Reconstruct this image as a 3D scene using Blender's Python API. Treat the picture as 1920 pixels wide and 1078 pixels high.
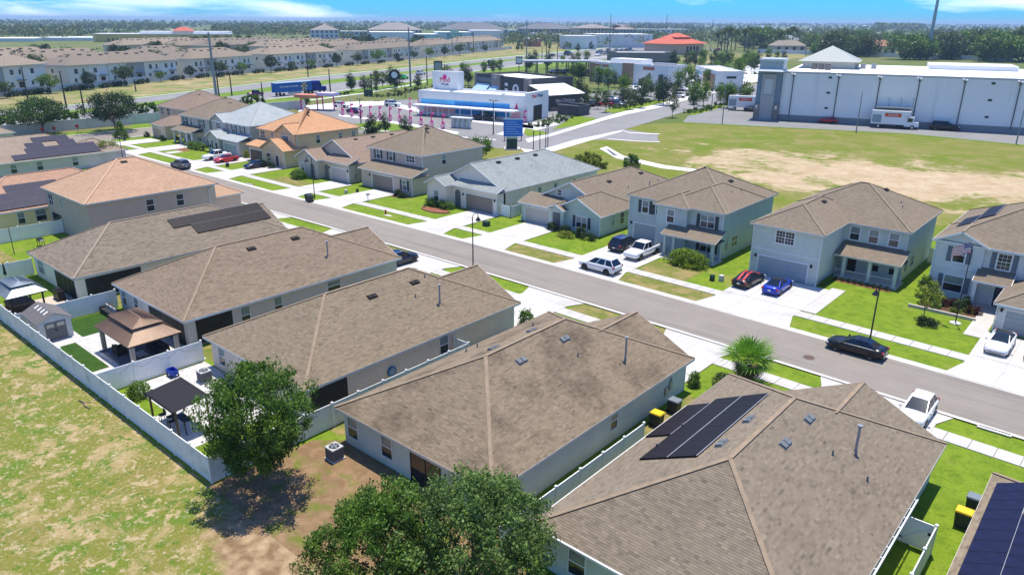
import bpy, bmesh, math, random
from mathutils import Vector, Matrix
for o in list(bpy.data.objects): bpy.data.objects.remove(o)
scene = bpy.context.scene
COL = scene.collection
R = math.radians
rnd = random.Random(7)

# ---------------------------------------------------------------- camera, sky, sun, exposure
CAM_H, FPX, PITCH, YAW, ROLL = 27.0, 1378.76, 0.347685, 0.716244, -0.006144
cam_d = bpy.data.cameras.new('camera'); cam = bpy.data.objects.new('camera', cam_d); COL.objects.link(cam)
_r = Vector((math.cos(YAW), math.sin(YAW), 0))
_f = Vector((-math.sin(YAW)*math.cos(PITCH), math.cos(YAW)*math.cos(PITCH), -math.sin(PITCH)))
_d = _f.cross(_r)                                   # image down
_ix = _r*math.cos(ROLL) + _d*math.sin(ROLL); _iy = _d*math.cos(ROLL) - _r*math.sin(ROLL)
cam.matrix_world = Matrix(((_ix.x, -_iy.x, -_f.x, 0), (_ix.y, -_iy.y, -_f.y, 0), (_ix.z, -_iy.z, -_f.z, CAM_H), (0, 0, 0, 1)))
cam_d.sensor_width = 36; cam_d.lens = FPX/1920*36; cam_d.clip_start = 0.5; cam_d.clip_end = 90000
scene.camera = cam

SUN = Vector((-0.10, 0.21, 0.97)).normalized()
world = bpy.data.worlds.new('World'); scene.world = world; world.use_nodes = True
wn, wl = world.node_tree.nodes, world.node_tree.links
wn.clear()
out = wn.new('ShaderNodeOutputWorld'); bg = wn.new('ShaderNodeBackground')
sky = wn.new('ShaderNodeTexSky'); sky.sky_type = 'NISHITA'; sky.sun_disc = False
sky.sun_elevation = math.asin(SUN.z); sky.sun_rotation = math.atan2(SUN.x, SUN.y)
sky.altitude = 60; sky.air_density = 1.0; sky.dust_density = 0.2; sky.ozone_density = 3.5
tint = wn.new('ShaderNodeMixRGB'); tint.blend_type = 'MULTIPLY'; tint.inputs['Fac'].default_value = 1; tint.inputs['Color2'].default_value = (.07, .42, .86, 1)
# thin high cloud over the whole dome, laid out by direction
tc = wn.new('ShaderNodeTexCoord'); mp = wn.new('ShaderNodeMapping'); mp.inputs['Rotation'].default_value = (0, 0, R(35)); mp.inputs['Scale'].default_value = (1.0, 2.2, 9.0); mp.inputs['Location'].default_value = (1.3, .7, .55)
nz = wn.new('ShaderNodeTexNoise'); nz.inputs['Scale'].default_value = 1.5; nz.inputs['Detail'].default_value = 8; nz.inputs['Roughness'].default_value = 0.58; nz.inputs['Distortion'].default_value = 0.7
cr = wn.new('ShaderNodeMapRange'); cr.inputs['From Min'].default_value = .545; cr.inputs['From Max'].default_value = .80; cr.inputs['To Max'].default_value = .85
mx = wn.new('ShaderNodeMixRGB'); mx.inputs['Color2'].default_value = (13.5, 12.6, 11.0, 1)
wl.new(tc.outputs['Generated'], mp.inputs['Vector']); wl.new(mp.outputs[0], nz.inputs['Vector']); wl.new(nz.outputs['Fac'], cr.inputs['Value'])
wl.new(sky.outputs[0], tint.inputs['Color1']); wl.new(tint.outputs[0], mx.inputs['Color1']); wl.new(cr.outputs[0], mx.inputs['Fac'])
wl.new(mx.outputs[0], bg.inputs['Color']); bg.inputs['Strength'].default_value = 0.15; wl.new(bg.outputs[0], out.inputs['Surface'])
sl = bpy.data.lights.new('sun', 'SUN'); so = bpy.data.objects.new('sun', sl); COL.objects.link(so)
sl.energy = 4.1; sl.angle = R(0.53); sl.color = (1.0, 0.935, 0.82)
so.rotation_euler = SUN.to_track_quat('Z', 'Y').to_euler()
vs = scene.view_settings; vs.view_transform = 'Standard'; vs.look = 'None'; vs.exposure = 0.6; vs.gamma = 1.0; vs.use_curve_mapping = False
scene.render.engine = 'CYCLES'

# ---------------------------------------------------------------- measuring helpers (photo pixel -> point of the place)
def ray(px, py):
    return _f + _ix*((px-960)/FPX) + _iy*((py-539)/FPX)
def at(px, py, z=0.0):
    r = ray(px, py); t = (z-CAM_H)/r.z
    return Vector((r.x*t, r.y*t, z))
def rise(px, py, p):
    """height at which the vertical line over ground point p crosses image row py near px"""
    r = ray(px, py); d = math.hypot(p[0], p[1]); h = math.hypot(r.x, r.y)
    return CAM_H + r.z*d/h

# ---------------------------------------------------------------- mesh helpers
class MB:
    def __init__(s): s.v = []; s.f = []; s.m = []; s.uv = {}; s.tone = {}
    def poly(s, pts, m=0, uv=None, tone=None):
        b = len(s.v); s.v += [tuple(p) for p in pts]; s.f.append(tuple(range(b, b+len(pts)))); s.m.append(m)
        k = len(s.f)-1
        if uv: s.uv[k] = uv
        if tone is not None: s.tone[k] = tone
        return s
    def box(s, x0, x1, y0, y1, z0, z1, m=0, nobot=False):
        b = len(s.v)
        s.v += [(x0,y0,z0),(x1,y0,z0),(x1,y1,z0),(x0,y1,z0),(x0,y0,z1),(x1,y0,z1),(x1,y1,z1),(x0,y1,z1)]
        fs = [(4,5,6,7),(0,1,5,4),(1,2,6,5),(2,3,7,6),(3,0,4,7)] + ([] if nobot else [(3,2,1,0)])
        for q in fs: s.f.append(tuple(b+i for i in q)); s.m.append(m)
        return s
    def tbox(s, x0, x1, y0, y1, z0, z1, dx=0, dy=0, m=0):
        b = len(s.v)
        s.v += [(x0,y0,z0),(x1,y0,z0),(x1,y1,z0),(x0,y1,z0),(x0+dx,y0+dy,z1),(x1-dx,y0+dy,z1),(x1-dx,y1-dy,z1),(x0+dx,y1-dy,z1)]
        for q in [(4,5,6,7),(0,1,5,4),(1,2,6,5),(2,3,7,6),(3,0,4,7),(3,2,1,0)]: s.f.append(tuple(b+i for i in q)); s.m.append(m)
        return s
    def beam(s, p, q, w, h=None, m=0):
        """rectangular bar from p to q"""
        p, q = Vector(p), Vector(q); h = h or w; d = (q-p).normalized()
        u = d.cross(Vector((0,0,1)))
        if u.length < 1e-4: u = Vector((1,0,0))
        u.normalize(); n = u.cross(d)
        a = [p+u*sx*w/2+n*sz*h/2 for sx, sz in ((-1,-1),(1,-1),(1,1),(-1,1))]; c = [x+(q-p) for x in a]
        b = len(s.v); s.v += [tuple(x) for x in a+c]
        for f in [(3,2,1,0),(4,5,6,7),(0,1,5,4),(1,2,6,5),(2,3,7,6),(3,0,4,7)]: s.f.append(tuple(b+i for i in f)); s.m.append(m)
        return s
    def tube(s, p, q, r0, r1=None, n=8, m=0, cap=True):
        p, q = Vector(p), Vector(q); r1 = r0 if r1 is None else r1; d = (q-p).normalized()
        u = d.orthogonal().normalized(); w = d.cross(u); b = len(s.v)
        for c, r in ((p, r0), (q, r1)):
            for i in range(n):
                a = 2*math.pi*i/n; s.v.append(tuple(c+u*math.cos(a)*r+w*math.sin(a)*r))
        for i in range(n): s.f.append((b+i, b+(i+1)%n, b+n+(i+1)%n, b+n+i)); s.m.append(m)
        if cap:
            s.f.append(tuple(b+n+i for i in range(n))); s.m.append(m); s.f.append(tuple(b+n-1-i for i in range(n))); s.m.append(m)
        return s
    def path(s, pts, r, n=6, m=0):
        for a, b in zip(pts, pts[1:]): s.tube(a, b, r, r, n, m)
        return s
    def ball(s, c, rx, ry, rz, nu=10, nv=6, m=0, v0=-1.0):
        b = len(s.v); c = Vector(c)
        for j in range(nv+1):
            ph = math.pi*(-.5+(j/nv)) if v0 == -1 else math.pi*.5*(j/nv)
            for i in range(nu):
                a = 2*math.pi*i/nu; s.v.append((c.x+rx*math.cos(ph)*math.cos(a), c.y+ry*math.cos(ph)*math.sin(a), c.z+rz*math.sin(ph)))
        for j in range(nv):
            for i in range(nu): s.f.append((b+j*nu+i, b+j*nu+(i+1)%nu, b+(j+1)*nu+(i+1)%nu, b+(j+1)*nu+i)); s.m.append(m)
        return s
    def mesh(s, name, mats, smooth=False):
        me = bpy.data.meshes.new(name); me.from_pydata(s.v, [], s.f)
        for mt in (mats if isinstance(mats, (list, tuple)) else [mats]): me.materials.append(mt)
        me.polygons.foreach_set('material_index', s.m)
        if smooth: me.polygons.foreach_set('use_smooth', [True]*len(s.f))
        if s.uv:
            l = me.uv_layers.new(name='UVMap').data
            for k, uv in s.uv.items():
                for li, c in zip(me.polygons[k].loop_indices, uv): l[li].uv = c
        if s.tone:
            at_ = me.attributes.new('tone', 'FLOAT', 'FACE'); at_.data.foreach_set('value', [s.tone.get(i, 0.5) for i in range(len(s.f))])
        me.update()
        return me
    def build(s, name, mats, parent=None, smooth=False, **kw):
        return link(name, s.mesh(name, mats, smooth), parent, **kw)
def link(name, me, parent=None, loc=None, rz=0.0, **kw):
    o = bpy.data.objects.new(name, me); COL.objects.link(o)
    if loc is not None: o.location = loc
    o.rotation_euler.z = rz
    if parent is not None:
        o.parent = parent
        if parent.get('_w'): o.matrix_parent_inverse = Matrix.Translation(-parent.location)
    for k, v in kw.items(): o[k] = v
    return o
def thing(name, label, cat, loc=(0,0,0), rz=0.0, group=None, worldspace=False):
    o = bpy.data.objects.new(name, None); COL.objects.link(o); o.location = loc; o.rotation_euler.z = rz; o.empty_display_size = .2
    o['label'] = label; o['category'] = cat
    if group: o['group'] = group
    if worldspace: o['_w'] = 1
    return o
def tag(o, label, cat, group=None):
    o['label'] = label; o['category'] = cat
    if group: o['group'] = group
    return o
def struct(o): o['kind'] = 'structure'; return o
def copy_tree(o, parent=None):
    c = o.copy(); COL.objects.link(c)
    if parent: c.parent = parent; c.matrix_parent_inverse = o.matrix_parent_inverse.copy()
    for ch in o.children: copy_tree(ch, c)
    return c

# ---------------------------------------------------------------- materials
MATS = {}
def nodes_of(name):
    m = bpy.data.materials.new(name); m.use_nodes = True; nt = m.node_tree; b = nt.nodes['Principled BSDF']
    return m, nt.nodes, nt.links, b
def rgba(c): return (c[0], c[1], c[2], 1)
def plain(name, c, rough=0.6, metal=0.0, var=0.08, scale=3.0, bump=0.0, bscale=40.0, spec=0.3, coat=0.0):
    """one colour with a little uneven wear"""
    if name in MATS: return MATS[name]
    m, n, l, b = nodes_of(name)
    tcn = n.new('ShaderNodeTexCoord'); nzn = n.new('ShaderNodeTexNoise'); nzn.inputs['Scale'].default_value = scale; nzn.inputs['Detail'].default_value = 5
    rp = n.new('ShaderNodeValToRGB'); e = rp.color_ramp.elements
    e[0].position, e[1].position = .3, .72
    e[0].color = rgba([x*(1-var) for x in c]); e[1].color = rgba([min(1, x*(1+var)) for x in c])
    l.new(tcn.outputs['Object'], nzn.inputs['Vector']); l.new(nzn.outputs['Fac'], rp.inputs[0]); l.new(rp.outputs[0], b.inputs['Base Color'])
    b.inputs['Roughness'].default_value = rough; b.inputs['Metallic'].default_value = metal; b.inputs['Specular IOR Level'].default_value = spec
    if coat: b.inputs['Coat Weight'].default_value = coat; b.inputs['Coat Roughness'].default_value = .06
    if bump:
        bn = n.new('ShaderNodeTexNoise'); bn.inputs['Scale'].default_value = bscale; bn.inputs['Detail'].default_value = 3
        bp = n.new('ShaderNodeBump'); bp.inputs['Strength'].default_value = bump; bp.inputs['Distance'].default_value = .02
        l.new(tcn.outputs['Object'], bn.inputs['Vector']); l.new(bn.outputs['Fac'], bp.inputs['Height']); l.new(bp.outputs[0], b.inputs['Normal'])
    MATS[name] = m; return m
def stucco(c, tagn): return plain('stucco_'+tagn, c, .9, var=.06, scale=.8, bump=.25, bscale=30)
def ground(name, layers, rough=.95, bump=.3, bscale=8.0, soil=None):
    """layers: first colour, then (colour, noise scale, lo, hi, detail, distortion) painted over it by noise"""
    if name in MATS: return MATS[name]
    m, n, l, b = nodes_of(name); g = n.new('ShaderNodeNewGeometry'); cur = None
    base = layers[0]
    for i, (c, sc, lo, hi, det, dist, *vec) in enumerate(layers[1:]):
        nzn = n.new('ShaderNodeTexNoise'); nzn.inputs['Scale'].default_value = sc; nzn.inputs['Detail'].default_value = det; nzn.inputs['Distortion'].default_value = dist; nzn.inputs['Roughness'].default_value = .62
        mpn = n.new('ShaderNodeMapping'); mpn.inputs['Location'].default_value = (i*37.1, i*11.7, i*3.3); mpn.inputs['Scale'].default_value = vec[0] if vec else (1, 1, 1)
        l.new(g.outputs['Position'], mpn.inputs['Vector']); l.new(mpn.outputs[0], nzn.inputs['Vector'])
        rp = n.new('ShaderNodeMapRange'); rp.inputs['From Min'].default_value = lo; rp.inputs['From Max'].default_value = hi
        l.new(nzn.outputs['Fac'], rp.inputs['Value'])
        mxn = n.new('ShaderNodeMixRGB'); mxn.inputs['Color2'].default_value = rgba(c)
        l.new(rp.outputs[0], mxn.inputs['Fac'])
        if cur is None: mxn.inputs['Color1'].default_value = rgba(base)
        else: l.new(cur, mxn.inputs['Color1'])
        cur = mxn.outputs[0]
    if soil:                                            # one worn patch of bare soil with a ragged edge: centre x, y, radii
        cx, cy, rx, ry = soil; mpn = n.new('ShaderNodeMapping'); mpn.inputs['Location'].default_value = (-cx/rx, -cy/ry, 0); mpn.inputs['Scale'].default_value = (1/rx, 1/ry, 0); l.new(g.outputs['Position'], mpn.inputs['Vector'])
        ln = n.new('ShaderNodeVectorMath'); ln.operation = 'LENGTH'; l.new(mpn.outputs[0], ln.inputs[0]); v = ln.outputs['Value']
        for sc, am in ((.16, 1.5), (.9, .9)):
            q = n.new('ShaderNodeTexNoise'); q.inputs['Scale'].default_value = sc; q.inputs['Detail'].default_value = 9; l.new(g.outputs['Position'], q.inputs['Vector'])
            k = n.new('ShaderNodeMath'); k.operation = 'MULTIPLY_ADD'; l.new(q.outputs['Fac'], k.inputs[0]); k.inputs[1].default_value = am; k.inputs[2].default_value = -am/2; a_ = n.new('ShaderNodeMath'); l.new(v, a_.inputs[0]); l.new(k.outputs[0], a_.inputs[1]); v = a_.outputs[0]
        q = n.new('ShaderNodeTexNoise'); q.inputs['Scale'].default_value = 1.3; q.inputs['Detail'].default_value = 9; l.new(g.outputs['Position'], q.inputs['Vector'])
        sr = n.new('ShaderNodeValToRGB'); e = sr.color_ramp.elements; e[0].position, e[1].position = .35, .68; e[0].color = (.19,.12,.062,1); e[1].color = (.40,.29,.17,1); l.new(q.outputs['Fac'], sr.inputs[0])
        mr = n.new('ShaderNodeMapRange'); mr.inputs['From Min'].default_value = .70; mr.inputs['From Max'].default_value = 1.0; l.new(v, mr.inputs['Value']); mxn = n.new('ShaderNodeMixRGB'); l.new(mr.outputs[0], mxn.inputs['Fac']); l.new(sr.outputs[0], mxn.inputs['Color1']); l.new(cur, mxn.inputs['Color2']); cur = mxn.outputs[0]
    l.new(cur, b.inputs['Base Color']); b.inputs['Roughness'].default_value = rough; b.inputs['Specular IOR Level'].default_value = .15
    bn = n.new('ShaderNodeTexNoise'); bn.inputs['Scale'].default_value = bscale; bn.inputs['Detail'].default_value = 6
    bp = n.new('ShaderNodeBump'); bp.inputs['Strength'].default_value = bump; bp.inputs['Distance'].default_value = .08
    l.new(g.outputs['Position'], bn.inputs['Vector']); l.new(bn.outputs['Fac'], bp.inputs['Height']); l.new(bp.outputs[0], b.inputs['Normal'])
    MATS[name] = m; return m
def shingle(name, c, dark, light, attr=True, stain=.35, seed=0.0, course=0.145):
    """asphalt shingles: tabs toned by attribute (near roofs) or by a brick pattern on the slope (far roofs), algae streaks"""
    if name in MATS: return MATS[name]
    m, n, l, b = nodes_of(name); g = n.new('ShaderNodeNewGeometry')
    if attr:
        a = n.new('ShaderNodeAttribute'); a.attribute_name = 'tone'; fac = a.outputs['Fac']
    else:
        uv = n.new('ShaderNodeUVMap'); br = n.new('ShaderNodeTexBrick'); br.inputs['Scale'].default_value = 1.0
        br.inputs['Brick Width'].default_value = .33; br.inputs['Row Height'].default_value = course; br.inputs['Mortar Size'].default_value = .012; br.inputs['Mortar Smooth'].default_value = .5
        br.inputs['Color1'].default_value = (.15,.15,.15,1); br.inputs['Color2'].default_value = (.9,.9,.9,1); br.inputs['Mortar'].default_value = (.0,.0,.0,1); br.inputs['Bias'].default_value = 0
        l.new(uv.outputs[0], br.inputs['Vector']); fac = br.outputs['Color']
    rp = n.new('ShaderNodeValToRGB'); e = rp.color_ramp.elements
    e[0].color = rgba(dark); e[1].color = rgba(light); k = e.new(.5); k.color = rgba(c)
    l.new(fac, rp.inputs[0])
    nzn = n.new('ShaderNodeTexNoise'); nzn.inputs['Scale'].default_value = .33; nzn.inputs['Detail'].default_value = 7; nzn.inputs['Roughness'].default_value = .65
    mpn = n.new('ShaderNodeMapping'); mpn.inputs['Location'].default_value = (seed*13.7, seed*7.1, 0); mpn.inputs['Scale'].default_value = (1, 1, .45)
    l.new(g.outputs['Position'], mpn.inputs['Vector']); l.new(mpn.outputs[0], nzn.inputs['Vector'])
    mr = n.new('ShaderNodeMapRange'); mr.inputs['From Min'].default_value = .48; mr.inputs['From Max'].default_value = .74; mr.inputs['To Max'].default_value = stain
    l.new(nzn.outputs['Fac'], mr.inputs['Value'])
    mxn = n.new('ShaderNodeMixRGB'); mxn.blend_type = 'MULTIPLY'; mxn.inputs['Color2'].default_value = (.30, .28, .27, 1)
    l.new(mr.outputs[0], mxn.inputs['Fac']); l.new(rp.outputs[0], mxn.inputs['Color1'])
    fn = n.new('ShaderNodeTexNoise'); fn.inputs['Scale'].default_value = 9; fn.inputs['Detail'].default_value = 4; l.new(g.outputs['Position'], fn.inputs['Vector'])
    fr = n.new('ShaderNodeMapRange'); fr.inputs['To Min'].default_value = .86; fr.inputs['To Max'].default_value = 1.14; l.new(fn.outputs['Fac'], fr.inputs['Value'])
    m2 = n.new('ShaderNodeMixRGB'); m2.blend_type = 'MULTIPLY'; m2.inputs['Fac'].default_value = 1
    l.new(mxn.outputs[0], m2.inputs['Color1']); l.new(fr.outputs[0], m2.inputs['Color2']); l.new(m2.outputs[0], b.inputs['Base Color'])
    b.inputs['Roughness'].default_value = .95; b.inputs['Specular IOR Level'].default_value = .12
    MATS[name] = m; return m
def leafmat(name, c1, c2, trans=.25):
    if name in MATS: return MATS[name]
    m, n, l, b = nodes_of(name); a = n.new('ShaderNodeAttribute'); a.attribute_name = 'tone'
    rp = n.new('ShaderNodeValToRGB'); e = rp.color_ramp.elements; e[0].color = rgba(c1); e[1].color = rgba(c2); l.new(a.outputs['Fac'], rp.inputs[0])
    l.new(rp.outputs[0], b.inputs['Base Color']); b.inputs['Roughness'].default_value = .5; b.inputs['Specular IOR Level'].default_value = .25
    t = n.new('ShaderNodeBsdfTranslucent'); hsn = n.new('ShaderNodeHueSaturation'); hsn.inputs['Value'].default_value = 1.3; l.new(rp.outputs[0], hsn.inputs['Color']); l.new(hsn.outputs[0], t.inputs['Color'])
    ms = n.new('ShaderNodeMixShader'); ms.inputs[0].default_value = trans; l.new(b.outputs[0], ms.inputs[1]); l.new(t.outputs[0], ms.inputs[2]); l.new(ms.outputs[0], n['Material Output'].inputs['Surface'])
    MATS[name] = m; return m

GLASS_D = plain('window_glass_dark', (.018,.022,.026), .08, spec=.6, var=.3, scale=.7)
GLASS_L = plain('window_glass_blinds', (.20,.25,.24), .12, spec=.6, var=.25, scale=1.1)
GLASS_T = plain('car_glass', (.012,.015,.018), .04, spec=.8, var=.05)
WHITE = plain('white_paint', (.78,.78,.76), .5, var=.04)
VINYL = plain('white_vinyl', (.84,.84,.81), .45, var=.05, scale=.9)
TRIM = plain('trim_paint', (.72,.71,.68), .55, var=.04)
DARK = plain('dark_metal', (.03,.03,.032), .45, var=.1)
BLACKM = plain('black_plastic', (.015,.015,.016), .5, var=.1)
GREYM = plain('grey_metal', (.34,.35,.36), .4, metal=.4, var=.1)
ALU = plain('aluminium', (.6,.61,.62), .35, metal=.7, var=.06)
TYRE = plain('tyre_rubber', (.018,.018,.018), .85, var=.1)
RED = plain('red_paint', (.45,.025,.03), .4)
TAIL = plain('tail_lamp', (.32,.01,.012), .2, spec=.6)
HEAD = plain('head_lamp', (.7,.72,.75), .12, spec=.8)
WOOD = plain('brown_wood', (.13,.075,.045), .7, var=.25, scale=6)
SCREEN = plain('insect_screen', (.02,.021,.023), .55, var=.5, scale=.9)
CONC = ground('concrete', [(.50,.485,.455), ((.56,.545,.52), .5, .4, .7, 5, 0), ((.40,.38,.345), 1.7, .56, .8, 7, .4), ((.43,.41,.38), .35, .52, .7, 7, .5)], .9, .12, 20)
CONC2 = ground('sidewalk_concrete', [(.47,.45,.415), ((.54,.52,.49), .7, .4, .7, 5, 0), ((.37,.345,.30), 2.2, .56, .8, 7, .4)], .9, .12, 20)
ASPH = ground('asphalt_street', [(.238,.211,.180), ((.275,.245,.21), .35, .35, .75, 6, .2), ((.195,.177,.157), 6, .5, .9, 8, 0), ((.30,.275,.245), 25, .62, .9, 4, 0), ((.185,.168,.15), 1.0, .50, .72, 5, .1, (.03, .9, 1)), ((.30,.27,.235), 1.0, .56, .75, 6, .1, (.05, 1.6, 1))], .92, .18, 40)
ASPH2 = ground('asphalt_highway', [(.225,.222,.218), ((.27,.266,.26), .06, .35, .7, 6, .2), ((.18,.178,.175), .3, .5, .9, 6, 0)], .92, .1, 20)
ASPH3 = ground('asphalt_lot', [(.21,.208,.203), ((.25,.247,.24), .08, .35, .7, 6, .2), ((.175,.173,.17), .5, .5, .9, 6, 0)], .92, .1, 20)
LAWN = ground('lawn_grass', [(.142,.222,.014), ((.192,.27,.020), .45, .38, .66, 8, .3), ((.095,.165,.010), 1.3, .48, .70, 9, .3), ((.25,.235,.06), .24, .56, .74, 9, .7), ((.055,.10,.008), 7, .53, .8, 6, 0), ((.27,.24,.10), 3.3, .63, .8, 9, .2)], .95, .7, 14)
DRYLAWN = ground('dry_lawn', [(.15,.17,.035), ((.29,.22,.09), .55, .42, .62, 8, .5), ((.07,.15,.012), 1.3, .55, .75, 8, .3), ((.33,.25,.13), 3.5, .6, .85, 8, 0)], .95, .7, 14)
EDGEC = plain('fascia_cream', (.62,.59,.53), .5, var=.05)
# ================================================================ THE GROUND, STREET, PAVEMENTS
FIELD = ground('field_grass', [(.205,.178,.046), ((.150,.175,.022), .13, .40, .57, 9, .6), ((.34,.26,.12), .38, .50, .60, 10, .7), ((.105,.17,.018), .40, .53, .61, 10, .6), ((.40,.31,.17), 1.1, .55, .62, 10, .5), ((.09,.15,.015), 1.4, .56, .63, 10, .4), ((.44,.36,.23), 4.2, .57, .66, 8, .2), ((.07,.115,.012), 5.0, .57, .67, 8, .2), ((.30,.24,.12), 13, .55, .75, 4, 0)], .97, .9, 9, soil=(-29.5, 16.6, 7.0, 3.4))
FAR_GROUND = ground('far_ground', [(.115,.15,.035), ((.16,.16,.06), .004, .40, .62, 8, .5), ((.06,.12,.02), .03, .5, .75, 8, .3), ((.26,.21,.11), .012, .62, .78, 7, .4)], .97, .2, 1)
VERGE = ground('verge_grass', [(.12,.205,.022), ((.165,.235,.03), .05, .4, .66, 8, .4), ((.09,.17,.015), .3, .5, .8, 8, .2), ((.28,.25,.09), .12, .62, .78, 8, .5)], .97, .4, 4)
BANK = ground('dry_bank', [(.29,.235,.11), ((.40,.31,.18), .06, .50, .66, 8, .6), ((.16,.20,.05), .10, .44, .60, 8, .5), ((.25,.17,.08), .4, .55, .8, 8, .2)], .97, .5, 4)
SOIL = ground('bare_soil', [(.20,.125,.065), ((.30,.20,.11), .9, .42, .68, 8, .4), ((.14,.155,.03), .6, .50, .64, 9, .6), ((.38,.28,.17), 2.5, .60, .85, 8, 0)], .97, .8, 10)
MULCH = ground('mulch', [(.085,.045,.028), ((.13,.07,.04), 6, .4, .7, 6, 0)], .97, .9, 20)
MULCHR = ground('red_mulch', [(.30,.12,.075), ((.20,.08,.05), 6, .4, .7, 6, 0)], .97, .9, 20)
PAVER = ground('paver_stone', [(.50,.49,.46), ((.40,.39,.37), 1.4, .45, .7, 6, .3), ((.58,.57,.54), 3.0, .5, .75, 6, 0)], .9, .2, 20)
TURF = ground('artificial_turf', [(.030,.075,.010), ((.045,.10,.012), 1.2, .4, .7, 6, .2)], .95, .6, 30)
PINK = ground('white_flatwork', [(.66,.655,.64), ((.60,.59,.57), .1, .4, .7, 5, 0)], .9, .1, 20)

def field_material():
    """pond field: grass, thatch and one broad sandy scrape in its middle"""
    m, n, l, b = nodes_of('pond_field'); g = n.new('ShaderNodeNewGeometry')
    def noise(sc, det=8, dist=.4):
        q = n.new('ShaderNodeTexNoise'); q.inputs['Scale'].default_value = sc; q.inputs['Detail'].default_value = det; q.inputs['Distortion'].default_value = dist; q.inputs['Roughness'].default_value = .62; l.new(g.outputs['Position'], q.inputs['Vector']); return q.outputs['Fac']
    def rng(v, lo, hi, a=0, c=1):
        q = n.new('ShaderNodeMapRange'); q.inputs['From Min'].default_value = lo; q.inputs['From Max'].default_value = hi; q.inputs['To Min'].default_value = a; q.inputs['To Max'].default_value = c; l.new(v, q.inputs['Value']); return q.outputs[0]
    def mix(a, c, f):
        q = n.new('ShaderNodeMixRGB')
        for s_, v in (('Color1', a), ('Color2', c)):
            if isinstance(v, tuple): q.inputs[s_].default_value = rgba(v)
            else: l.new(v, q.inputs[s_])
        l.new(f, q.inputs['Fac']); return q.outputs[0]
    def mth(op, a, c):
        q = n.new('ShaderNodeMath'); q.operation = op
        for i, v in enumerate((a, c)):
            if isinstance(v, (int, float)): q.inputs[i].default_value = v
            else: l.new(v, q.inputs[i])
        return q.outputs[0]
    grass = mix((.135,.18,.018), (.19,.19,.045), rng(noise(.06), .4, .62))
    grass = mix(grass, (.24,.21,.075), rng(noise(.16), .48, .64)); grass = mix(grass, (.075,.16,.012), rng(noise(.8), .55, .8))
    sand = mix((.40,.30,.18), (.52,.42,.28), rng(noise(.25), .4, .7)); sand = mix(sand, (.30,.22,.10), rng(noise(1.1), .56, .75))
    mpn = n.new('ShaderNodeMapping'); mpn.vector_type = 'POINT'; mpn.inputs['Location'].default_value = (26/44, -149/19, 0); mpn.inputs['Scale'].default_value = (1/44, 1/19, 0); l.new(g.outputs['Position'], mpn.inputs['Vector'])
    ln = n.new('ShaderNodeVectorMath'); ln.operation = 'LENGTH'; l.new(mpn.outputs[0], ln.inputs[0])
    e = mth('ADD', ln.outputs['Value'], rng(noise(.07, 9, .8), .3, .7, -.75, .75)); e = mth('ADD', e, rng(noise(.5, 9, .3), .3, .7, -.45, .45))
    l.new(mix(sand, grass, rng(e, .62, 1.18)), b.inputs['Base Color']); b.inputs['Roughness'].default_value = .97; b.inputs['Specular IOR Level'].default_value = .1
    bp = n.new('ShaderNodeBump'); bp.inputs['Strength'].default_value = .8; bp.inputs['Distance'].default_value = .15; l.new(noise(3), bp.inputs['Height']); l.new(bp.outputs[0], b.inputs['Normal'])
    MATS['pond_field'] = m; return m

def sheet(name, pts, z, mat):
    o = MB().poly([(p[0], p[1], z) for p in pts]).build(name, mat); return struct(o)
def rect(name, x0, x1, y0, y1, z, mat): return sheet(name, [(x0,y0),(x1,y0),(x1,y1),(x0,y1)], z, mat)
def px_sheet(name, pts, z, mat): return sheet(name, [at(*p) for p in pts], z, mat)

sheet('ground', [(-28000,-28000),(28000,-28000),(28000,28000),(-28000,28000)], -0.05, FAR_GROUND)
rect('field', -150, 60, -60, 16.75, 0.0, FIELD)
rect('lawn_near', -206, 60, 16.75, 62, 0.0, LAWN)
rect('lawn_far', -206, 60, 62, 108, 0.0, LAWN)
sheet('pond_field', [(-118,108),(60,108),(60,214),(-24,214.5),(-50,214),(-75,205.5),(-104,192),(-112,176),(-118,160)], 0.0, field_material())
for x0, x1 in ((-40.6,-37.9),(-22.8,-20.2),(-58.8,-55.6),(-77.6,-74.2),(-97,-91.8)): rect('bounce_strip', x0, x1, 25.6, 47, .004, DRYLAWN)  # tan strips added between the houses to bounce warm light onto their walls
rect('dry_yard', -107.8, -92.2, 16.85, 24, .004, DRYLAWN)
sheet('soil_patch', [(-39.2,16.7),(-17,16.7),(-16,22),(-23,25.6),(-37.2,25.6),(-38.9,24)], .004, SOIL)

def off(x): return -0.00035*(x+57)**2 if x > -57 else max(-0.9, -0.00035*(x+57)**2)
def strip(mb, x0, x1, ya, yb, za, zb, m=0, step=4.0):
    n = max(1, int(abs(x1-x0)/step)); xs = [x0+(x1-x0)*i/n for i in range(n+1)]
    for a, b in zip(xs, xs[1:]): mb.poly([(a,ya+off(a),za),(b,ya+off(b),za),(b,yb+off(b),zb),(a,yb+off(a),zb)], m)
    return mb
XL, XR = -200.0, 60.0
mb = MB(); strip(mb, XL, XR, 58.15, 65.1, .012, .012); mb.poly([(-200,64.2,.016),(-187,64.2,.016),(-187,96,.016),(-200,96,.016)])
struct(mb.build('street', ASPH))
KERB = plain('kerb_concrete', (.56,.54,.50), .9, var=.12, scale=1.5)
for nm, ya, yb, d, x0 in (('kerb_far', 65.1, 65.7, 1, -186.8), ('kerb_near', 58.15, 57.55, -1, -200)):
    mb = MB(); strip(mb, x0, XR, min(ya, ya+d*.18), max(ya, ya+d*.18), .008 if d > 0 else .015, .015 if d > 0 else .008)
    a, b = ya+d*.18, yb
    if d > 0: strip(mb, x0, XR, a, b, .015, .11)
    else: strip(mb, x0, XR, b, a, .11, .015)
    struct(mb.build(nm, KERB))
mb = MB()
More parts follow.
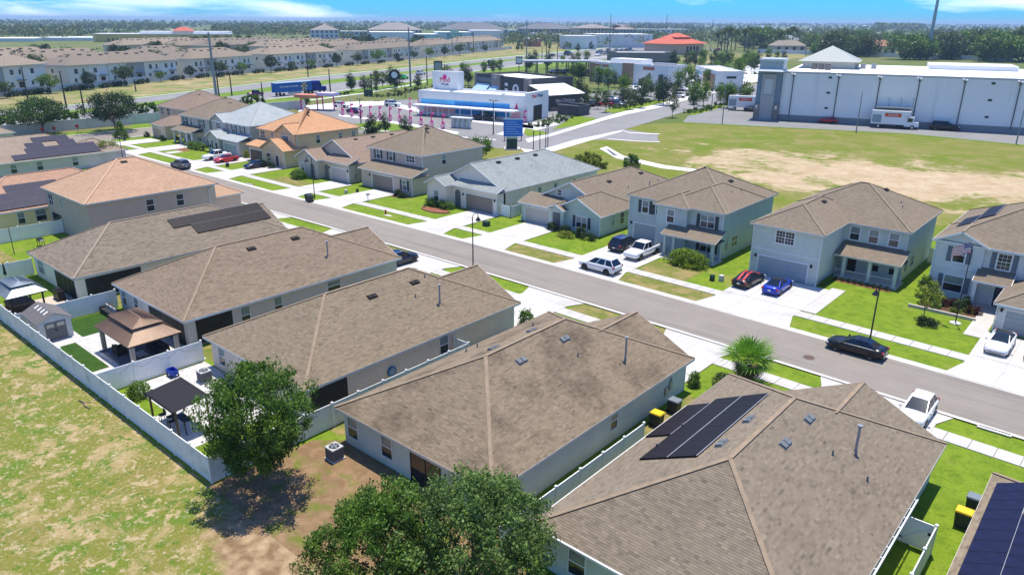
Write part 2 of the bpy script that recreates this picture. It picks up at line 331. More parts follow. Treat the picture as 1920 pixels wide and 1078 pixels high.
mb.box(-200.6, -200, 60, 96, 0, .11).box(-187, -186.4, 66, 96, 0, .11); struct(mb.build('kerb_corner', KERB))

# sidewalks: one slab after another with open joints between them
SLAB = {}
def sidewalk(name, y0, x0, x1, skip):
    base = struct(strip(MB(), -186, XR, y0+.02, y0+1.5, .006, .006).build(name, plain('joint_sand', (.25,.23,.20), .95)))
    if 's' not in SLAB: SLAB['s'] = MB().tbox(-.745, .745, -.745, .745, 0, .05, .012, .012).mesh('slab', CONC2)
    x = x0
    while x < x1:
        o = link('slab', SLAB['s'], base, (x, y0+.76+off(x), .008+.004*rnd.random()), -0.0007*(x+57) if x > -57 else 0)
        x += 1.515
    mb = strip(MB(), -186, x0-.8, y0+.02, y0+1.5, .055, .055)
    if x0 > -185: struct(mb.build(name+'_far_end', CONC2))
sidewalk('sidewalk_far', 69.0, -130, 22, None)
sidewalk('sidewalk_near', 53.65, -80, 22, None)

# verges that have dried out, driveways
def lot_patch(name, x0, x1, ya, yb, mat, z=.004): return struct(strip(MB(), x0, x1, ya, yb, z, z).build(name, mat))
for x0, x1, ya, yb in ((-42, -31.6, 65.7, 69), (-58.8, -49.6, 65.7, 69), (-42.2, -36, 70.6, 75), (-40.6, -36.2, 55.2, 57.5), (-31.6, -29.8, 55.2, 57.5), (-119, -110, 70.6, 74), (-74, -66, 55.2, 57.5)):
    lot_patch('dry_verge', x0, x1, ya, yb, DRYLAWN)
DRV = []
JOINT = plain('joint_dirt', (.30,.28,.25), .95, var=.1)
def driveway(x0, x1, yh, far=True, fl=.9):
    mb = MB(); z = .066
    if far:
        strip(mb, x0, x1, 68.5, yh, z, z)
        a, b = off(x0), off(x1)
        mb.poly([(x0-fl,65.28+a,.022),(x1+fl,65.28+b,.022),(x1,68.5+b,z),(x0,68.5+a,z)])
    else:
        a, b = off(x0), off(x1)
        mb.poly([(x0,yh,z),(x1,yh,z),(x1,55.7+b,z),(x0,55.7+a,z)])
        mb.poly([(x0,55.7+a,z),(x1,55.7+b,z),(x1+fl,57.97+b,.022),(x0-fl,57.97+a,.022)])
    base = struct(mb.build('driveway', JOINT)); DRV.append((x0, x1)); nx = max(2, round((x1-x0)/3.1))
    ya, yb = (70.7, yh) if far else (yh, 53.5); ny = max(1, round((yb-ya)/3.2)); w_, d_ = (x1-x0)/nx, (yb-ya)/ny
    me = MB().tbox(.014, w_-.014, .014, d_-.014, 0, .02, .006, .006).mesh('slab', CONC)
    for i in range(nx):
        for j in range(ny): link('slab', me, base, (x0+i*w_, ya+j*d_+off(x0+i*w_), z-.008+.003*rnd.random()))
    a, b = (65.30, 70.68) if far else (53.52, 57.95)
    for i in range(nx):
        u0, u1 = x0+i*w_, x0+(i+1)*w_; k0 = fl*(2*i/nx-1); k1 = fl*(2*(i+1)/nx-1); g = .014
        q = [(u0+k0,a),(u1+k1,a),(u1,68.5),(u0,68.5)] if far else [(u0,55.7),(u1,55.7),(u1+k1,b),(u0+k0,b)]; zz = (.028,.028,z+.008,z+.008) if far else (z+.008,z+.008,.028,.028); sx = (g,-g,-g,g); sy = (g,g,-g,-g)
        MB().poly([(p[0]+sx[k], p[1]+sy[k]+off(p[0]), zz[k]) for k, p in enumerate(q)]).build('apron_slab', CONC, base)
        y0_, y1_ = (68.5, 70.68) if far else (53.52, 55.7); MB().poly([(u0+g,y0_+g+off(u0),z+.008),(u1-g,y0_+g+off(u1),z+.008),(u1-g,y1_-g+off(u1),z+.008),(u0+g,y1_-g+off(u0),z+.008)]).build('walk_slab', CONC, base)
for x0, x1, yh in ((-8.2, .5, 77.6), (-31.4, -23.0, 78.6), (-50.0, -42.4, 81.0), (-65.3, -59.4, 78.4), (-76.0, -70.4, 78.4), (-98.2, -92.4, 78.0), (-109.2, -103.6, 77.6), (-131.4, -125.0, 79), (-146.2, -137.6, 79.5), (-168.2, -162.2, 80), (-181.8, -175.6, 77.8)):
    driveway(x0, x1, yh)
for x0, x1, yh in ((-15.6, -7.4, 46.5), (-30.0, -24.0, 47.5), (-46.9, -41.0, 47.5), (-64.8, -58.8, 48.5), (-82, -75.5, 47), (-100, -93, 48), (-118, -112, 46), (-172, -165, 52)):
    driveway(x0, x1, yh, False)
mb = MB()
for (x0, x1, y0, y1) in ((-23.0, -21.6, 70.4, 79.2), (-42.4, -41.0, 76.2, 77.6), (-60.2, -59.4, 78.2, 79.0), (-9.6, -8.0, 74.6, 82.5), (-160, -157.5, 70, 73)):
    mb.box(x0, x1, y0, y1, 0, .06)
struct(mb.build('front_walk', CONC2))
# manhole and storm inlets in the street
t = thing('manhole_cover', 'round rusty iron manhole cover in the middle of the street', 'manhole cover', (-18.4, 60.0, .012))
RUST = plain('rusty_iron', (.11,.07,.055), .8, var=.3, scale=9)
MB().tube((0,0,.0), (0,0,.012), .52, .52, 24).build('ring', plain('iron_ring', (.16,.12,.10), .8), t)
MB().tube((0,0,.012), (0,0,.024), .40, .40, 24).build('lid', RUST, t)
for x, y, side in ((-4.1, 56.62, 'long rusty storm inlet set into the near kerb beside the lawn'), (-117.2, 65.32, 'dark storm inlet in the far kerb before the orange roofed house')):
    t = thing('storm_inlet', side, 'storm inlet', (x, y, 0))
    MB().box(-.95, .95, -.10, .12, .02, .10).build('throat', plain('inlet_dark', (.05,.035,.03), .9), t)
    MB().box(-1.05, 1.05, -.32, -.10, .05, .13).build('lintel', KERB, t)
# ================================================================ HOUSES
PITCH_R = 0.487
def tabs(mb, A, B, C, D, seed, e=.145, w=.31):
    A, B, C, D = map(Vector, (A, B, C, D)); rr = random.Random(seed)
    u = (B-A).normalized(); nrm = u.cross(((C+D)/2-(A+B)/2)).normalized(); up = nrm.cross(u)
    L = (D-A).dot(up); la, ld = 0.0, (D-A).dot(u); ra, rc = (B-A).dot(u), (C-A).dot(u)
    n = int(L/e)+1
    for i in range(n):
        s0 = i*e; s1 = min(L, s0+e)
        if s1-s0 < .01: break
        f0, f1 = s0/L, s1/L
        l0, l1, r0, r1 = la+(ld-la)*f0, la+(ld-la)*f1, ra+(rc-ra)*f0, ra+(rc-ra)*f1
        lo = min(l0, l1)-w*(.5*(i%2)+.25*((i//2)%2)); band = rr.uniform(-.10, .10)
        x = lo; hi = max(r0, r1)
        while x < hi:
            a0, a1, b0, b1 = max(x, l0), max(x, l1), min(x+w, r0), min(x+w, r1)
            ww = w*rr.choice((.7, 1, 1.3))
            b0, b1 = min(x+ww, r0), min(x+ww, r1)
            if b0-a0 > .005 or b1-a1 > .005:
                a0, b0 = (a0, max(a0, b0)); a1, b1 = (a1, max(a1, b1))
                q = [A+u*a0+up*s0+nrm*.016, A+u*b0+up*s0+nrm*.016, A+u*b1+up*s1+nrm*.004, A+u*a1+up*s1+nrm*.004]
                t = min(1, max(0, .5+band*.35+rr.gauss(0, .15)))
                mb.poly(q, 0, tone=t)
                mb.poly([A+u*a0+up*s0, A+u*b0+up*s0, q[1], q[0]], 0, tone=0.0)  # butt edge in the darkest tone: shade line under each course put into colour
            x += ww
def roof_faces(x0, x1, y0, y1, ze, ax, g0, g1, pitch):
    """slopes of one roof block as (A, B, C, D); ridge along ax; g0/g1 = gable at low/high end"""
    if ax == 'y':
        hw = (x1-x0)/2; xm = (x0+x1)/2; zr = ze+pitch*hw; ya = y0 if g0 else y0+hw; yb = y1 if g1 else y1-hw
        P, Q = (xm,ya,zr), (xm,yb,zr)
        F = [((x1,y0,ze),(x1,y1,ze),Q,P), ((x0,y1,ze),(x0,y0,ze),P,Q)]
        if not g0: F.append(((x0,y0,ze),(x1,y0,ze),P,P))
        if not g1: F.append(((x1,y1,ze),(x0,y1,ze),Q,Q))
        caps = [(P,Q)]+([] if g0 else [((x0,y0,ze),P),((x1,y0,ze),P)])+([] if g1 else [((x0,y1,ze),Q),((x1,y1,ze),Q)])
        eaves = [((x1,y0),(x1,y1)),((x0,y0),(x0,y1))]+([] if g0 else [((x0,y0),(x1,y0))])+([] if g1 else [((x0,y1),(x1,y1))])
        rakes = ([((x0,y0,ze),P),((x1,y0,ze),P)] if g0 else [])+([((x0,y1,ze),Q),((x1,y1,ze),Q)] if g1 else [])
    else:
        hw = (y1-y0)/2; ym = (y0+y1)/2; zr = ze+pitch*hw; xa = x0 if g0 else x0+hw; xb = x1 if g1 else x1-hw
        P, Q = (xa,ym,zr), (xb,ym,zr)
        F = [((x0,y0,ze),(x1,y0,ze),Q,P), ((x1,y1,ze),(x0,y1,ze),P,Q)]
        if not g0: F.append(((x0,y1,ze),(x0,y0,ze),P,P))
        if not g1: F.append(((x1,y0,ze),(x1,y1,ze),Q,Q))
        caps = [(P,Q)]+([] if g0 else [((x0,y0,ze),P),((x0,y1,ze),P)])+([] if g1 else [((x1,y0,ze),Q),((x1,y1,ze),Q)])
        eaves = [((x0,y0),(x1,y0)),((x0,y1),(x1,y1))]+([] if g0 else [((x0,y0),(x0,y1))])+([] if g1 else [((x1,y0),(x1,y1))])
        rakes = ([((x0,y0,ze),P),((x0,y1,ze),P)] if g0 else [])+([((x1,y0,ze),Q),((x1,y1,ze),Q)] if g1 else [])
    return F, caps, eaves, rakes
def face_uv(A, B, C, D):
    A, B, C, D = map(Vector, (A, B, C, D)); u = (B-A).normalized(); nrm = u.cross(((C+D)/2-(A+B)/2)).normalized(); up = nrm.cross(u)
    return [((p-A).dot(u)+A.x+A.y, (p-A).dot(up)) for p in (A, B, C, D)]
FRAMES = {}
ROT = {'-y': 0.0, '+x': math.pi/2, '+y': math.pi, '-x': -math.pi/2}
def frame_mesh(w, h, kind, fm):
    key = (round(w,2), round(h,2), kind, fm.name)
    if key in FRAMES: return FRAMES[key]
    mb = MB(); t = .07; b = .13 if 't' in kind else .05
    mb.box(-w/2-b, w/2+b, -.06, 0, h/2, h/2+b).box(-w/2-b, w/2+b, -.08, 0, -h/2-b, -h/2)
    mb.box(-w/2-b, -w/2, -.06, 0, -h/2, h/2).box(w/2, w/2+b, -.06, 0, -h/2, h/2)
    mb.box(-w/2, w/2, -.045, 0, -.035, .035)
    cols = 2 if 'd' in kind else 3 if '3' in kind else 1
    for i in range(1, cols): x = -w/2+w*i/cols; mb.box(x-.045, x+.045, -.05, 0, -h/2, h/2)
    if 'm' in kind:
        for i in range(cols):
            for k in (1, 2):
                x = -w/2+w*(i+k/3)/cols; mb.box(x-.015, x+.015, -.035, 0, -h/2, h/2)
        for z in (-h/4, h/4): mb.box(-w/2, w/2, -.034, 0, z-.015, z+.015)
    frm = mb.mesh('window_frame', fm)
    up = MB().poly([(-w/2,-.02,0),(w/2,-.02,0),(w/2,-.02,h/2),(-w/2,-.02,h/2)]).mesh('pane', GLASS_L if 'l' in kind else GLASS_D)
    lo = MB().poly([(-w/2,-.022,-h/2),(w/2,-.022,-h/2),(w/2,-.022,0),(-w/2,-.022,0)]).mesh('pane', GLASS_D)
    FRAMES[key] = (frm, up, lo); return FRAMES[key]
def window(par, d, x, y, z, w=.95, h=1.5, kind='l', fm=None, shut=None):
    """window centred at (x, y, z) in a wall facing d; kind letters: l blinds, t wide trim, d double, m muntins"""
    frm, up, lo = frame_mesh(w, h, kind, fm or WHITE)
    o = link('window', frm, par, (x, y, z), ROT[d])
    link('pane', up, o); link('pane', lo, o)
    if shut:
        key = ('shutter', round(h,2), shut.name)
        if key not in FRAMES:
            mb = MB().box(-.22, .22, -.05, 0, -h/2-.06, h/2+.06)
            for i in range(int(h/.14)): zz = -h/2+.07+i*.14; mb.tbox(-.17, .17, -.07, -.05, zz, zz+.09, 0, .008)
            FRAMES[key] = mb.mesh('shutter', shut)
        c, s = math.cos(ROT[d]), math.sin(ROT[d])
        for k in (-1, 1):
            dx = k*(w/2+.34+(.05 if 't' in kind else 0)); link('shutter', FRAMES[key], par, (x+c*dx, y+s*dx, z), ROT[d])
    return o
def garage(par, x0, x1, y, z1, mat, trim=None):
    d = MB().box(x0-.18, x0, y-.07, y, 0, z1+.2).box(x1, x1+.18, y-.07, y, 0, z1+.2).box(x0, x1, y-.07, y, z1, z1+.2).build('garage_door', trim or TRIM, par)
    h = z1/4; key = ('gp', round(x1-x0,2), round(h,2), mat.name)
    if key not in FRAMES:
        w = x1-x0; mb = MB().box(0, w, -.03, 0, .012, h-.004); k = 8
        for i in range(k): mb.tbox(w*i/k+.06, w*(i+1)/k-.06, -.045, -.03, .08, h-.07, .02, 0)
        FRAMES[key] = mb.mesh('door_panel', mat)
    for i in range(4): link('door_panel', FRAMES[key], d, (x0, y, i*h))
    return d
VENTM = plain('roof_vent_metal', (.035,.032,.03), .8, var=.15, spec=.1)
VENTL = plain('roof_vent_grey', (.15,.165,.175), .6, var=.1, spec=.2)
def vent_mesh(light):
    k = 'ventL' if light else 'vent'
    if k not in FRAMES:
        mb = MB()
        for i in (-1, 1): mb.tbox(min(0,i*.62)+.02, max(0,i*.62)-.02, -.3, .3, .02, .16, .03, .05)
        mb.box(-.66, .66, -.36, .36, 0, .025)
        FRAMES[k] = mb.mesh('roof_vent', VENTL if light else VENTM)
    return FRAMES[k]
def vent(roof, x, y, z, face, light=False):
    """hooded vent lying on a slope facing face"""
    o = link('roof_vent', vent_mesh(light), roof, (x, y, z+.02)); a = math.atan(PITCH_R)
    o.rotation_euler = (a, 0, ROT[face]); o.scale = (.72, .72, .8); return o
def stack(roof, x, y, z, h=1.6, r=.075):
    mb = MB().tube((0,0,-.25), (0,0,h), r, r, 10).tube((0,0,h), (0,0,h+.09), r*2, r*2, 10); mb.tube((0,0,-.2), (0,0,.18), r*2.2, r*1.2, 10)
    return link('flue_pipe', mb.mesh('flue_pipe', GREYM), roof, (x, y, z))
def plumb(roof, x, y, z):
    if 'pl' not in FRAMES: FRAMES['pl'] = MB().tube((0,0,-.15), (0,0,.32), .045, .045, 8).tube((0,0,-.1), (0,0,.10), .13, .06, 8).mesh('vent_pipe', VENTL)
    return link('vent_pipe', FRAMES['pl'], roof, (x, y, z))
HOUSES = {}
def house(key, name, label, blocks, wall, roof, cap, fascia=EDGEC, near=0, seed=1, sheds=(), oh=.42, group=None, extra=()):
    """blocks: (x0, x1, y0, y1, eave z, ridge axis, gable lo, gable hi[, wall base z]); sheds: (x0, x1, y0, y1, z0, z1) pent roofs falling towards -y"""
    cx = sum(b[0]+b[1] for b in blocks)/2/len(blocks); cy = sum(b[2]+b[3] for b in blocks)/2/len(blocks)
    root = thing(name, label, 'house', (cx, cy, 0), worldspace=True, group=group)
    W, S, Cp, Fa = MB(), MB(), MB(), MB()
    for bi, b in enumerate(blocks):
        x0, x1, y0, y1, ze, ax, g0, g1 = b[:8]; zb = b[8] if len(b) > 8 else 0
        W.box(x0+oh, x1-oh, y0+oh, y1-oh, zb, ze-.02-bi*.003, nobot=True)
        F, caps, eaves, rakes = roof_faces(x0, x1, y0, y1, ze, ax, g0, g1, PITCH_R)
        for i, f in enumerate(F):
            if near > 0: tabs(S, *f, seed=seed*100+bi*10+i, e=.145*near, w=.31*near)
            pts = list(f) if f[2] != f[3] else list(f[:3])
            dz = -.02 if near > 0 else 0
            S.poly([(p[0],p[1],p[2]+dz) for p in pts], 0, uv=face_uv(*f)[:len(pts)], tone=.35)
        for p, q in caps: Cp.beam(Vector(p)+Vector((0,0,.03)), Vector(q)+Vector((0,0,.03)), .24, .03)
        for p, q in eaves:
            Fa.beam((p[0],p[1],ze-.10), (q[0],q[1],ze-.10), .05, .2)
        for p, q in rakes: Fa.beam(Vector(p)-Vector((0,0,.11)), Vector(q)-Vector((0,0,.11)), .06, .2)
        hw = ((x1-x0) if ax == 'y' else (y1-y0))/2
        for gi, g in ((0, g0), (1, g1)):
            if not g: continue
            zt = ze+PITCH_R*hw-.14; k = oh*PITCH_R
            if ax == 'y':
                yy = y0+oh if gi == 0 else y1-oh; T = [(x0+oh,yy,ze-.02),(x1-oh,yy,ze-.02),(x1-oh,yy,ze+k-.14),((x0+x1)/2,yy,zt),(x0+oh,yy,ze+k-.14)]
            else:
                xx = x0+oh if gi == 0 else x1-oh; T = [(xx,y0+oh,ze-.02),(xx,y1-oh,ze-.02),(xx,y1-oh,ze+k-.14),(xx,(y0+y1)/2,zt),(xx,y0+oh,ze+k-.14)]
            W.poly(T)
    for (x0, x1, y0, y1, z0, z1) in sheds:
        f = ((x0,y0,z0),(x1,y0,z0),(x1,y1,z1),(x0,y1,z1)); S.poly(f, 0, uv=face_uv(*f), tone=.5)
        if near > 0: tabs(S, *f, seed=seed+77)
        for xx in (x0, x1): Fa.beam((xx,y0,z0-.08), (xx,y1,z1-.08), .05, .15)
        Fa.beam((x0,y0,z0-.09), (x1,y0,z0-.09), .05, .18)
        S.poly([(x0,y0,z0-.15),(x0,y1,z0-.15),(x1,y1,z0-.15),(x1,y0,z0-.15)], 0, uv=[(0,0)]*4, tone=.5)
    for e in extra: W.box(*e, nobot=True)
    W.build('wall', wall, root)
    rf = S.build('roof', roof, root); Cp.build('ridge_cap', cap, rf); Fa.build('fascia', fascia, rf)
    HOUSES[key] = (root, rf); return root, rf

# colours
def sh(n, c, near, seed, stain=.35):
    a, b = (.62, 1.27) if near else (.78, 1.16); d = [x*a for x in c]; li = [min(1, x*b) for x in c]
    return shingle('shingle_'+n, c, d, li, near, stain, seed)
BROWN = (.218,.176,.128)
CAPN = plain('ridge_cap_tan', (.272,.208,.142), .95, var=.15, scale=2)
CAPF = plain('ridge_cap_brown', (.24,.194,.14), .95, var=.15, scale=2)
CAPG = plain('ridge_cap_grey', (.33,.35,.35), .95, var=.15, scale=2)
CAPO = plain('ridge_cap_orange', (.44,.25,.14), .95, var=.15, scale=2)
SAGE = stucco((.56,.61,.53), 'sage'); TEAL = stucco((.48,.555,.50), 'teal'); GREY = stucco((0.568,0.512,0.452), 'grey'); TAUPE = stucco((0.541,0.428,0.326), 'taupe'); GREIGE = stucco((0.730,0.607,0.472), 'greige')
WHITEW = stucco((0.840,0.773,0.641), 'white'); CREAM = stucco((0.756,0.631,0.484), 'cream'); TAN = stucco((0.703,0.500,0.305), 'tan'); YELLOW = stucco((0.811,0.654,0.357), 'yellow'); BLUEG = stucco((0.621,0.565,0.499), 'bluegrey'); PALE = stucco((.66,.67,.63), 'pale')
SHUT = plain('shutter_dark', (.055,.065,.065), .6); SHUTG = plain('shutter_grey', (.16,.18,.20), .6)
GDG = plain('garage_grey', (.36,.40,.40), .55, var=.03); GDT = plain('garage_taupe', (.25,.21,.175), .55, var=.03); GDC = plain('garage_cream', (.50,.47,.42), .55, var=.03)

# ---- near row: single-storey hip houses with a gable over the garage on the street side
def near_house(key, label, x0, x1, y0, y1, wall, roofm, near, seed, cap=CAPN, fascia=EDGEC, ze=2.7):
    gw = 10.4
    B = [(x0, x1, y0, y1, ze, 'y', False, False), (x1-gw, x1-.015, y1-5.6, y1-.25, ze+.012, 'y', True, True)]
    return house(key, 'brown_roof_house', label, B, wall, roofm, cap, fascia, near, seed)
N = {}
N[1] = near_house('N1', 'nearest low house, brown roof carrying a three-row black solar array', -19.9, -5.6, 24.45, 47.3, SAGE, sh('n1', (.215,.175,.128), True, 1, .22), 1, 1)
N[2] = near_house('N2', 'low pale house with dark streaked brown roof behind the pair of trees', -37.45, -23.1, 25.0, 48.0, SAGE, sh('n2', (.225,.176,.121), True, 2, .85), 1, 2)
N[3] = near_house('N3', 'low beige house with brown roof beside the dark metal pergola', -55.1, -40.8, 24.9, 48.1, GREIGE, sh('n3', (.225,.178,.122), True, 3, .14), 1, 3)
N[4] = near_house('N4', 'low grey house with white gutters and screened porch beside the brown gazebo', -73.9, -59.2, 25.3, 49.7, BLUEG, sh('n4', (.232,.178,.126), True, 4, .14), 1.15, 4, fascia=WHITE)
N[5] = near_house('N5', 'low white house, brown roof with dark solar panels, screened corner porch', -91.4, -78.0, 23.3, 48, WHITEW, sh('n5', (.22,.18,.134), True, 5, .12), 1.4, 5, cap=plain('cap_n5', (.30,.235,.18), .95))
# the sliver of house at the lower right corner
N[0] = house('N0', 'brown_roof_house', 'low house cut off at the lower right corner, blue-black solar panels', [(-2.85, 11.5, 23, 45.6, 2.7, 'y', False, False)], SAGE, sh('n0', (.248,.200,.140), True, 6, .3), CAPN, EDGEC, 1, 6)
ORANGE = (.52,.30,.165)
N[6] = house('N6', 'two_storey_house', 'two-storey taupe house with smooth orange-tan hip roof and white gutter', [(-112.6, -97.3, 31.9, 49.4, 5.55, 'y', False, False), (-110, -100, 45, 54.5, 3.0, 'y', False, False)], TAUPE, sh('n6', (.44,.285,.185), False, 7, .15), plain('cap_n6', (.52,.34,.22), .95), EDGEC)
N[7] = house('N7', 'yellow_house', 'low yellow house with reddish roof and solar panels behind a white fence', [(-127.5, -113.0, 23, 46, 2.7, 'y', False, False)], YELLOW, sh('n7', (.40,.245,.165), False, 8, .2), plain('cap_n7', (.42,.27,.19), .95), WHITE)
N[8] = house('N8', 'blue_grey_house', 'low blue-grey house whose roof slope is covered by stepped solar panels', [(-167.5, -152.8, 33, 55.4, 2.75, 'y', False, False), (-162, -153, 50, 60, 2.7, 'y', False, False)], BLUEG, sh('n8', (.30,.235,.18), False, 9, .2), CAPF, WHITE)
N[9] = house('N9', 'blue_grey_house', 'far low grey house at the left edge before the white boundary wall', [(-211, -194, 36, 52.6, 2.8, 'y', False, False)], BLUEG, sh('n9', (.31,.24,.185), False, 10, .2), CAPF, WHITE)

def rz(x0, x1, ze, x): return ze+PITCH_R*min(x-x0, x1-x)       # roof height on a long slope
# vents and pipes on the near roofs: (x, y)
for k, x0, x1, ze, vents, light in ((1, -19.9, -5.6, 2.7, [(-14.1,33.6),(-14.1,37.0),(-11.5,35.8),(-11.5,39.3)], 1), (2, -37.45, -23.1, 2.7, [(-31.6,34.4),(-31.6,38.6),(-28.9,34.2),(-28.9,39.0)], 1), (3, -55.1, -40.8, 2.7, [(-46.3,35.5),(-46.3,40.2)], 0), (4, -73.9, -59.2, 2.7, [(-65.2,35.6),(-65.2,40.6)], 0), (5, -91.4, -78, 2.7, [(-86.5,30.5),(-85.7,36.3)], 0)):
    for x, y in vents: vent(N[k][1], x, y, rz(x0, x1, ze, x), '+x' if x > (x0+x1)/2 else '-x', light)
for k, x0, x1, x, y, h in ((1,-19.9,-5.6,-8.9,39.8,1.6), (2,-37.45,-23.1,-25.6,42.0,1.7), (3,-55.1,-40.8,-43.6,40.6,1.6), (4,-73.9,-59.2,-62.0,42.2,1.5)): stack(N[k][1], x, y, rz(x0, x1, 2.7, x), h)
for k, x0, x1, x, y in ((1,-19.9,-5.6,-9.6,38.0),(1,-19.9,-5.6,-7.7,38.2),(1,-19.9,-5.6,-18.0,33.6),(1,-19.9,-5.6,-18.0,36.6),(2,-37.45,-23.1,-27.4,38.6),(2,-37.45,-23.1,-35.5,36.8),(2,-37.45,-23.1,-35.5,35.6),(2,-37.45,-23.1,-33.5,41.0),(3,-55.1,-40.8,-44.9,39.0),(3,-55.1,-40.8,-46.5,41.6)): plumb(N[k][1], x, y, rz(x0, x1, 2.7, x))
vent(N[6][1], -104.1, 40.0, 5.55+PITCH_R*6.7, '+x'); vent(N[6][1], -106.2, 39.6, 5.55+PITCH_R*6.3, '-x')
# windows and openings: back walls (facing -y) and right walls (facing +x)
def opening(par, name, d, x, y, z, w, h, mat, bars=()):
    mb = MB().box(-w/2-.05, w/2+.05, -.05, 0, h/2, h/2+.06).box(-w/2-.05, -w/2, -.05, 0, -h/2, h/2).box(w/2, w/2+.05, -.05, 0, -h/2, h/2).box(-w/2-.05, w/2+.05, -.05, 0, -h/2-.05, -h/2)
    for b in bars: mb.box(w*b-.03, w*b+.03, -.045, 0, -h/2, h/2)
    o = link(name, mb.mesh(name, DARK), par, (x, y, z), ROT[d])
    MB().poly([(-w/2,-.02,-h/2),(w/2,-.02,-h/2),(w/2,-.02,h/2),(-w/2,-.02,h/2)]).build('screen', mat, o); return o
oh = .42
r = N[2][0]; yb, xr = 25+oh, -23.1-oh
window(r, '-y', -36.1, yb, 1.45, 1.0, 1.5); window(r, '-y', -32.6, yb, 1.45, 1.0, 1.5); opening(r, 'sliding_door', '-y', -29.0, yb, 1.1, 2.6, 2.1, GLASS_D, (0,))
window(r, '+x', xr, 37.6, 1.6, .8, 1.2)
r = N[3][0]; yb, xr = 24.9+oh, -40.8-oh
window(r, '-y', -53.0, yb, 1.4, .95, 1.5); window(r, '-y', -48.7, yb, 1.4, .95, 1.5); opening(r, 'sliding_door', '+x', xr, 27.2, 1.15, 3.1, 2.1, SCREEN, (-.1,))
window(r, '+x', xr, 38.7, 1.5, .9, 1.5, 'l')
r = N[4][0]; yb, xr = 25.3+oh, -59.2-oh
for x in (-72.4, -69.7): window(r, '-y', x, yb, 1.45, .9, 1.5)
opening(r, 'porch_screen', '-y', -63.6, yb, 1.2, 6.6, 2.25, SCREEN, (-.33,-.17,0,.17,.33)); opening(r, 'porch_screen', '+x', xr, 28.2, 1.2, 3.3, 2.1, SCREEN, (.1,))
window(r, '+x', xr, 31.2, 1.45, .85, 1.5); window(r, '+x', xr, 34.6, 1.45, .8, 1.5); window(r, '+x', xr, 41.0, 1.7, 1.5, 1.0)
r = N[5][0]; yb, xr = 23.3+oh, -78-oh
window(r, '-y', -88.9, yb, 1.5, 1.5, 1.6, 'ld'); opening(r, 'porch_screen', '-y', -82.0, yb, 1.2, 5.2, 2.3, SCREEN, (-.25,0,.25)); opening(r, 'porch_screen', '+x', xr, 27.2, 1.2, 5.4, 2.0, SCREEN)
r = N[6][0]; yb, xr = 31.9+oh, -97.3-oh
window(r, '-y', -110.4, yb, 4.0, 1.5, 1.6, 'd'); window(r, '-y', -106.6, yb, 4.1, .6, 1.3, 'd'); opening(r, 'sliding_door', '-y', -109.3, yb, 1.15, 3.2, 2.2, GLASS_D, (-.3,-.1,.1,.3))
window(r, '+x', xr, 39.9, 4.0, .95, 1.5, 'd' and 'x'); window(r, '+x', xr, 43.9, 4.05, .95, 1.5, 'x')
MB().tube((-97.3,48.9,5.4), (xr+.08,48.0,4.7), .05, .05, 6).tube((xr+.08,48.0,4.7), (xr+.08,48.0,.2), .05, .05, 6).build('downspout', WHITE, r)
r = N[7][0]
for y, w in ((29.2,.8),(31.6,1.25)): window(r, '+x', -113.0-oh, y, 1.55, w, 1.5)
r = N[8][0]
for y, w in ((40.0,.95),(44.2,.95),(50.2,.95)): window(r, '+x', -152.8-oh, y, 1.55, w, 1.5)
r = N[1][0]
window(r, '-y', -17.2, 24.45+oh, 1.4, 1.0, 1.5)
# gutters on the nearest house
GUT = MB().beam((-18.4,24.40,2.62), (-5.6,24.40,2.62), .13, .12).beam((-19.93,26.2,2.62), (-19.93,41.0,2.62), .12, .1); GUT.build('gutter', WHITE, N[1][0])
g2 = MB()
for i in range(15): y = 24.6+i*1.02; g2.beam((-5.47,y,2.63), (-5.47,y+.95,2.63), .03, .10).beam((-5.60,y+.98,2.66), (-5.44,y+.98,2.66), .05, .05)
g2.beam((-5.42,24.5,2.63), (-5.42,40.0,2.63), .03, .14); g2.build('gutter', WHITE, N[1][0])

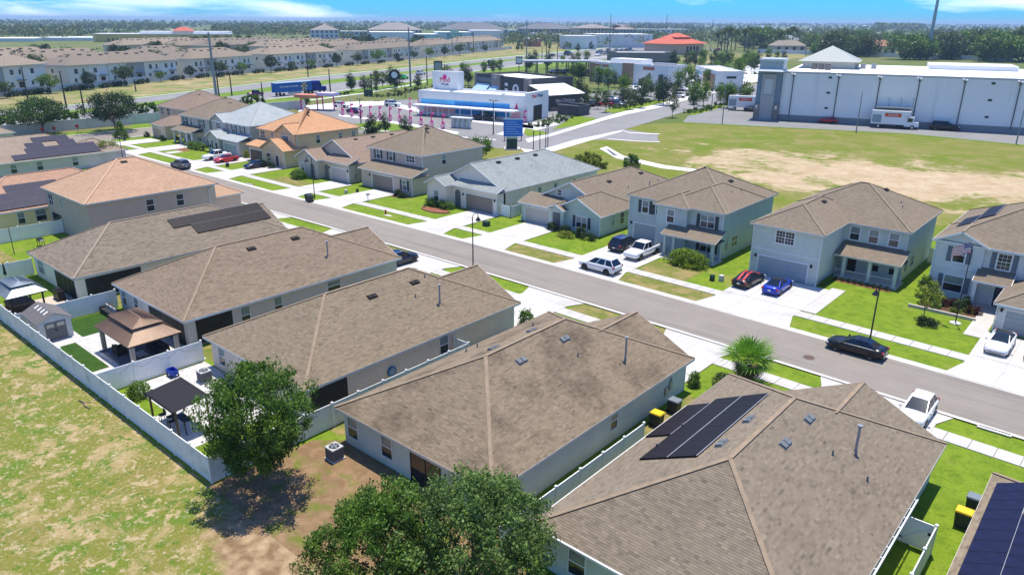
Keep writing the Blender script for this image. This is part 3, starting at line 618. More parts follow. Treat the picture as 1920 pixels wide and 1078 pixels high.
# solar arrays: every panel an object with frame, on the slope
PVK = plain('solar_cell_black', (.020,.016,.016), .45, spec=.10, var=.2, scale=.6); PVB = plain('solar_cell_blue', (.014,.014,.040), .4, spec=.15, var=.25, scale=2)
PVF = plain('solar_frame', (.012,.012,.013), .35); PVG = plain('solar_gap', (.42,.42,.44), .4, metal=.3)
def solar(label, x0, x1, ze, rows, cell, side='-x', pitch=PITCH_R, rail=True, yax=True):
    """rows: (distance up the slope, length up slope, y start, y end, count) on the slope of an x0..x1 roof"""
    t = thing('solar_array', label, 'solar panels', (x0 if side == '-x' else x1, rows[0][2], ze)); a = math.atan(pitch)
    for s0, ln, ya, yb, n in rows:
        w = (yb-ya)/n; key = ('pv', round(w,3), ln, cell.name)
        if key not in FRAMES:
            mb = MB().box(0, ln-.02, .01, w-.01, 0, .035); k1 = MB()
            FRAMES[key] = (mb.mesh('panel', PVF), MB().poly([(.02,.03,.037),(ln-.04,.03,.037),(ln-.04,w-.03,.037),(.02,w-.03,.037)]).mesh('cells', cell))
        for i in range(n):
            x = s0*math.cos(a); z = s0*math.sin(a)+.10
            if side == '-x':
                o = link('panel', FRAMES[key][0], t, (x, ya-rows[0][2]+i*w, z)); o.rotation_euler = (0, -a, 0)
            else:
                o = link('panel', FRAMES[key][0], t, (-x, ya-rows[0][2]+(i+1)*w, z)); o.rotation_euler = (0, -a, math.pi); 
            link('cells', FRAMES[key][1], o)
        if rail:
            e = math.cos(a)*(s0+ln); x = e if side == '-x' else -e; zz = math.sin(a)*(s0+ln)+.13
            MB().beam((x,ya-rows[0][2],zz), (x,yb-rows[0][2],zz), .035, .02).build('rail', PVG, t)
            xs = math.cos(a)*s0*(1 if side == '-x' else -1)
            MB().beam((xs,ya-rows[0][2],math.sin(a)*s0+.05), (xs,yb-rows[0][2],math.sin(a)*s0+.05), .04, .08).build('rail', PVF, t)
    return t
solar('three-row black solar array on the nearest brown roof', -19.9, -5.6, 2.7, [(2.03, 1.86, 31.9, 41.3, 9), (3.93, 1.86, 31.9, 41.3, 9), (.16, 1.84, 35.4, 40.6, 5)], PVK)
solar('blue-black solar panels filling the roof slope at the lower right corner', -2.85, 11.5, 2.7, [(.45, 1.7, 28, 44.0, 15), (2.17, 1.7, 28, 40.4, 12), (3.89, 1.7, 28, 38.5, 10)], PVB)
solar('two rows of black solar panels on the low white house', -91.4, -78, 2.7, [(4.35, 1.6, 35.6, 47.0, 11), (2.7, 1.62, 37.6, 47.0, 9)], PVK, '+x')
solar('dark solar panels on the reddish roof of the yellow house', -127.5, -113.0, 2.7, [(.35, 1.75, 24, 34.6, 8), (2.12, 1.75, 26, 34.6, 6), (3.9, 1.7, 29, 35.6, 5)], PVB, '+x')
solar('stepped solar panels on the blue-grey house, one gap in the middle', -167.5, -152.8, 2.75, [(.3, 1.65, 40.4, 55, 10), (1.98, 1.65, 43.0, 55, 8), (3.66, 1.65, 43.6, 46.5, 2), (3.66, 1.65, 49.0, 52, 2), (5.34, 1.6, 45.2, 51.4, 4)], PVB, '+x')
#boosted
#warm
# ---- far row, across the street; fronts face -y
F = {}
OH = .42
GREYR = (.275,.30,.29)
F[0] = house('F0', 'two_storey_house', 'two-storey grey house at the right edge behind the flagpole', [(-15.3, .4, 84.2, 101, 6.0, 'y', False, False), (-15.35, -10.2, 83.9, 92, 6.02, 'y', True, False), (-8.1, .3, 77.1, 87, 2.8, 'y', False, False)], PALE, sh('f0', BROWN, False, 20, .2), CAPF, WHITE, sheds=[(-10.9, -7.6, 82.5, 84.7, 2.95, 3.9)])
F[1] = house('F1', 'two_storey_house', 'two-storey sage house with railed porch, left of the flagpole house', [(-32.5, -17.7, 85.6, 99.4, 5.85, 'x', False, False), (-32.52, -24.2, 78.1, 92, 5.87, 'y', False, False)], SAGE, sh('f1', BROWN, False, 21, .15), CAPF, EDGEC, sheds=[(-24.45, -17.55, 83.0, 86.05, 2.75, 3.75)])
F[2] = house('F2', 'two_storey_house', 'two-storey teal-grey house with dark shutters behind the big round hedge', [(-50.65, -36.2, 80.8, 95, 5.85, 'y', False, False), (-45.6, -40.6, 78.9, 87, 5.87, 'y', False, False), (-44.6, -36.18, 79.6, 91, 5.89, 'y', False, False)], TEAL, sh('f2', BROWN, False, 22, .15), CAPF, EDGEC, sheds=[(-43.3, -36.05, 77.3, 80.05, 2.75, 3.75)])
F[3] = house('F3', 'gabled_house', 'low sage house with two front gables and a square attic window', [(-66.9, -52.9, 80.8, 103.5, 2.75, 'y', True, False), (-61.0, -52.88, 78.5, 88, 2.77, 'y', True, False), (-61.7, -58.5, 77.8, 82, 2.79, 'y', True, False)], stucco((.53,.60,.52), 'f3'), sh('f3', BROWN, False, 23, .15), CAPF, WHITE, sheds=[(-67.05, -60.9, 78.1, 81.3, 2.75, 3.75)], extra=[(-66.5, -61, 78.55, 82, 0, 2.7)])
F[4] = house('F4', 'gabled_house', 'low white house with pale grey-green roof and taupe garage door', [(-84.4, -70.6, 79.2, 104, 3.4, 'y', True, False), (-84.5, -79.8, 76.1, 84, 3.42, 'y', True, False)], stucco((0.811,0.726,0.599), 'f4'), sh('f4', GREYR, False, 24, .3), CAPG, TRIM, sheds=[(-79.9, -70.55, 77.6, 79.75, 3.4, 4.2)], extra=[(-80.2, -71.02, 78.1, 80, 0, 3.36)])
F[5] = house('F5', 'two_storey_house', 'two-storey taupe-grey house with black shutters and brown garage door', [(-104.4, -89.9, 80.8, 96.0, 6.15, 'x', False, False)], stucco((0.554,0.458,0.379), 'f5'), sh('f5', BROWN, False, 25, .2), CAPF, TRIM, sheds=[(-103.0, -89.1, 77.6, 81.3, 3.1, 4.15)], extra=[(-102.6, -89.5, 78.05, 82, 0, 3.06)])
F[6] = house('F6', 'gabled_house', 'low grey house with arched entry openings and cream garage door', [(-118.8, -104.7, 79.0, 103, 3.4, 'y', True, False), (-119.0, -112.2, 75.6, 84, 3.42, 'y', True, False)], stucco((0.568,0.500,0.405), 'f6'), sh('f6', (.27,.20,.15), False, 26, .15), CAPF, TRIM, sheds=[(-112.3, -104.6, 76.8, 79.5, 3.4, 4.3)], extra=[(-112.6, -105.1, 77.3, 80, 0, 3.36)])
F[7] = house('F7', 'two_storey_house', 'two-storey tan house with bright orange shingle roof', [(-139.8, -125.4, 80.4, 96, 6.1, 'x', False, False), (-132.6, -125.6, 80.0, 88, 6.12, 'y', True, False), (-133.6, -125.2, 77.2, 83, 3.3, 'y', True, False)], TAN, sh('f7', (.52,.29,.155), False, 27, .1), CAPO, plain('fascia_tan', (.55,.42,.27), .6), sheds=[(-139.2, -133.4, 77.4, 80.9, 3.2, 4.2)], extra=[(-138.8, -133.4, 77.9, 81, 0, 3.1)])
F[8] = house('F8', 'two_storey_house', 'two-storey grey house with pale grey roof behind the parked white pickup', [(-159.0, -142.8, 80.6, 96.5, 6.1, 'x', False, False), (-158.8, -152, 80.2, 88, 6.12, 'y', True, False), (-155.6, -150, 77.2, 83, 3.3, 'y', True, False)], stucco((0.541,0.500,0.442), 'f8'), sh('f8', (.36,.39,.385), False, 28, .2), CAPG, WHITE, sheds=[(-150, -142.6, 77.6, 81, 3.2, 4.2)], extra=[(-149.8, -143, 78.1, 81.5, 0, 3.1)])
F[9] = house('F9', 'two_storey_house', 'two-storey grey house with brown roof beside the corner house', [(-173.6, -159.5, 80.4, 97, 6.1, 'y', False, False)], stucco((0.513,0.500,0.420), 'f9'), sh('f9', BROWN, False, 29, .2), CAPF, TRIM, sheds=[(-172.5, -163, 77.8, 81, 3.1, 4.1)])
F[10] = house('F10', 'two_storey_house', 'two-storey tan corner house with a separate low garage wing', [(-195.4, -178.2, 85.2, 101, 6.1, 'x', False, False), (-184.6, -176.9, 78.2, 89, 3.2, 'y', False, False)], stucco((0.676,0.524,0.357), 'f10'), sh('f10', (.25,.185,.14), False, 30, .2), CAPF, TRIM)

def posts(par, xs, y, z1, w=.34, mat=None):
    for x in xs: MB().box(x-w/2, x+w/2, y-w/2, y+w/2, 0, z1).box(x-w/2-.05, x+w/2+.05, y-w/2-.05, y+w/2+.05, z1-.18, z1).box(x-w/2-.05, x+w/2+.05, y-w/2-.05, y+w/2+.05, 0, .22).build('porch_column', mat or TRIM, par)
def door(par, x, y, mat, h=2.1, w=.95):
    d = MB().box(x-w/2-.1, x-w/2, y-.06, y, 0, h+.1).box(x+w/2, x+w/2+.1, y-.06, y, 0, h+.1).box(x-w/2, x+w/2, y-.06, y, h, h+.1).build('front_door', TRIM, par)
    mb = MB().box(x-w/2, x+w/2, y-.04, y, .02, h)
    for zz in (.25, 1.15):
        for k in (-1, 1): mb.tbox(x+k*w*.22-.16, x+k*w*.22+.16, y-.055, y-.04, zz, zz+.7, .02, 0)
    mb.build('door_leaf', mat, d); MB().ball((x+w*.38,y-.09,1.0), .04, .04, .04, 6, 4).build('knob', ALU, d)
def belt(par, x0, x1, y, z): MB().box(x0, x1, y-.04, y, z, z+.16).build('belt_course', TRIM, par)
def lantern(par, x, y, z=2.0): MB().tbox(x-.08, x+.08, y-.2, y-.04, z, z+.3, -.03, 0).box(x-.03, x+.03, y-.1, y, z+.3, z+.36).build('wall_lantern', BLACKM, par)
# F0
r = F[0][0]; y = 84.2+OH
window(r, '-y', -12.75, 83.9+OH, 4.75, 1.0, 1.5, 'lt', shut=SHUTG); window(r, '-y', -8.85, y, 4.75, 1.1, 1.55, 'tm', shut=SHUTG); window(r, '-y', -12.75, 83.9+OH, 1.65, 1.7, 1.6, 'lt', shut=SHUTG)
belt(r, -14.95, -10.6, 83.9+OH, 3.35); belt(r, -10.5, -7.9, y, 3.35); door(r, -8.6, y, plain('navy_door', (.018,.025,.07), .4)); posts(r, (-10.6,), 82.8, 2.8)
garage(r, -7.0, -.9, 77.1+OH, 2.2, GDG); lantern(r, -7.4, 77.1+OH); MB().box(-10.9, -7.7, 82.4, 84.6, 0, .12).build('porch_slab', CONC2, r)
solar('two dark solar blocks on the left roof slope of the flagpole house', -15.3, .4, 6.0, [(1.2, 1.65, 88.5, 93.0, 4), (2.87, 1.65, 90.5, 97.0, 6)], PVK)
# F1
r = F[1][0]; y = 78.1+OH
window(r, '-y', -28.55, y, 4.75, 2.0, 1.35, 'tdm'); garage(r, -31.2, -25.7, y, 2.2, GDG); belt(r, -32.1, -24.6, y, 2.95); lantern(r, -31.6, y); lantern(r, -25.3, y)
y = 85.6+OH
for x in (-23.5, -21.5, -19.4): window(r, '-y', x, y, 4.65, .95, 1.45, 'lt')
for x, k in ((-20.9, 'l'), (-18.9, 'l')): window(r, '-y', x, y, 1.5, .9, 1.5, k)
door(r, -23.3, y, plain('brown_door', (.06,.04,.03), .4)); posts(r, (-23.4, -20.7, -18.05), 83.45, 2.6, mat=SAGE); MB().box(-24.3, -17.7, 83.1, 86, 0, .14).build('porch_slab', CONC2, r)
mb = MB()
for x0, x1 in ((-24.4,-23.6), (-23.2,-20.9), (-20.5,-18.25)):
    mb.box(x0, x1, 83.42, 83.47, .95, 1.0).box(x0, x1, 83.42, 83.47, .2, .25); n = int((x1-x0)/.14)
    for i in range(n+1): x = x0+(x1-x0)*i/max(1,n); mb.box(x-.012, x+.012, 83.43, 83.455, .25, .95)
mb.build('porch_railing', WHITE, r)
window(r, '+x', -17.7-OH, 90.2, 1.6, 1.4, 1.2, 'd', fm=TRIM)
# F2
r = F[2][0]; y = 80.8+OH
for x in (-47.95, -45.95): window(r, '-y', x, y, 4.55, .85, 1.5, 'lt', shut=SHUT)
garage(r, -49.4, -44.2, y, 2.2, GDG); lantern(r, -49.85, y)
window(r, '-y', -43.2, 78.9+OH, 4.5, .95, 1.55, 'lt'); window(r, '-y', -38.6, 79.6+OH, 4.5, 1.75, 1.45, 'ld', shut=SHUT); window(r, '-y', -38.4, 79.6+OH, 1.5, 1.7, 1.5, 'ld', shut=SHUT)
posts(r, (-42.8, -41.6, -36.5), 77.7, 2.62, mat=TEAL); MB().box(-43.2, -36.2, 77.4, 80, 0, .14).build('porch_slab', CONC2, r); door(r, -41.9, 79.6+OH, plain('brown_door', (.06,.04,.03), .4))
window(r, '+x', -36.18-OH, 83.6, 1.7, 1.5, 1.25, 'd', fm=TRIM)
# F3
r = F[3][0]; y = 78.55
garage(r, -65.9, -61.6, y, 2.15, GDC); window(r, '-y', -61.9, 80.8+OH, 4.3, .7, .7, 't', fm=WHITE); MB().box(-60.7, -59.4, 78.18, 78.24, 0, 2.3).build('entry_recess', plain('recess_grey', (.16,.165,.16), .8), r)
window(r, '-y', -56.3, 78.5+OH, 1.45, 1.7, 1.45, 'ldt', shut=SHUT); lantern(r, -61.3, y); window(r, '+x', -52.88-OH, 84.2, 1.6, .9, 1.5, 'x')
# F4
r = F[4][0]; y = 78.1
garage(r, -77.3, -71.8, y, 2.4, GDT); lantern(r, -77.9, y); lantern(r, -71.4, y); window(r, '-y', -82.2, 76.1+OH, 1.55, .9, 1.6, 'lt')
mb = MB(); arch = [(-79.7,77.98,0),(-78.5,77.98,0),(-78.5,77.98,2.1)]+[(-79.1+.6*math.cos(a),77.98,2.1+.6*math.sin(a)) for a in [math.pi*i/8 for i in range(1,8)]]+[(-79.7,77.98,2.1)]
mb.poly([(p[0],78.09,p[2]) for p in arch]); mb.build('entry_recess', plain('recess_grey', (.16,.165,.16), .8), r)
for yy in (88, 92, 97): window(r, '+x', -70.6-OH, yy, 2.0, .8, 1.3)
for yv in (84.5, 89, 93.5): vent(F[4][1], -76.5, yv, 3.4+PITCH_R*6.0, '+x')
# F5
r = F[5][0]; y = 80.8+OH
for x in (-101.7, -98.3): window(r, '-y', x, y, 5.15, .9, 1.45, 'lt', shut=SHUT)
window(r, '-y', -93.3, y, 5.2, 2.0, 1.0, '3t'); garage(r, -99.6, -94.3, 78.05, 2.4, GDT); window(r, '-y', -91.4, 78.05, 1.6, .95, 1.5, 'lt', shut=SHUT); lantern(r, -100.3, 78.05)
window(r, '+x', -89.9-OH, 86.0, 4.9, .9, 1.5, 'l')
vent(F[5][1], -95.6, 87.3, 6.15+PITCH_R*6.6, '-y')
# F6
r = F[6][0]; y = 77.3
garage(r, -110.2, -105.7, y, 2.3, GDC); lantern(r, -110.7, y); lantern(r, -105.4, y); window(r, '-y', -117.2, 75.6+OH, 1.5, .9, 1.6, 'lt')
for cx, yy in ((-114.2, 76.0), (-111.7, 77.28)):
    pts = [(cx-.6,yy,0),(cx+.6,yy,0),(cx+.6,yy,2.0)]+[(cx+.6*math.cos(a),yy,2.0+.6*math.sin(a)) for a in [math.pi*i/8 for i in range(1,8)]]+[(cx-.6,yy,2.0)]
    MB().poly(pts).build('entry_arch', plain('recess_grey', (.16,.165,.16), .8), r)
for yv in (83.5, 87.5, 92): vent(F[6][1], -110.9, yv, 3.4+PITCH_R*6.1, '+x')
# F7
r = F[7][0]; y = 80.4+OH
window(r, '-y', -138.0, y, 4.9, 1.5, 1.4, 'd'); window(r, '-y', -134.4, y, 4.9, .7, 1.4, 'd'); window(r, '-y', -129.2, 80.0+OH, 5.0, 2.0, 1.0, '3t'); garage(r, -138.4, -134.0, 77.9, 2.3, plain('garage_brown', (.12,.085,.06), .5)); 
for yy in (85.6, 91.0, 94.3): window(r, '+x', -125.4-OH, yy, 4.7, .9, 1.5, 'l')
vent(F[7][1], -131, 87.3, 6.1+PITCH_R*6.4, '-y'); window(r, '-y', -131.2, 77.2+OH, 1.5, 1.2, 1.5, 'x'); door(r, -128.2, 77.2+OH, plain('brown_door', (.06,.04,.03), .4))
# F8, F9, F10
r = F[8][0]; y = 80.6+OH
for x in (-149.6, -146.2): window(r, '-y', x, y, 4.9, .9, 1.6, 'lt', shut=SHUT)
window(r, '-y', -155.4, 80.2+OH, 5.1, 2.0, 1.1, '3t'); garage(r, -149.2, -144.0, 78.1, 2.3, GDG); window(r, '-y', -154.2, 77.2+OH, 1.6, .9, 1.5, 'lt', shut=SHUT); door(r, -151.6, 77.2+OH, DARK); vent(F[8][1], -150.6, 87.6, 6.1+PITCH_R*6.6, '-y')
r = F[9][0]; y = 80.4+OH
for x, w, k in ((-171.2,1.5,'ld'), (-168.2,.7,'l'), (-163.4,1.6,'ld')): window(r, '-y', x, y, 4.8, w, 1.5, k, shut=SHUT if w > 1 else None)
posts(r, (-172, -169, -166, -163.4), 78.2, 2.95); window(r, '-y', -165.2, y, 1.6, 1.6, 1.6, 'd'); window(r, '-y', -170.5, y, 1.6, 1.0, 1.6, 'd'); vent(F[9][1], -164.8, 89, 6.1+PITCH_R*5, '+x')
r = F[10][0]
for x in (-193, -189.6): window(r, '-y', x, 85.2+OH, 4.9, 1.3, 1.5, 'd')
garage(r, -183.6, -179.3, 78.2+OH, 2.3, plain('garage_peach', (.52,.40,.29), .6)); vent(F[10][1], -189, 91.5, 6.1+PITCH_R*6, '-y'); vent(F[10][1], -184.5, 91.5, 6.1+PITCH_R*6, '-y')
for k, vs_ in ((0, [(-4.6,93.2)]), (1, [(-23.0,93.8),(-27.6,86.6)]), (2, [(-40.2,88.8)]), (3, [(-58.2,88),(-58.2,96.5)])):
    for x, yy in vs_:
        zz = {0: 6+PITCH_R*5.0, 1: 5.85+PITCH_R*(5.3 if x > -25 else 3.4), 2: 5.85+PITCH_R*4.0, 3: 2.75+PITCH_R*5.3}[k]
        vent(F[k][1], x, yy, zz, '+x')
for k, x, yy, zz in ((1,-20.4,91.5,7.1),(1,-20.9,92.6,7.35),(2,-38.6,85.9,6.95),(2,-38.4,88.2,6.9),(3,-56.2,90,4.35),(3,-56.0,98,4.3),(4,-74.4,90,5.2),(4,-73.6,97,4.8)): plumb(F[k][1], x, yy, zz)
stack(F[3][1], -54.6, 93.2, 3.5, 1.6)

# downspouts at the front corners and small wall boxes
for k, pts in ((0, [(-14.98,84.28,6.0),(-7.75,77.45,2.8)]), (1, [(-32.14,78.48,5.8),(-24.56,78.48,5.8),(-18.06,85.98,5.8)]), (2, [(-50.27,81.18,5.8),(-36.56,79.98,5.8)]), (3, [(-53.26,78.88,2.7),(-66.5,78.5,2.7)]), (4, [(-70.98,78.05,3.35),(-84.1,76.48,3.35)]), (5, [(-90.28,81.18,6.1),(-89.45,78.0,3.0)]), (6, [(-105.05,77.25,3.35)]), (7, [(-125.78,80.78,6.05),(-125.55,77.58,3.25)]), (8, [(-143.18,80.98,6.05)])):
    for x, y, z in pts: MB().box(x-.05, x+.05, y-.09, y+.01, .15, z-.15).beam((x,y-.05,.18), (x+.05,y-.4,.06), .09, .07).build('downspout', TRIM, F[k][0])
for k, x, y, z in ((1, -18.10, 87.6, 1.4), (2, -36.58, 81.6, 1.4), (3, -53.28, 82.0, 1.3), (5, -90.30, 84.0, 1.4), (6, -105.1, 78.6, 1.0)): MB().box(x, x+.14, y-.2, y+.2, z-.35, z+.35).tube((x+.07,y,z+.35), (x+.07,y,z+1.3), .03, .03, 6).build('meter_box', GREYM, F[k][0])
# ================================================================ FENCES
FM = {}
def panel_mesh(w, h, dirty):
    k = (round(w,2), round(h,2), dirty)
    if k not in FM:
        mb = MB().box(.06, w-.06, -.03, .03, h-.16, h-.02).box(.06, w-.06, -.03, .03, .05, .18); n = max(2, int(w/.17)); s = (w-.12)/n
        for i in range(n): mb.box(.06+i*s+.006, .06+(i+1)*s-.006, -.018, .018, .18, h-.16)
        FM[k] = mb.mesh('panel', VINYLD if dirty else VINYL)
    return FM[k]
VINYLD = ground('weathered_vinyl', [(.74,.75,.71), ((.50,.53,.47), .8, .5, .72, 7, .4), ((.34,.36,.28), 1.6, .62, .82, 8, .6)], .6, .03, 5)
def fence(label, pts, h=1.83, span=2.4, dirty=False):
    t = thing('vinyl_fence', label, 'fence', (pts[0][0], pts[0][1], 0), worldspace=True)
    if 'post' not in FM:
        FM['post'] = MB().box(-.065, .065, -.065, .065, 0, 1.9).tbox(-.085, .085, -.085, .085, 1.9, 1.96, .06, .06).mesh('post', VINYL)
    for (ax, ay), (bx, by) in zip(pts, pts[1:]):
        L = math.hypot(bx-ax, by-ay); n = max(1, round(L/span)); a = math.atan2(by-ay, bx-ax); w = L/n
        for i in range(n):
            x, y = ax+(bx-ax)*i/n, ay+(by-ay)*i/n
            link('panel', panel_mesh(w, h, dirty), t, (x, y, 0), a); link('post', FM['post'], t, (x, y, 0), a)
        link('post', FM['post'], t, (bx, by, 0), a)
    return t
fence('long weathered white rear fence along the grass field', [(-92, 16.75), (-39.3, 17.0)], dirty=True)
fence('white side fence from the rear corner post behind the leafy tree', [(-39.3, 17.0), (-39.4, 39.8), (-41.1, 39.8)], dirty=True)
fence('white fence between the brown gazebo yard and the pergola yard', [(-56.35, 17.0), (-56.25, 25.2)])
fence('white fence behind the grey shed and patio sofa', [(-74.3, 17.0), (-74.3, 25.6)])
fence('white fence behind the blue-grey gazebo at the left edge', [(-92, 16.9), (-91.6, 23.6)])
fence('white fence in front of the yellow house', [(-107.9, 19.5), (-107.6, 32.2)])
fence('white fence squeezed between the two nearest brown roofs', [(-21.6, 24), (-21.6, 38.3)])
fence('white fence running down beside the lower right lawn', [(-4.3, 20), (-4.25, 39.5)])
fence('short white fence between the railed porch house and flagpole house', [(-17.6, 96.2), (-15.0, 96.2)])
fence('small white utility screen beside the taupe garage door', [(-70.5, 78.5), (-68.6, 78.5), (-68.6, 80.5)], 1.7)
t = thing('fence_gate', 'white gate with black hinges closing the strip beside the nearest house', 'gate', (-5.9, 39.5, 0))
MB().box(0, 1.55, -.02, .02, .08, 1.75).beam((.05,-.035,.3), (1.5,-.035,1.6), .07, .03).box(0, 1.55, -.035, .035, 1.68, 1.78).box(0, 1.55, -.035, .035, .08, .2).build('leaf', VINYL, t)
for z in (.4, 1.4): MB().box(-.02, .22, -.06, -.03, z-.04, z+.04).build('hinge', BLACKM, t)
MB().box(1.35, 1.5, -.07, -.03, 1.1, 1.25).build('latch', BLACKM, t)
# boundary wall of the subdivision
t = thing('boundary_wall', 'long white concrete wall between the houses and the highway', 'wall', (-211, 60, 0), worldspace=True)
BW = plain('precast_white', (.60,.62,.60), .8, var=.08, scale=.3)
for i in range(20):
    y = 20+i*6; link('wall_panel', FM.setdefault('bw', MB().box(-.07, .07, .12, 5.88, 0, 2.45).box(-.1, .1, .12, 5.88, 2.45, 2.55).mesh('wall_panel', BW)), t, (-211, y, 0)); link('pillar', FM.setdefault('bp', MB().box(-.2, .2, -.2, .2, 0, 2.65).mesh('pillar', BW)), t, (-211, y, 0))

# ================================================================ PLANTS
def leaf_quad(mb, c, size, rr, tone, up=.5, asp=.5):
    n = Vector((rr.gauss(0,1), rr.gauss(0,1), rr.gauss(0,1)+up*1.6))
    if n.length < 1e-3: n = Vector((0,0,1))
    n.normalize(); u = n.orthogonal(); u.rotate(Matrix.Rotation(rr.uniform(0,6.283), 3, n)); u.normalize(); w = n.cross(u)*asp*size; u = u*size
    mb.poly([c-u*.5, c+w*.5, c+u*.5, c-w*.5], 0, tone=tone)
def crown(seed, clusters, per, size, spread, lo=.0, asp=.55, up=.5):
    rr = random.Random(seed); mb = MB()
    for (c, r, tn) in clusters:
        for _ in range(per):
            d = Vector((rr.gauss(0,1), rr.gauss(0,1), rr.gauss(0,.8))); d = d*(r*spread/max(.4, d.length)*rr.uniform(.45, 1.25))
            leaf_quad(mb, c+d, size*rr.uniform(.7,1.35), rr, min(1, max(0, tn+rr.gauss(0,.17))), up, asp)
    return mb
def clump_points(seed, n, rx, rz, cz, rmin=.35, r=.55, flat=0):
    rr = random.Random(seed); out = []
    lobes = [(rr.uniform(0,6.283), rr.uniform(-.5,.9), rr.uniform(.10,.30)) for _ in range(9)]
    for _ in range(n):
        th = rr.uniform(0,6.283); cz_ = rr.uniform(-.85,1); k = rmin+(1-rmin)*rr.random()**.45
        bump = 1+sum(a*max(0, math.cos(th-t)*.7+.3-abs(cz_-z)) for t, z, a in lobes)-.12
        s = math.sqrt(max(0, 1-cz_*cz_))
        prof = 1.0 if cz_ > -.2 else 1-.25*(-.2-cz_)
        p = Vector((rx*s*math.cos(th)*k*bump*prof, rx*s*math.sin(th)*k*bump*prof, cz+rz*cz_*k*(.9+.1*bump)))
        out.append((p, r*rr.uniform(.7,1.3), min(1,max(0,.44+.2*cz_+rr.gauss(0,.2)))))  # tone rises with height: sunlit crown top put into the leaf colour
    return out
BARK = plain('bark', (.14,.115,.09), .95, var=.3, scale=7, bump=.6, bscale=14)
def trunk_mesh(seed, h, r, pts, nl=14):
    rr = random.Random(seed); mb = MB(); p = Vector((0,0,-.1)); rad = r
    for i in range(4):
        q = p+Vector((rr.uniform(-.12,.12), rr.uniform(-.12,.12), h/3.6)); mb.tube(p, q, rad, rad*.84, 9, cap=False); p = q; rad *= .84
    hub = Vector((0,0,h*.55))
    for c, _, _ in rr.sample(pts, min(nl, len(pts))):
        m_ = hub.lerp(c, .55)+Vector((0,0,rr.uniform(0,.4))); mb.tube(hub+Vector((0,0,rr.uniform(-.2,h*.4))), m_, r*.42, r*.25, 6, cap=False); mb.tube(m_, c, r*.25, r*.06, 5, cap=False)
    return mb
TREE = {}
def tree_pair(key, seed, rx, rz, cz, n, per, size, mat, r=.55, trunk_r=.14, trunk_h=2.6, rmin=.35):
    pts = clump_points(seed, n, rx, rz, cz, rmin, r)
    TREE[key] = (crown(seed+1, pts, per, size, 1.0).mesh('crown', mat), trunk_mesh(seed+2, trunk_h, trunk_r, pts).mesh('trunk', BARK))
def tree(name, label, key, loc, rz=0.0, s=1.0, sz=None, group=None, cat='tree'):
    t = thing(name, label, cat, loc, rz, group); t.scale = (s, s, sz or s)
    link('crown', TREE[key][0], t); link('trunk', TREE[key][1], t); return t
LF1 = leafmat('leaf_oak', (.028,.068,.010), (.14,.25,.03)); LF2 = leafmat('leaf_bright', (.035,.085,.010), (.16,.27,.03)); LF3 = leafmat('leaf_dark', (.010,.028,.010), (.045,.085,.022)); LF4 = leafmat('leaf_yellow', (.08,.12,.012), (.30,.34,.04))
LF5 = leafmat('leaf_olive', (.030,.055,.012), (.11,.15,.035))
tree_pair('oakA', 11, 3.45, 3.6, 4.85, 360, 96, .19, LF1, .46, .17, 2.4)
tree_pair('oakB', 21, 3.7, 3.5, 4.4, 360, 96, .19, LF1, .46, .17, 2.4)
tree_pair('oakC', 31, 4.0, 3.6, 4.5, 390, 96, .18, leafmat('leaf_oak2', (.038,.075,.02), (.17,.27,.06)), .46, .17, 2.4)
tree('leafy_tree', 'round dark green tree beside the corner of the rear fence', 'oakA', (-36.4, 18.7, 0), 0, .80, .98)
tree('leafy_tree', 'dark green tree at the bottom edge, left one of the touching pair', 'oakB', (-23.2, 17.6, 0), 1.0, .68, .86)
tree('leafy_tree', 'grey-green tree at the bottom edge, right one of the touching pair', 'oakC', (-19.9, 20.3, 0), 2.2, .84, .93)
tree_pair('oakD', 41, 5.6, 3.0, 5.6, 190, 42, .42, leafmat('leaf_oak3', (.016,.045,.010), (.075,.15,.028)), 1.0, .22, 3.4)
tree_pair('oakE', 51, 5.0, 3.4, 5.9, 190, 42, .42, LF3, 1.0, .22, 3.4)
tree('leafy_tree', 'wide green tree before the white boundary wall, by the red road-end markers', 'oakD', (-208, 62.4, 0))
tree('leafy_tree', 'dark round tree before the white wall beside the cone-shaped shrub', 'oakE', (-200.9, 76.4, 0))

def bush_mesh(seed, rx, ry, h, n, per, size, mat, box=False):
    rr = random.Random(seed); pts = []
    for _ in range(n):
        if box: p = Vector((rr.uniform(-rx,rx), rr.uniform(-ry,ry), h*rr.uniform(.1,.95)))
        else:
            a = rr.uniform(0,6.283); z = rr.random()**.8; k = rr.uniform(.6,1.0); s = math.sqrt(max(0,1-(z*.97)**2)); p = Vector((rx*s*math.cos(a)*k, ry*s*math.sin(a)*k, h*z*(.8+.2*k)))
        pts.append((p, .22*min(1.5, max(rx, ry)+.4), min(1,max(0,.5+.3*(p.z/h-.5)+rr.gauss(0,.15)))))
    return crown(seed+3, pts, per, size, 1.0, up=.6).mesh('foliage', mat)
BUSH = {}
def bush(name, label, loc, rx, ry, h, mat=LF2, n=60, per=30, size=.16, box=False, rz=0.0, group=None, cat='shrub'):
    k = (round(rx,2), round(ry,2), round(h,2), mat.name, box)
    if k not in BUSH: BUSH[k] = bush_mesh(len(BUSH)+100, rx, ry, h, n, per, size, mat, box)
    t = thing(name, label, cat, loc, rz, group); link('foliage', BUSH[k], t)
    MB().tube((0,0,-.05), (0,0,h*.5), .05, .03, 6).build('stem', BARK, t); return t
bush('round_hedge', 'large mounded yellow-green hedge before the teal-grey porch', (-38.7, 75.9, 0), 2.9, 1.7, 1.75, leafmat('leaf_lime', (.07,.13,.010), (.26,.36,.03)), 170, 40, .17)
bush('clipped_hedge', 'clipped green hedge above the red mulch ring', (-81.0, 76.0, 0), 2.6, .75, 1.15, LF2, 110, 40, .15, True)
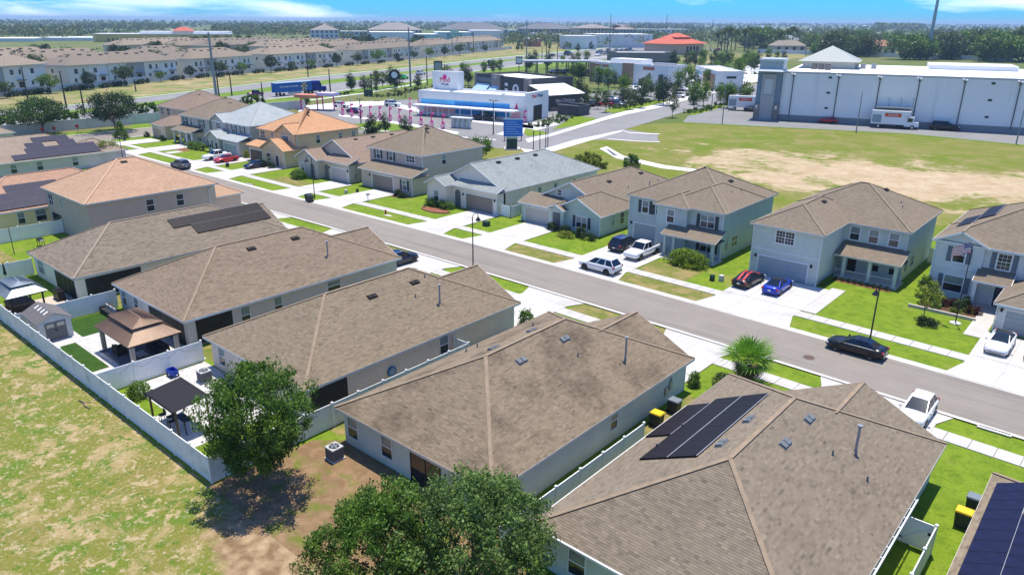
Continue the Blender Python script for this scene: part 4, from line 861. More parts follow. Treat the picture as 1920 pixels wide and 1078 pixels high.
bush('clipped_hedge', 'rounded green hedge left of the arched entry', (-115.6, 73.9, 0), 2.2, 1.3, 1.5, LF2, 110, 36, .17)
bush('clipped_hedge', 'green hedge at the porch beside the orange flower bed', (-159.2, 76.6, 0), 3.3, .9, 1.5, LF2, 80, 30, .25, True)
for x, y, h, lb in ((-59.9, 77.2, 1.1, 'dark shrub at the cream garage door of the two-gabled house'), (-58.0, 77.4, .9, 'small shrub beside the recessed entry of the two-gabled house'), (-55.2, 77.2, 1.3, 'taller shrub under the shuttered window of the two-gabled house'), (-56.4, 75.6, .7, 'low yellow-green ground cover before the shuttered window'), (-53.8, 76.6, .8, 'last shrub in the row at the two-gabled house corner'), (-67.2, 80.3, 1.6, 'dark shrub between the white utility screen and cream garage')):
    bush('garden_shrub', lb, (x, y, 0), .8 if h > .8 else 1.5, .75, h, LF4 if h == .7 else LF3, 45, 30, .14)
tree_pair('cone', 61, 1.35, 1.9, 1.75, 130, 40, .22, LF2, .4, .08, 1.0, .7)
def cone_mesh(seed, r, h, mat, n=150, per=34, size=.2):
    rr = random.Random(seed); pts = []
    for _ in range(n):
        z = rr.random()**1.3; a = rr.uniform(0,6.283); k = rr.uniform(.6,1)*r*(1-z*.93); pts.append((Vector((k*math.cos(a),k*math.sin(a),.2+z*h)), .22*r, min(1,max(0,.5+rr.gauss(0,.18)))))
    return crown(seed, pts, per, size, 1.0, up=.6).mesh('foliage', mat)
t = thing('cone_shrub', 'cone-shaped clipped evergreen on the corner lawn', 'shrub', (-187.4, 72.4, 0)); link('foliage', cone_mesh(5, 1.9, 3.6, LF2), t)
MB().tube((0,0,0), (0,0,1), .08, .05, 6).build('stem', BARK, t)
TREE['sap'] = (crown(9, clump_points(9, 40, .95, 1.3, 2.5, .3, .35), 34, .2, 1.0).mesh('crown', LF4), trunk_mesh(9, 2.0, .05, clump_points(9, 12, .8, 1.0, 2.4)).mesh('trunk', BARK))
tree('young_tree', 'thin young yellow-green tree on the flagpole lawn', 'sap', (-13.3, 76.2, 0))
bush('garden_shrub', 'dark low bush in the lawn at the foot of the young tree', (-12.7, 74.6, 0), .95, .8, .75, LF3, 45, 30, .14)
tree_pair('young2', 71, 1.9, 1.5, 3.0, 60, 34, .3, LF4, .6, .08, 1.8)
tree('young_tree', 'small feathery light green tree beside the street lamp at the bend', 'young2', (-155.6, 57.0, 0))
# plants in the beds before the flagpole house
sheet('flower_bed', [(-14.6,79.0),(-9.3,79.0),(-9.3,83.4),(-15,83.4)], .03, MULCH)
MB().box(-15.4, -9.4, 78.85, 79.1, 0, .28).build('bed_edging', plain('stone_edging', (.50,.45,.38), .9, var=.15, scale=4), None, kind='structure')
bedr = random.Random(3)
for i in range(16):
    x, y = bedr.uniform(-14.5, -9.6), bedr.uniform(79.6, 82.8); c = i % 4
    bush('bed_plant', ('green plant in the mulch bed before the grey flagpole house', 'dark red leafed plant in the mulch bed before the flagpole house', 'yellow-green plant in the mulch bed before the flagpole house', 'dark green plant in the mulch bed before the flagpole house')[c], (x, y, 0), .5, .5, (.7,.8,.5,1.1)[c], (LF2, leafmat('leaf_red', (.03,.012,.012), (.10,.03,.03)), LF4, LF3)[c], 22, 24, .14, group=('green bed plants', 'red bed plants', 'yellow bed plants', 'dark bed plants')[c], cat='plant')
bush('garden_shrub', 'tall dark shrub at the left corner of the flagpole house', (-14.9, 83.0, 0), .8, .7, 2.3, LF1, 60, 30, .16)
sheet('porch_bed', [(-23.9,81.9),(-18.0,81.9),(-18.0,83.0),(-23.9,83.0)], .03, MULCHR)
for i in range(9):
    bush('bed_plant', 'low dark plant in the bed along the railed porch', (-23.6+i*.66, 82.4, 0), .32, .3, .4, LF3, 12, 18, .12, group='plants along the railed porch', cat='plant')
for i in range(6):
    bush('bed_plant', 'low green plant along the sage garage side wall', (-24.2, 79.2+i*.55, 0), .3, .3, .45, LF2, 12, 18, .12, group='plants along the sage garage wall', cat='plant')
def ring(name, c, rx, ry, mat, z=.02): sheet(name, [(c[0]+rx*math.cos(a), c[1]+ry*math.sin(a)) for a in [i*math.pi/12 for i in range(24)]], z, mat)
ring('mulch_ring', (-80.0, 74.2), 2.7, 1.3, MULCHR)
t = thing('mulch_edging', 'low red scalloped edging round the mulch before the clipped hedge', 'edging', (-80, 74.2, 0))
BRK = plain('brick_edging', (.32,.12,.08), .85, var=.15, scale=6)
bm_ = MB().tbox(-.16, .16, -.06, .06, 0, .16, .02, .01).mesh('brick', BRK)
for i in range(40):
    a = math.pi*(1.0+1.15*i/39)-.2; link('brick', bm_, t, (2.72*math.cos(a), 1.33*math.sin(a), 0), a+math.pi/2)
ring('planting_bed', (-91.2, 76.6), 2.2, 1.0, MULCH); ring('flower_bed', (-160.5, 74.4), 2.4, 1.0, MULCHR); ring('planting_bed', (-130, 75.2), 3.2, 1.4, MULCH)
for x, y, h, lb in ((-91.8,76.9,.9,'twiggy dark shrub in the bed under the black-shuttered window'), (-90.2,76.4,.6,'low shrub at the end of the bed under the black-shuttered window'), (-131.3,75.6,1.7,'tall dark shrub before the tan porch'), (-129.6,75.4,1.4,'middle dark shrub before the tan porch'), (-127.6,75.8,1.1,'right dark shrub before the tan porch'), (-184.9,77.4,1.2,'clipped dark shrub left of the peach garage door'), (-176.2,77.2,1.3,'clipped dark shrub right of the peach garage door'), (-141.2,78.6,1.5,'bright shrub at the grey garage behind the red sedan')):
    bush('garden_shrub', lb, (x, y, 0), .75, .7, h, LF3 if h != 1.5 else LF4, 40, 26, .17)
bush('garden_shrub', 'dark shrub at the front corner of the low beige near house', (-41.0, 49.2, 0), .7, .7, 1.7, LF1, 50, 28, .16); bush('garden_shrub', 'small dark shrub at the streaked-roof house corner by the drive', (-23.3, 48.6, 0), .5, .5, 1.2, LF1, 40, 26, .14)
bush('garden_shrub', 'leafy plants in the corner of the pergola yard', (-53.9, 18.9, 0), .9, .8, 1.1, LF2, 50, 30, .15); bush('garden_shrub', 'pinkish flowering shrub at the fence corner of the gazebo yard', (-57.2, 17.8, 0), .5, .4, .8, leafmat('leaf_pink', (.10,.05,.03), (.40,.18,.14)), 26, 20, .11)
bush('garden_shrub', 'round bush behind the brown roof at the pond field', (-77.3, 124.5, 0), 1.8, 1.6, 2.4, LF1, 80, 30, .28); bush('garden_shrub', 'pale yellow-green bush behind the pale grey-green roof', (-83.5, 119.0, 0), 4.2, 2.4, 2.6, LF4, 120, 30, .35)
tree_pair('round', 81, 2.3, 2.0, 2.8, 90, 36, .3, LF1, .6, .12, 1.4)
tree('leafy_tree', 'dense dark tree behind the taupe-grey two-storey house', 'round', (-104.2, 109.5, 0))
# the fan palm on the near verge
def palm_meshes(seed):
    rr = random.Random(seed); g, d = MB(), MB()
    for i in range(60):
        el = -1.05+2.45*(i/59.)+rr.uniform(-.12,.12); a = i*2.399+rr.uniform(-.5,.5); dead = el < .0; L = rr.uniform(.75,1.0) if dead else rr.uniform(1.1,1.7)
        mb = d if dead else g; dirv = Vector((math.cos(a)*math.cos(el), math.sin(a)*math.cos(el), math.sin(el))); hub = Vector((0,0,1.55))+dirv*(rr.uniform(.45,.95) if not dead else .35); tip = hub+dirv*L*.55
        mb.poly([Vector((0,0,1.45)), hub, hub+Vector((0,0,.03)), Vector((0,0,1.49))], 0, tone=.3)
        side = dirv.cross(Vector((0,0,1))).normalized(); upv = side.cross(dirv); tn = min(1,max(0,.35+.5*el/1.4+rr.gauss(0,.12)))
        for k in range(11):
            b = (k-5)/5*1.05; q = dirv*math.cos(b)+side*math.sin(b); dr = Vector((0,0,-.28*abs(b)*(1 if not dead else 1.6)-.1)); w = side*math.cos(b)*.05-dirv*math.sin(b)*.05
            mid = hub+q*L*.55; end = hub+q*L*rr.uniform(.9,1.05)+dr*L*.6
            mb.poly([hub, mid+w, end, mid-w], 0, tone=min(1,max(0,tn+rr.gauss(0,.1))))
    return g.mesh('fronds', leafmat('palm_green', (.04,.11,.010), (.20,.40,.03))), d.mesh('dead_fronds', leafmat('palm_dead', (.10,.06,.03), (.42,.30,.16), .1))
t = thing('fan_palm', 'squat fan palm with bright top and brown dead skirt by the driveway', 'palm', (-20.4, 52.0, 0)); t.scale = (1.15, 1.15, 1.12)
pg, pd = palm_meshes(4); link('fronds', pg, t); link('dead_fronds', pd, t); MB().tube((0,0,0), (0,0,1.5), .26, .2, 10).build('trunk', BARK, t)
bush('garden_shrub', 'grey-green shrub at the foot of the fan palm', (-21.6, 50.3, 0), .8, .7, .9, LF5, 40, 26, .15)

# ================================================================ STREET LAMPS, HYDRANT, BOXES, BINS
def lamp(label, x, y, h, dy):
    t = thing('street_lamp', label, 'street lamp', (x, y, 0)); mb = MB().tube((0,0,0), (0,0,.5), .13, .10, 10).tube((0,0,.5), (0,0,h), .075, .055, 8)
    mb.build('post', BLACKM, t); arc = [Vector((0, dy*(.45-.45*math.cos(a)), h+.45*math.sin(a))) for a in [math.pi*i/10 for i in range(11)]]
    MB().path(arc, .035, 6).build('hook', BLACKM, t)
    MB().tube((0,dy*.9,h-.02), (0,dy*.9,h-.14), .07, .09, 8).tube((0,dy*.9,h-.14), (0,dy*.9,h-.42), .12, .3, 12).tube((0,dy*.9,h-.42), (0,dy*.9,h-.47), .31, .31, 12).build('lantern', BLACKM, t)
    MB().ball((0,dy*.9,h-.5), .16, .16, .12, 8, 4).build('globe', plain('lamp_glass', (.6,.6,.56), .2), t); return t
lamp('black hooked street lamp rising behind the parked black sedan', -15.5, 66.8, 5.3, -1); lamp('black hooked street lamp behind the beige house roof peak', -55.5, 57.0, 6.4, 1)
lamp('black hooked street lamp beside the dark bins on the far verge', -100.0, 66.5, 6.5, -1); lamp('black hooked street lamp by the feathery young tree', -148.5, 57.0, 5.6, 1)
t = thing('fire_hydrant', 'small red fire hydrant on the far verge', 'hydrant', (-83.7, 67.6, 0))
MB().tube((0,0,0), (0,0,.08), .17, .17, 10).tube((0,0,.08), (0,0,.55), .11, .11, 10).tube((-.2,0,.42), (.2,0,.42), .055, .055, 8).build('barrel', RED, t); MB().ball((0,0,.55), .13, .13, .16, 10, 4, v0=0).build('bonnet', RED, t)
lot_patch('hydrant_pad', -83.6, -82.2, 67.3, 67.9, CONC2, .01)
def box_thing(name, label, cat, loc, sx, sy, sz, mat, lid=None, group=None, rz=0.0):
    t = thing(name, label, cat, loc, rz, group); MB().tbox(-sx/2, sx/2, -sy/2, sy/2, 0, sz, .015, .015).build('body', mat, t); MB().tbox(-sx/2-.02, sx/2+.02, -sy/2-.02, sy/2+.02, sz, sz+.06, .03, .03).build('lid', lid or mat, t); return t
UG = plain('utility_green', (.02,.055,.035), .5); UW = plain('utility_tan', (.55,.53,.47), .6)
box_thing('utility_box', 'dark green utility box on the lawn before the round hedge', 'utility box', (-33.9, 72.8, 0), .45, .45, .6, UG); box_thing('utility_box', 'pale utility box beside the dark one before the round hedge', 'utility box', (-33.1, 73.4, 0), .45, .45, .6, UW)
box_thing('utility_box', 'dark green utility box on the lawn before the white utility screen', 'utility box', (-68.2, 72.8, 0), .9, .7, .6, UG); box_thing('utility_box', 'small dark utility box on the lawn beside the dark sedan drive', 'utility box', (-135.2, 70.9, 0), .5, .5, .7, UG)
box_thing('utility_box', 'pale utility post on the lawn of the cream garage house', 'utility box', (-99.4, 72.2, 0), .4, .4, .55, UW); box_thing('utility_box', 'small dark lawn stake box right of the cream garage house drive', 'utility box', (-98.7, 74.0, 0), .35, .35, .5, UG)
t = thing('mailbox', 'small white mailbox post at the edge of the brown garage drive', 'mailbox', (-92.1, 71.0, 0)); MB().box(-.05, .05, -.05, .05, 0, 1.0).build('post', WHITE, t); MB().tbox(-.14, .14, -.28, .28, 1.0, 1.28, .03, 0).build('box', plain('mailbox_grey', (.5,.5,.5), .5), t)
BING = plain('bin_dark', (.03,.04,.04), .5); BINL = plain('bin_lid_grey', (.18,.21,.23), .4); BINY = plain('bin_lid_yellow', (.72,.48,.02), .45)
def bin_(label, x, y, lid, rz=0.0):
    t = thing('wheeled_bin', label, 'bin', (x, y, 0), rz); MB().tbox(-.30, .30, -.36, .36, .06, 1.0, -.06, -.06).build('body', BING, t)
    MB().tbox(-.38, .38, -.46, .44, 1.0, 1.09, .03, .04).build('lid', lid, t); MB().tube((-.34,.44,.95), (.34,.44,.95), .025, .025, 6).build('handle', BLACKM, t)
    for s in (-1, 1): MB().tube((s*.26,.36,.14), (s*.34,.36,.14), .14, .14, 10).build('wheel', TYRE, t)
bin_('yellow-lidded bin beside the streaked-roof house', -22.35, 41.4, BINY, math.pi/2); bin_('grey-lidded bin behind the yellow-lidded one', -22.35, 43.9, BINL, math.pi/2); bin_('yellow-lidded bin at the lower right roof edge', -3.5, 43.3, BINY, -math.pi/2); bin_('grey-lidded bin tucked behind the lower right roof', -3.3, 45.2, BINL, -math.pi/2)
bin_('left dark bin at the street kerb under the lamp', -99.4, 64.9, BING, .2); bin_('right dark bin at the street kerb under the lamp', -98.4, 64.6, BING, -.1); bin_('dark bin at the tan corner house', -175.0, 80.0, BING); bin_('yellow-lidded bin at the tan corner house', -173.8, 80.2, BINY); bin_('dark bin beside the white utility screen', -69.4, 81.4, BING)

# ================================================================ BACK YARDS
sheet('patio', [(-73.2,17.2),(-56.5,17.2),(-56.5,25.6),(-69.0,25.6),(-69.0,24.0),(-73.2,24.0)], .012, PAVER); rect('turf', -73.9, -69.0, 20.4, 24.2, .024, TURF); rect('turf', -68.2, -60.9, 18.0, 19.5, .026, TURF); rect('lawn_strip', -73.9, -69.8, 17.1, 17.4, .02, LAWN)
sheet('patio', [(-56.1,19.2),(-50,19.2),(-50,18.0),(-44,18.0),(-44,25.2),(-56.1,25.2)], .012, PAVER); rect('patio', -82.5, -76.5, 20.2, 23.6, .012, plain('patio_tan', (.50,.42,.34), .9, var=.1))
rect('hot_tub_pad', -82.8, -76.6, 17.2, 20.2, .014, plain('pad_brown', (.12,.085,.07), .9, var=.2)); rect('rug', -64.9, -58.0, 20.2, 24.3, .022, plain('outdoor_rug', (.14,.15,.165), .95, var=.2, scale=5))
def gazebo(label, x0, x1, y0, y1, ze, zp, mat, post, curtain=None, tiers=True):
    t = thing('gazebo', label, 'gazebo', ((x0+x1)/2, (y0+y1)/2, 0)); hx, hy = (x1-x0)/2, (y1-y0)/2; mb = MB(); k = .52
    def tier(ax, ay, z0, bx, by, z1):
        c = [(-ax,-ay,z0),(ax,-ay,z0),(ax,ay,z0),(-ax,ay,z0)]; d = [(-bx,-by,z1),(bx,-by,z1),(bx,by,z1),(-bx,by,z1)]
        for i in range(4):
            j = (i+1) % 4; A, B, C_, D_ = Vector(c[i]), Vector(c[j]), Vector(d[j]), Vector(d[i]); n = max(3, int((B-A).length/.22)); nr = (B-A).cross(D_-A).normalized()
            for q in range(n):
                f0, f1 = q/n, (q+1)/n; f2 = f0+.18/n; a0, a1, a2 = A.lerp(B,f0), A.lerp(B,f1), A.lerp(B,f2); d0, d1, d2 = D_.lerp(C_,f0), D_.lerp(C_,f1), D_.lerp(C_,f2)
                mb.poly([a0+nr*.03, a2+nr*.03, d2+nr*.03, d0+nr*.03]); mb.poly([a2+nr*.03, a2, d2, d2+nr*.03]); mb.poly([a2, a1, d1, d2])
        mb.poly(d)
    zm = ze+(zp-ze)*.68; ry = max(.05, hy*.0)
    if tiers:
        tier(hx, hy, ze, hx-hy*k*1.05, hy*(1-k)*.95, zm); tier(hx-hy*k*.9, hy*(1-k)*1.2, zm+.14, max(.1, hx-hy), .04, zp+.14)
    else: tier(hx, hy, ze, max(.1, hx-hy), .04, zp)
    mb.build('roof', mat, t)
    mb = MB()
    for sx in (-1, 1):
        mb.beam((sx*(hx-.12),-hy+.12,ze-.08), (sx*(hx-.12),hy-.12,ze-.08), .1, .14); mb.beam((-hx+.12,sx*(hy-.12),ze-.08), (hx-.12,sx*(hy-.12),ze-.08), .1, .14)
    mb.build('beam_frame', post, t)
    for sx in (-1, 1):
        for sy in (-1, 1):
            MB().box(sx*(hx-.4)-.07, sx*(hx-.4)+.07, sy*(hy-.4)-.07, sy*(hy-.4)+.07, 0, ze-.1).build('post', post, t)
            if curtain:
                c = MB()
                for q in range(6):
                    a = q/6*6.283; cx, cy = sx*(hx-.4)+.14*math.cos(a), sy*(hy-.4)+.14*math.sin(a); c.tube((cx,cy,.1), (cx*1.0,cy,ze-.2), .06, .10 if q % 2 else .05, 6)
                c.build('curtain', curtain, t)
    return t
BRM = plain('gazebo_bronze', (.235,.155,.105), .45, metal=.2, var=.08, scale=1); GZB = plain('gazebo_silver', (.26,.31,.35), .4, metal=.25, var=.2, scale=.6); CURT = plain('curtain_cloth', (.42,.36,.30), .9, var=.1)
gazebo('brown two-tier metal gazebo with tied curtains over a patio set', -65.0, -58.2, 20.2, 24.6, 2.3, 3.55, BRM, plain('gazebo_frame', (.07,.05,.04), .5), CURT)
gazebo('blue-grey two-tier gazebo over a hot tub at the left edge', -82.6, -77.6, 17.3, 20.8, 2.3, 3.2, GZB, BLACKM)
PERG = plain('pergola_black', (.016,.016,.02), .6, var=.1, spec=.15)
t = thing('pergola', 'dark metal pergola with sloping ribbed roof beside the rear fence', 'pergola', (-47.4, 19.05, 0))
mb = MB()
for i in range(20):
    x = -2.1+i*.21; mb.poly([(x,-1.25,2.35),(x+.03,-1.25,2.35),(x+.03,1.25,2.62),(x,1.25,2.62)]); mb.poly([(x+.03,-1.25,2.35),(x+.21,-1.25,2.31),(x+.21,1.25,2.58),(x+.03,1.25,2.62)])
mb.box(-2.15, 2.15, -1.3, -1.22, 2.2, 2.36).box(-2.15, 2.15, 1.22, 1.3, 2.45, 2.62); mb.build('roof', PERG, t)
for sx in (-1, 1):
    for sy in (-1, 1): MB().box(sx*1.95-.06, sx*1.95+.06, sy*1.1-.06, sy*1.1+.06, 0, 2.3 if sy < 0 else 2.5).build('post', WOOD, t)
CUSH = plain('dark_cushion', (.035,.035,.04), .9, var=.15); WICK = plain('dark_wicker', (.035,.028,.024), .8, var=.3, scale=20)
def sofa(label, x, y, w, rz, mat=CUSH, grp=None, cush=None):
    t = thing('patio_sofa', label, 'sofa', (x, y, .02), rz, grp); MB().box(-w/2, w/2, -.4, .4, 0, .34).build('base', WICK, t); MB().box(-w/2, w/2, .28, .42, .34, .82).build('backrest', WICK, t)
    for s in (-1, 1): MB().box(s*w/2-.08, s*w/2+.08, -.4, .42, .0, .62).build('armrest', WICK, t)
    n = max(1, int(w/.7))
    for i in range(n):
        a = -w/2+.1+i*(w-.2)/n; MB().tbox(a, a+(w-.2)/n-.02, -.38, .26, .345, .5, .02, .02).build('cushion', mat, t); MB().tbox(a+.04, a+(w-.2)/n-.06, .12, .27, .5, .85, .02, .02).build('pillow', cush or mat, t)
    return t
sofa('black wicker sofa with black and white cushions against the shed fence', -72.6, 24.2, 2.6, math.pi/2*.0+.0, CUSH, cush=plain('patterned_cushion', (.42,.42,.42), .9, var=.9, scale=9)); sofa('dark sofa under the brown gazebo, by the house', -61.0, 23.6, 2.6, 0); sofa('dark armchair under the brown gazebo, toward the side fence', -58.9, 21.6, .95, -math.pi/2); sofa('dark armchair under the brown gazebo, front corner', -62.9, 21.2, .95, math.pi)
def table(label, x, y, sx, sy, h, top, leg):
    t = thing('patio_table', label, 'table', (x, y, .02)); MB().box(-sx/2, sx/2, -sy/2, sy/2, h-.05, h).build('table_top', top, t)
    for a in (-1, 1):
        for b in (-1, 1): MB().box(a*(sx/2-.06)-.03, a*(sx/2-.06)+.03, b*(sy/2-.06)-.03, b*(sy/2-.06)+.03, 0, h-.05).build('leg', leg, t)
    return t
table('low glass topped table under the brown gazebo', -60.6, 22.0, 1.3, .8, .42, GREYM, BLACKM); table('dark bar table under the dark pergola', -46.6, 18.9, 1.4, .6, 1.0, BLACKM, BLACKM)
for i in range(3):
    t = thing('bar_stool', 'black bar stool under the dark pergola', 'stool', (-48.6+i*.7, 18.3+.25*(i % 2), .02), 0, 'stools under the pergola'); MB().box(-.2, .2, -.2, .2, .7, .76).build('seat', CUSH, t); MB().box(-.2, .2, .16, .2, .76, 1.1).build('backrest', CUSH, t)
    for a in (-1, 1):
        for b in (-1, 1): MB().beam((a*.22,b*.22,0), (a*.16,b*.16,.7), .03).build('leg', BLACKM, t)
t = thing('hot_tub', 'square hot tub with folded brown cover under the blue-grey gazebo', 'hot tub', (-80.2, 18.9, 0)); MB().tbox(-1.15, 1.15, -1.0, 1.0, .02, .9, .03, .03).build('cabinet', plain('tub_cabinet', (.06,.042,.034), .7, var=.2, scale=5), t); MB().tbox(-1.2, 0, -1.05, 1.05, .9, 1.05, .03, .03).tbox(.02, 1.2, -1.05, 1.05, .9, 1.05, .03, .03).build('cover', plain('tub_cover', (.17,.11,.075), .7, var=.2), t)
# shed
SHW = plain('shed_resin', (.50,.52,.51), .6, var=.05); SHD = plain('shed_door', (.13,.135,.14), .6); SHR = plain('shed_roof', (.135,.125,.12), .8, var=.15, scale=4)
t = thing('garden_shed', 'grey resin shed with double doors and skylights in the corner of the yard', 'shed', (-71.9, 18.75, .02))
MB().box(-1.9, 1.9, -1.3, 1.3, 0, 1.88).poly([(1.9,-1.3,1.88),(1.9,1.3,1.88),(1.9,0,2.5)]).poly([(-1.9,1.3,1.88),(-1.9,-1.3,1.88),(-1.9,0,2.5)]).build('wall', SHW, t)
mb = MB()
for s in (-1, 1):
    n = 9
    for i in range(n):
        f0, f1 = i/n, (i+1)/n; y0_, y1_ = s*1.45*(1-f0), s*1.45*(1-f1); z0, z1 = 1.84+.74*f0, 1.84+.74*f1
        q = [(-2.1,y0_,z0+.03),(2.1,y0_,z0+.03),(2.1,y1_,z1),(-2.1,y1_,z1)]; mb.poly(q if s < 0 else q[::-1]); e = [(-2.1,y0_,z0),(2.1,y0_,z0),(2.1,y0_,z0+.03),(-2.1,y0_,z0+.03)]; mb.poly(e)
rf = mb.build('roof', SHR, t)
for i in range(4): MB().poly([(-1.2+i*.75,-.55,2.34),(-.95+i*.75,-.55,2.34),(-.95+i*.75,-.15,2.545),(-1.2+i*.75,-.15,2.545)]).build('skylight', plain('skylight_plastic', (.75,.76,.76), .3), rf)
for s in (-1, 1):
    d = MB().box(1.9, 1.94, min(0,s*.85)+.01, max(0,s*.85)-.01, .06, 1.72).build('door', SHD, t); MB().box(1.94, 1.955, s*.42-.3, s*.42+.3, 1.26, 1.6).build('window_light', plain('shed_light', (.55,.52,.40), .4), d)
    for q in range(3): MB().box(1.955, 1.962, s*.42-.3+q*.2+.09, s*.42-.3+q*.2+.11, 1.26, 1.6).build('muntin', SHD, d)
    MB().box(1.94, 1.99, s*.06-.02, s*.06+.02, .85, 1.05).build('handle', BLACKM, d)
# air conditioners
def aircon(label, x, y):
    t = thing('air_conditioner', label, 'air conditioner', (x, y, .02)); MB().box(-.5, .5, -.5, .5, 0, .08).build('pad', CONC2, t); mb = MB().tbox(-.42, .42, -.42, .42, .08, .86, .0, .0)
    for i in range(16):
        for sx, sy in ((1,0),(0,1)):
            z = .14+i*.045
            for s in (-1, 1): mb.box(-.40 if sx else s*.43-.008, .40 if sx else s*.43+.008, s*.43-.008 if sx else -.40, s*.43+.008 if sx else .40, z, z+.02)
    mb.build('casing', plain('ac_grey', (.19,.18,.175), .6), t); MB().tbox(-.45, .45, -.45, .45, .86, .92, .02, .02).build('top', plain('ac_top', (.46,.47,.46), .5), t)
    MB().tube((0,0,.92), (0,0,.935), .34, .34, 20).build('fan_well', BLACKM, t)
    f = MB()
    for i in range(5): a = i*1.2566; f.beam((0,0,.945), (.3*math.cos(a),.3*math.sin(a),.945), .1, .01)
    f.build('fan', GREYM, t); MB().tube((0,0,.95), (0,0,.96), .36, .36, 20, cap=False).build('grille', DARK, t)
aircon('grey air conditioner on the white pavers beside the beige house', -52.7, 23.5); aircon('grey air conditioner behind the streaked-roof house', -35.9, 23.7)
t = thing('yard_cart', 'blue folding wagon on the white pavers', 'cart', (-55.4, 22.2, .02)); BLUEP = plain('blue_canvas', (.02,.07,.42), .6)
MB().box(-.45, .45, -.3, -.27, .25, .6).box(-.45, .45, .27, .3, .25, .6).box(-.45, -.42, -.3, .3, .25, .6).box(.42, .45, -.3, .3, .25, .6).box(-.45, .45, -.3, .3, .22, .25).build('tub', BLUEP, t)
for a in (-1, 1):
    for b in (-1, 1): MB().tube((a*.34,b*.33,.11), (a*.34,b*.27,.11), .11, .11, 10).build('wheel', TYRE, t)
MB().path([Vector((.45,0,.3)), Vector((.8,0,.8)), Vector((.8,.15,.8))], .015, 5).build('handle', BLACKM, t)
t = thing('covered_grill', 'barbecue under a black cover at the screened porch', 'grill', (-80.9, 22.6, .02)); MB().tbox(-.75, .75, -.35, .35, 0, 1.0, .04, .04).tbox(-.5, .5, -.3, .3, 1.0, 1.22, .1, .1).build('cover', BLACKM, t); MB().tube((.6,-.3,.05), (.6,-.3,.0), .05, .05, 6).build('foot', BLACKM, t)
t = thing('barbecue', 'open barbecue on legs behind the two-storey taupe house', 'grill', (-103.0, 28.0, 0)); MB().box(-.5, .5, -.3, .3, .75, 1.0).build('firebox', BLACKM, t); MB().box(.5, 1.0, -.25, .25, .85, .9).build('side_shelf', GREYM, t)
for a in (-1, 1):
    for b in (-1, 1): MB().box(a*.45-.03, a*.45+.03, b*.25-.03, b*.25+.03, 0, .75).build('leg', BLACKM, t)
t = thing('clothes_pole', 'thin dark pole standing in the dry yard', 'pole', (-101.6, 24.6, 0)); MB().tube((0,0,0), (0,0,3.2), .05, .04, 8).build('shaft', WOOD, t); MB().tube((0,0,3.2), (0,0,3.26), .06, .06, 8).build('cap', WOOD, t)
t = thing('folded_umbrella', 'folded black patio umbrella by the left white fence', 'umbrella', (-90.3, 20.6, 0)); MB().tube((0,0,0), (0,0,2.4), .025, .025, 6).build('pole', BLACKM, t); MB().tube((0,0,1.0), (0,0,2.3), .16, .05, 8).build('canopy', BLACKM, t)
t = thing('fallen_branch', 'dry fallen branch lying on the grass outside the rear fence', 'branch', (-55.8, 15.6, .03)); MB().path([Vector((-.9,0,.02)), Vector((-.2,.08,.07)), Vector((.5,-.05,.05)), Vector((1.1,.05,.02))], .04, 6).build('limb', BARK, t); MB().path([Vector((-.2,.08,.07)), Vector((.2,.5,.06))], .025, 5).build('twig', BARK, t)
# string lights on the pergola yard fence
t = thing('string_lights', 'drooping string of patio bulbs along the pergola yard fence', 'string lights', (-56.1, 17.5, 0))
pts = []
for s in range(4):
    for i in range(7): f = i/7; pts.append(Vector((.06, s*1.9+f*1.9, 1.85-.45*4*f*(1-f))))
MB().path(pts, .008, 4).build('wire', BLACKM, t)
for p in pts[::2]: MB().ball(p-Vector((0,0,.06)), .035, .035, .05, 6, 4).build('bulb', plain('bulb_glass', (.5,.48,.4), .2), t)
t = thing('wall_tire', 'blue rimmed round tray hung on the beige house side wall', 'tray', (-41.18, 33.0, 0)); MB().tube((0,0,1.15), (.12,0,1.15), .42, .42, 16).build('rim', plain('tray_blue', (.03,.16,.34), .5), t); MB().tube((.12,0,1.15), (.13,0,1.15), .3, .3, 16).build('face', plain('tray_pale', (.25,.35,.4), .5), t)
# electric meter and downpipes on the streaked-roof house
t = N[2][0]; mb = MB().box(-23.52, -23.4, 45.0, 45.35, 1.0, 1.7).tube((-23.45,45.17,1.7), (-23.45,45.17,2.9), .04, .04, 6).box(-23.52, -23.42, 44.4, 44.8, .7, 1.4); mb.build('meter_box', GREYM, t)
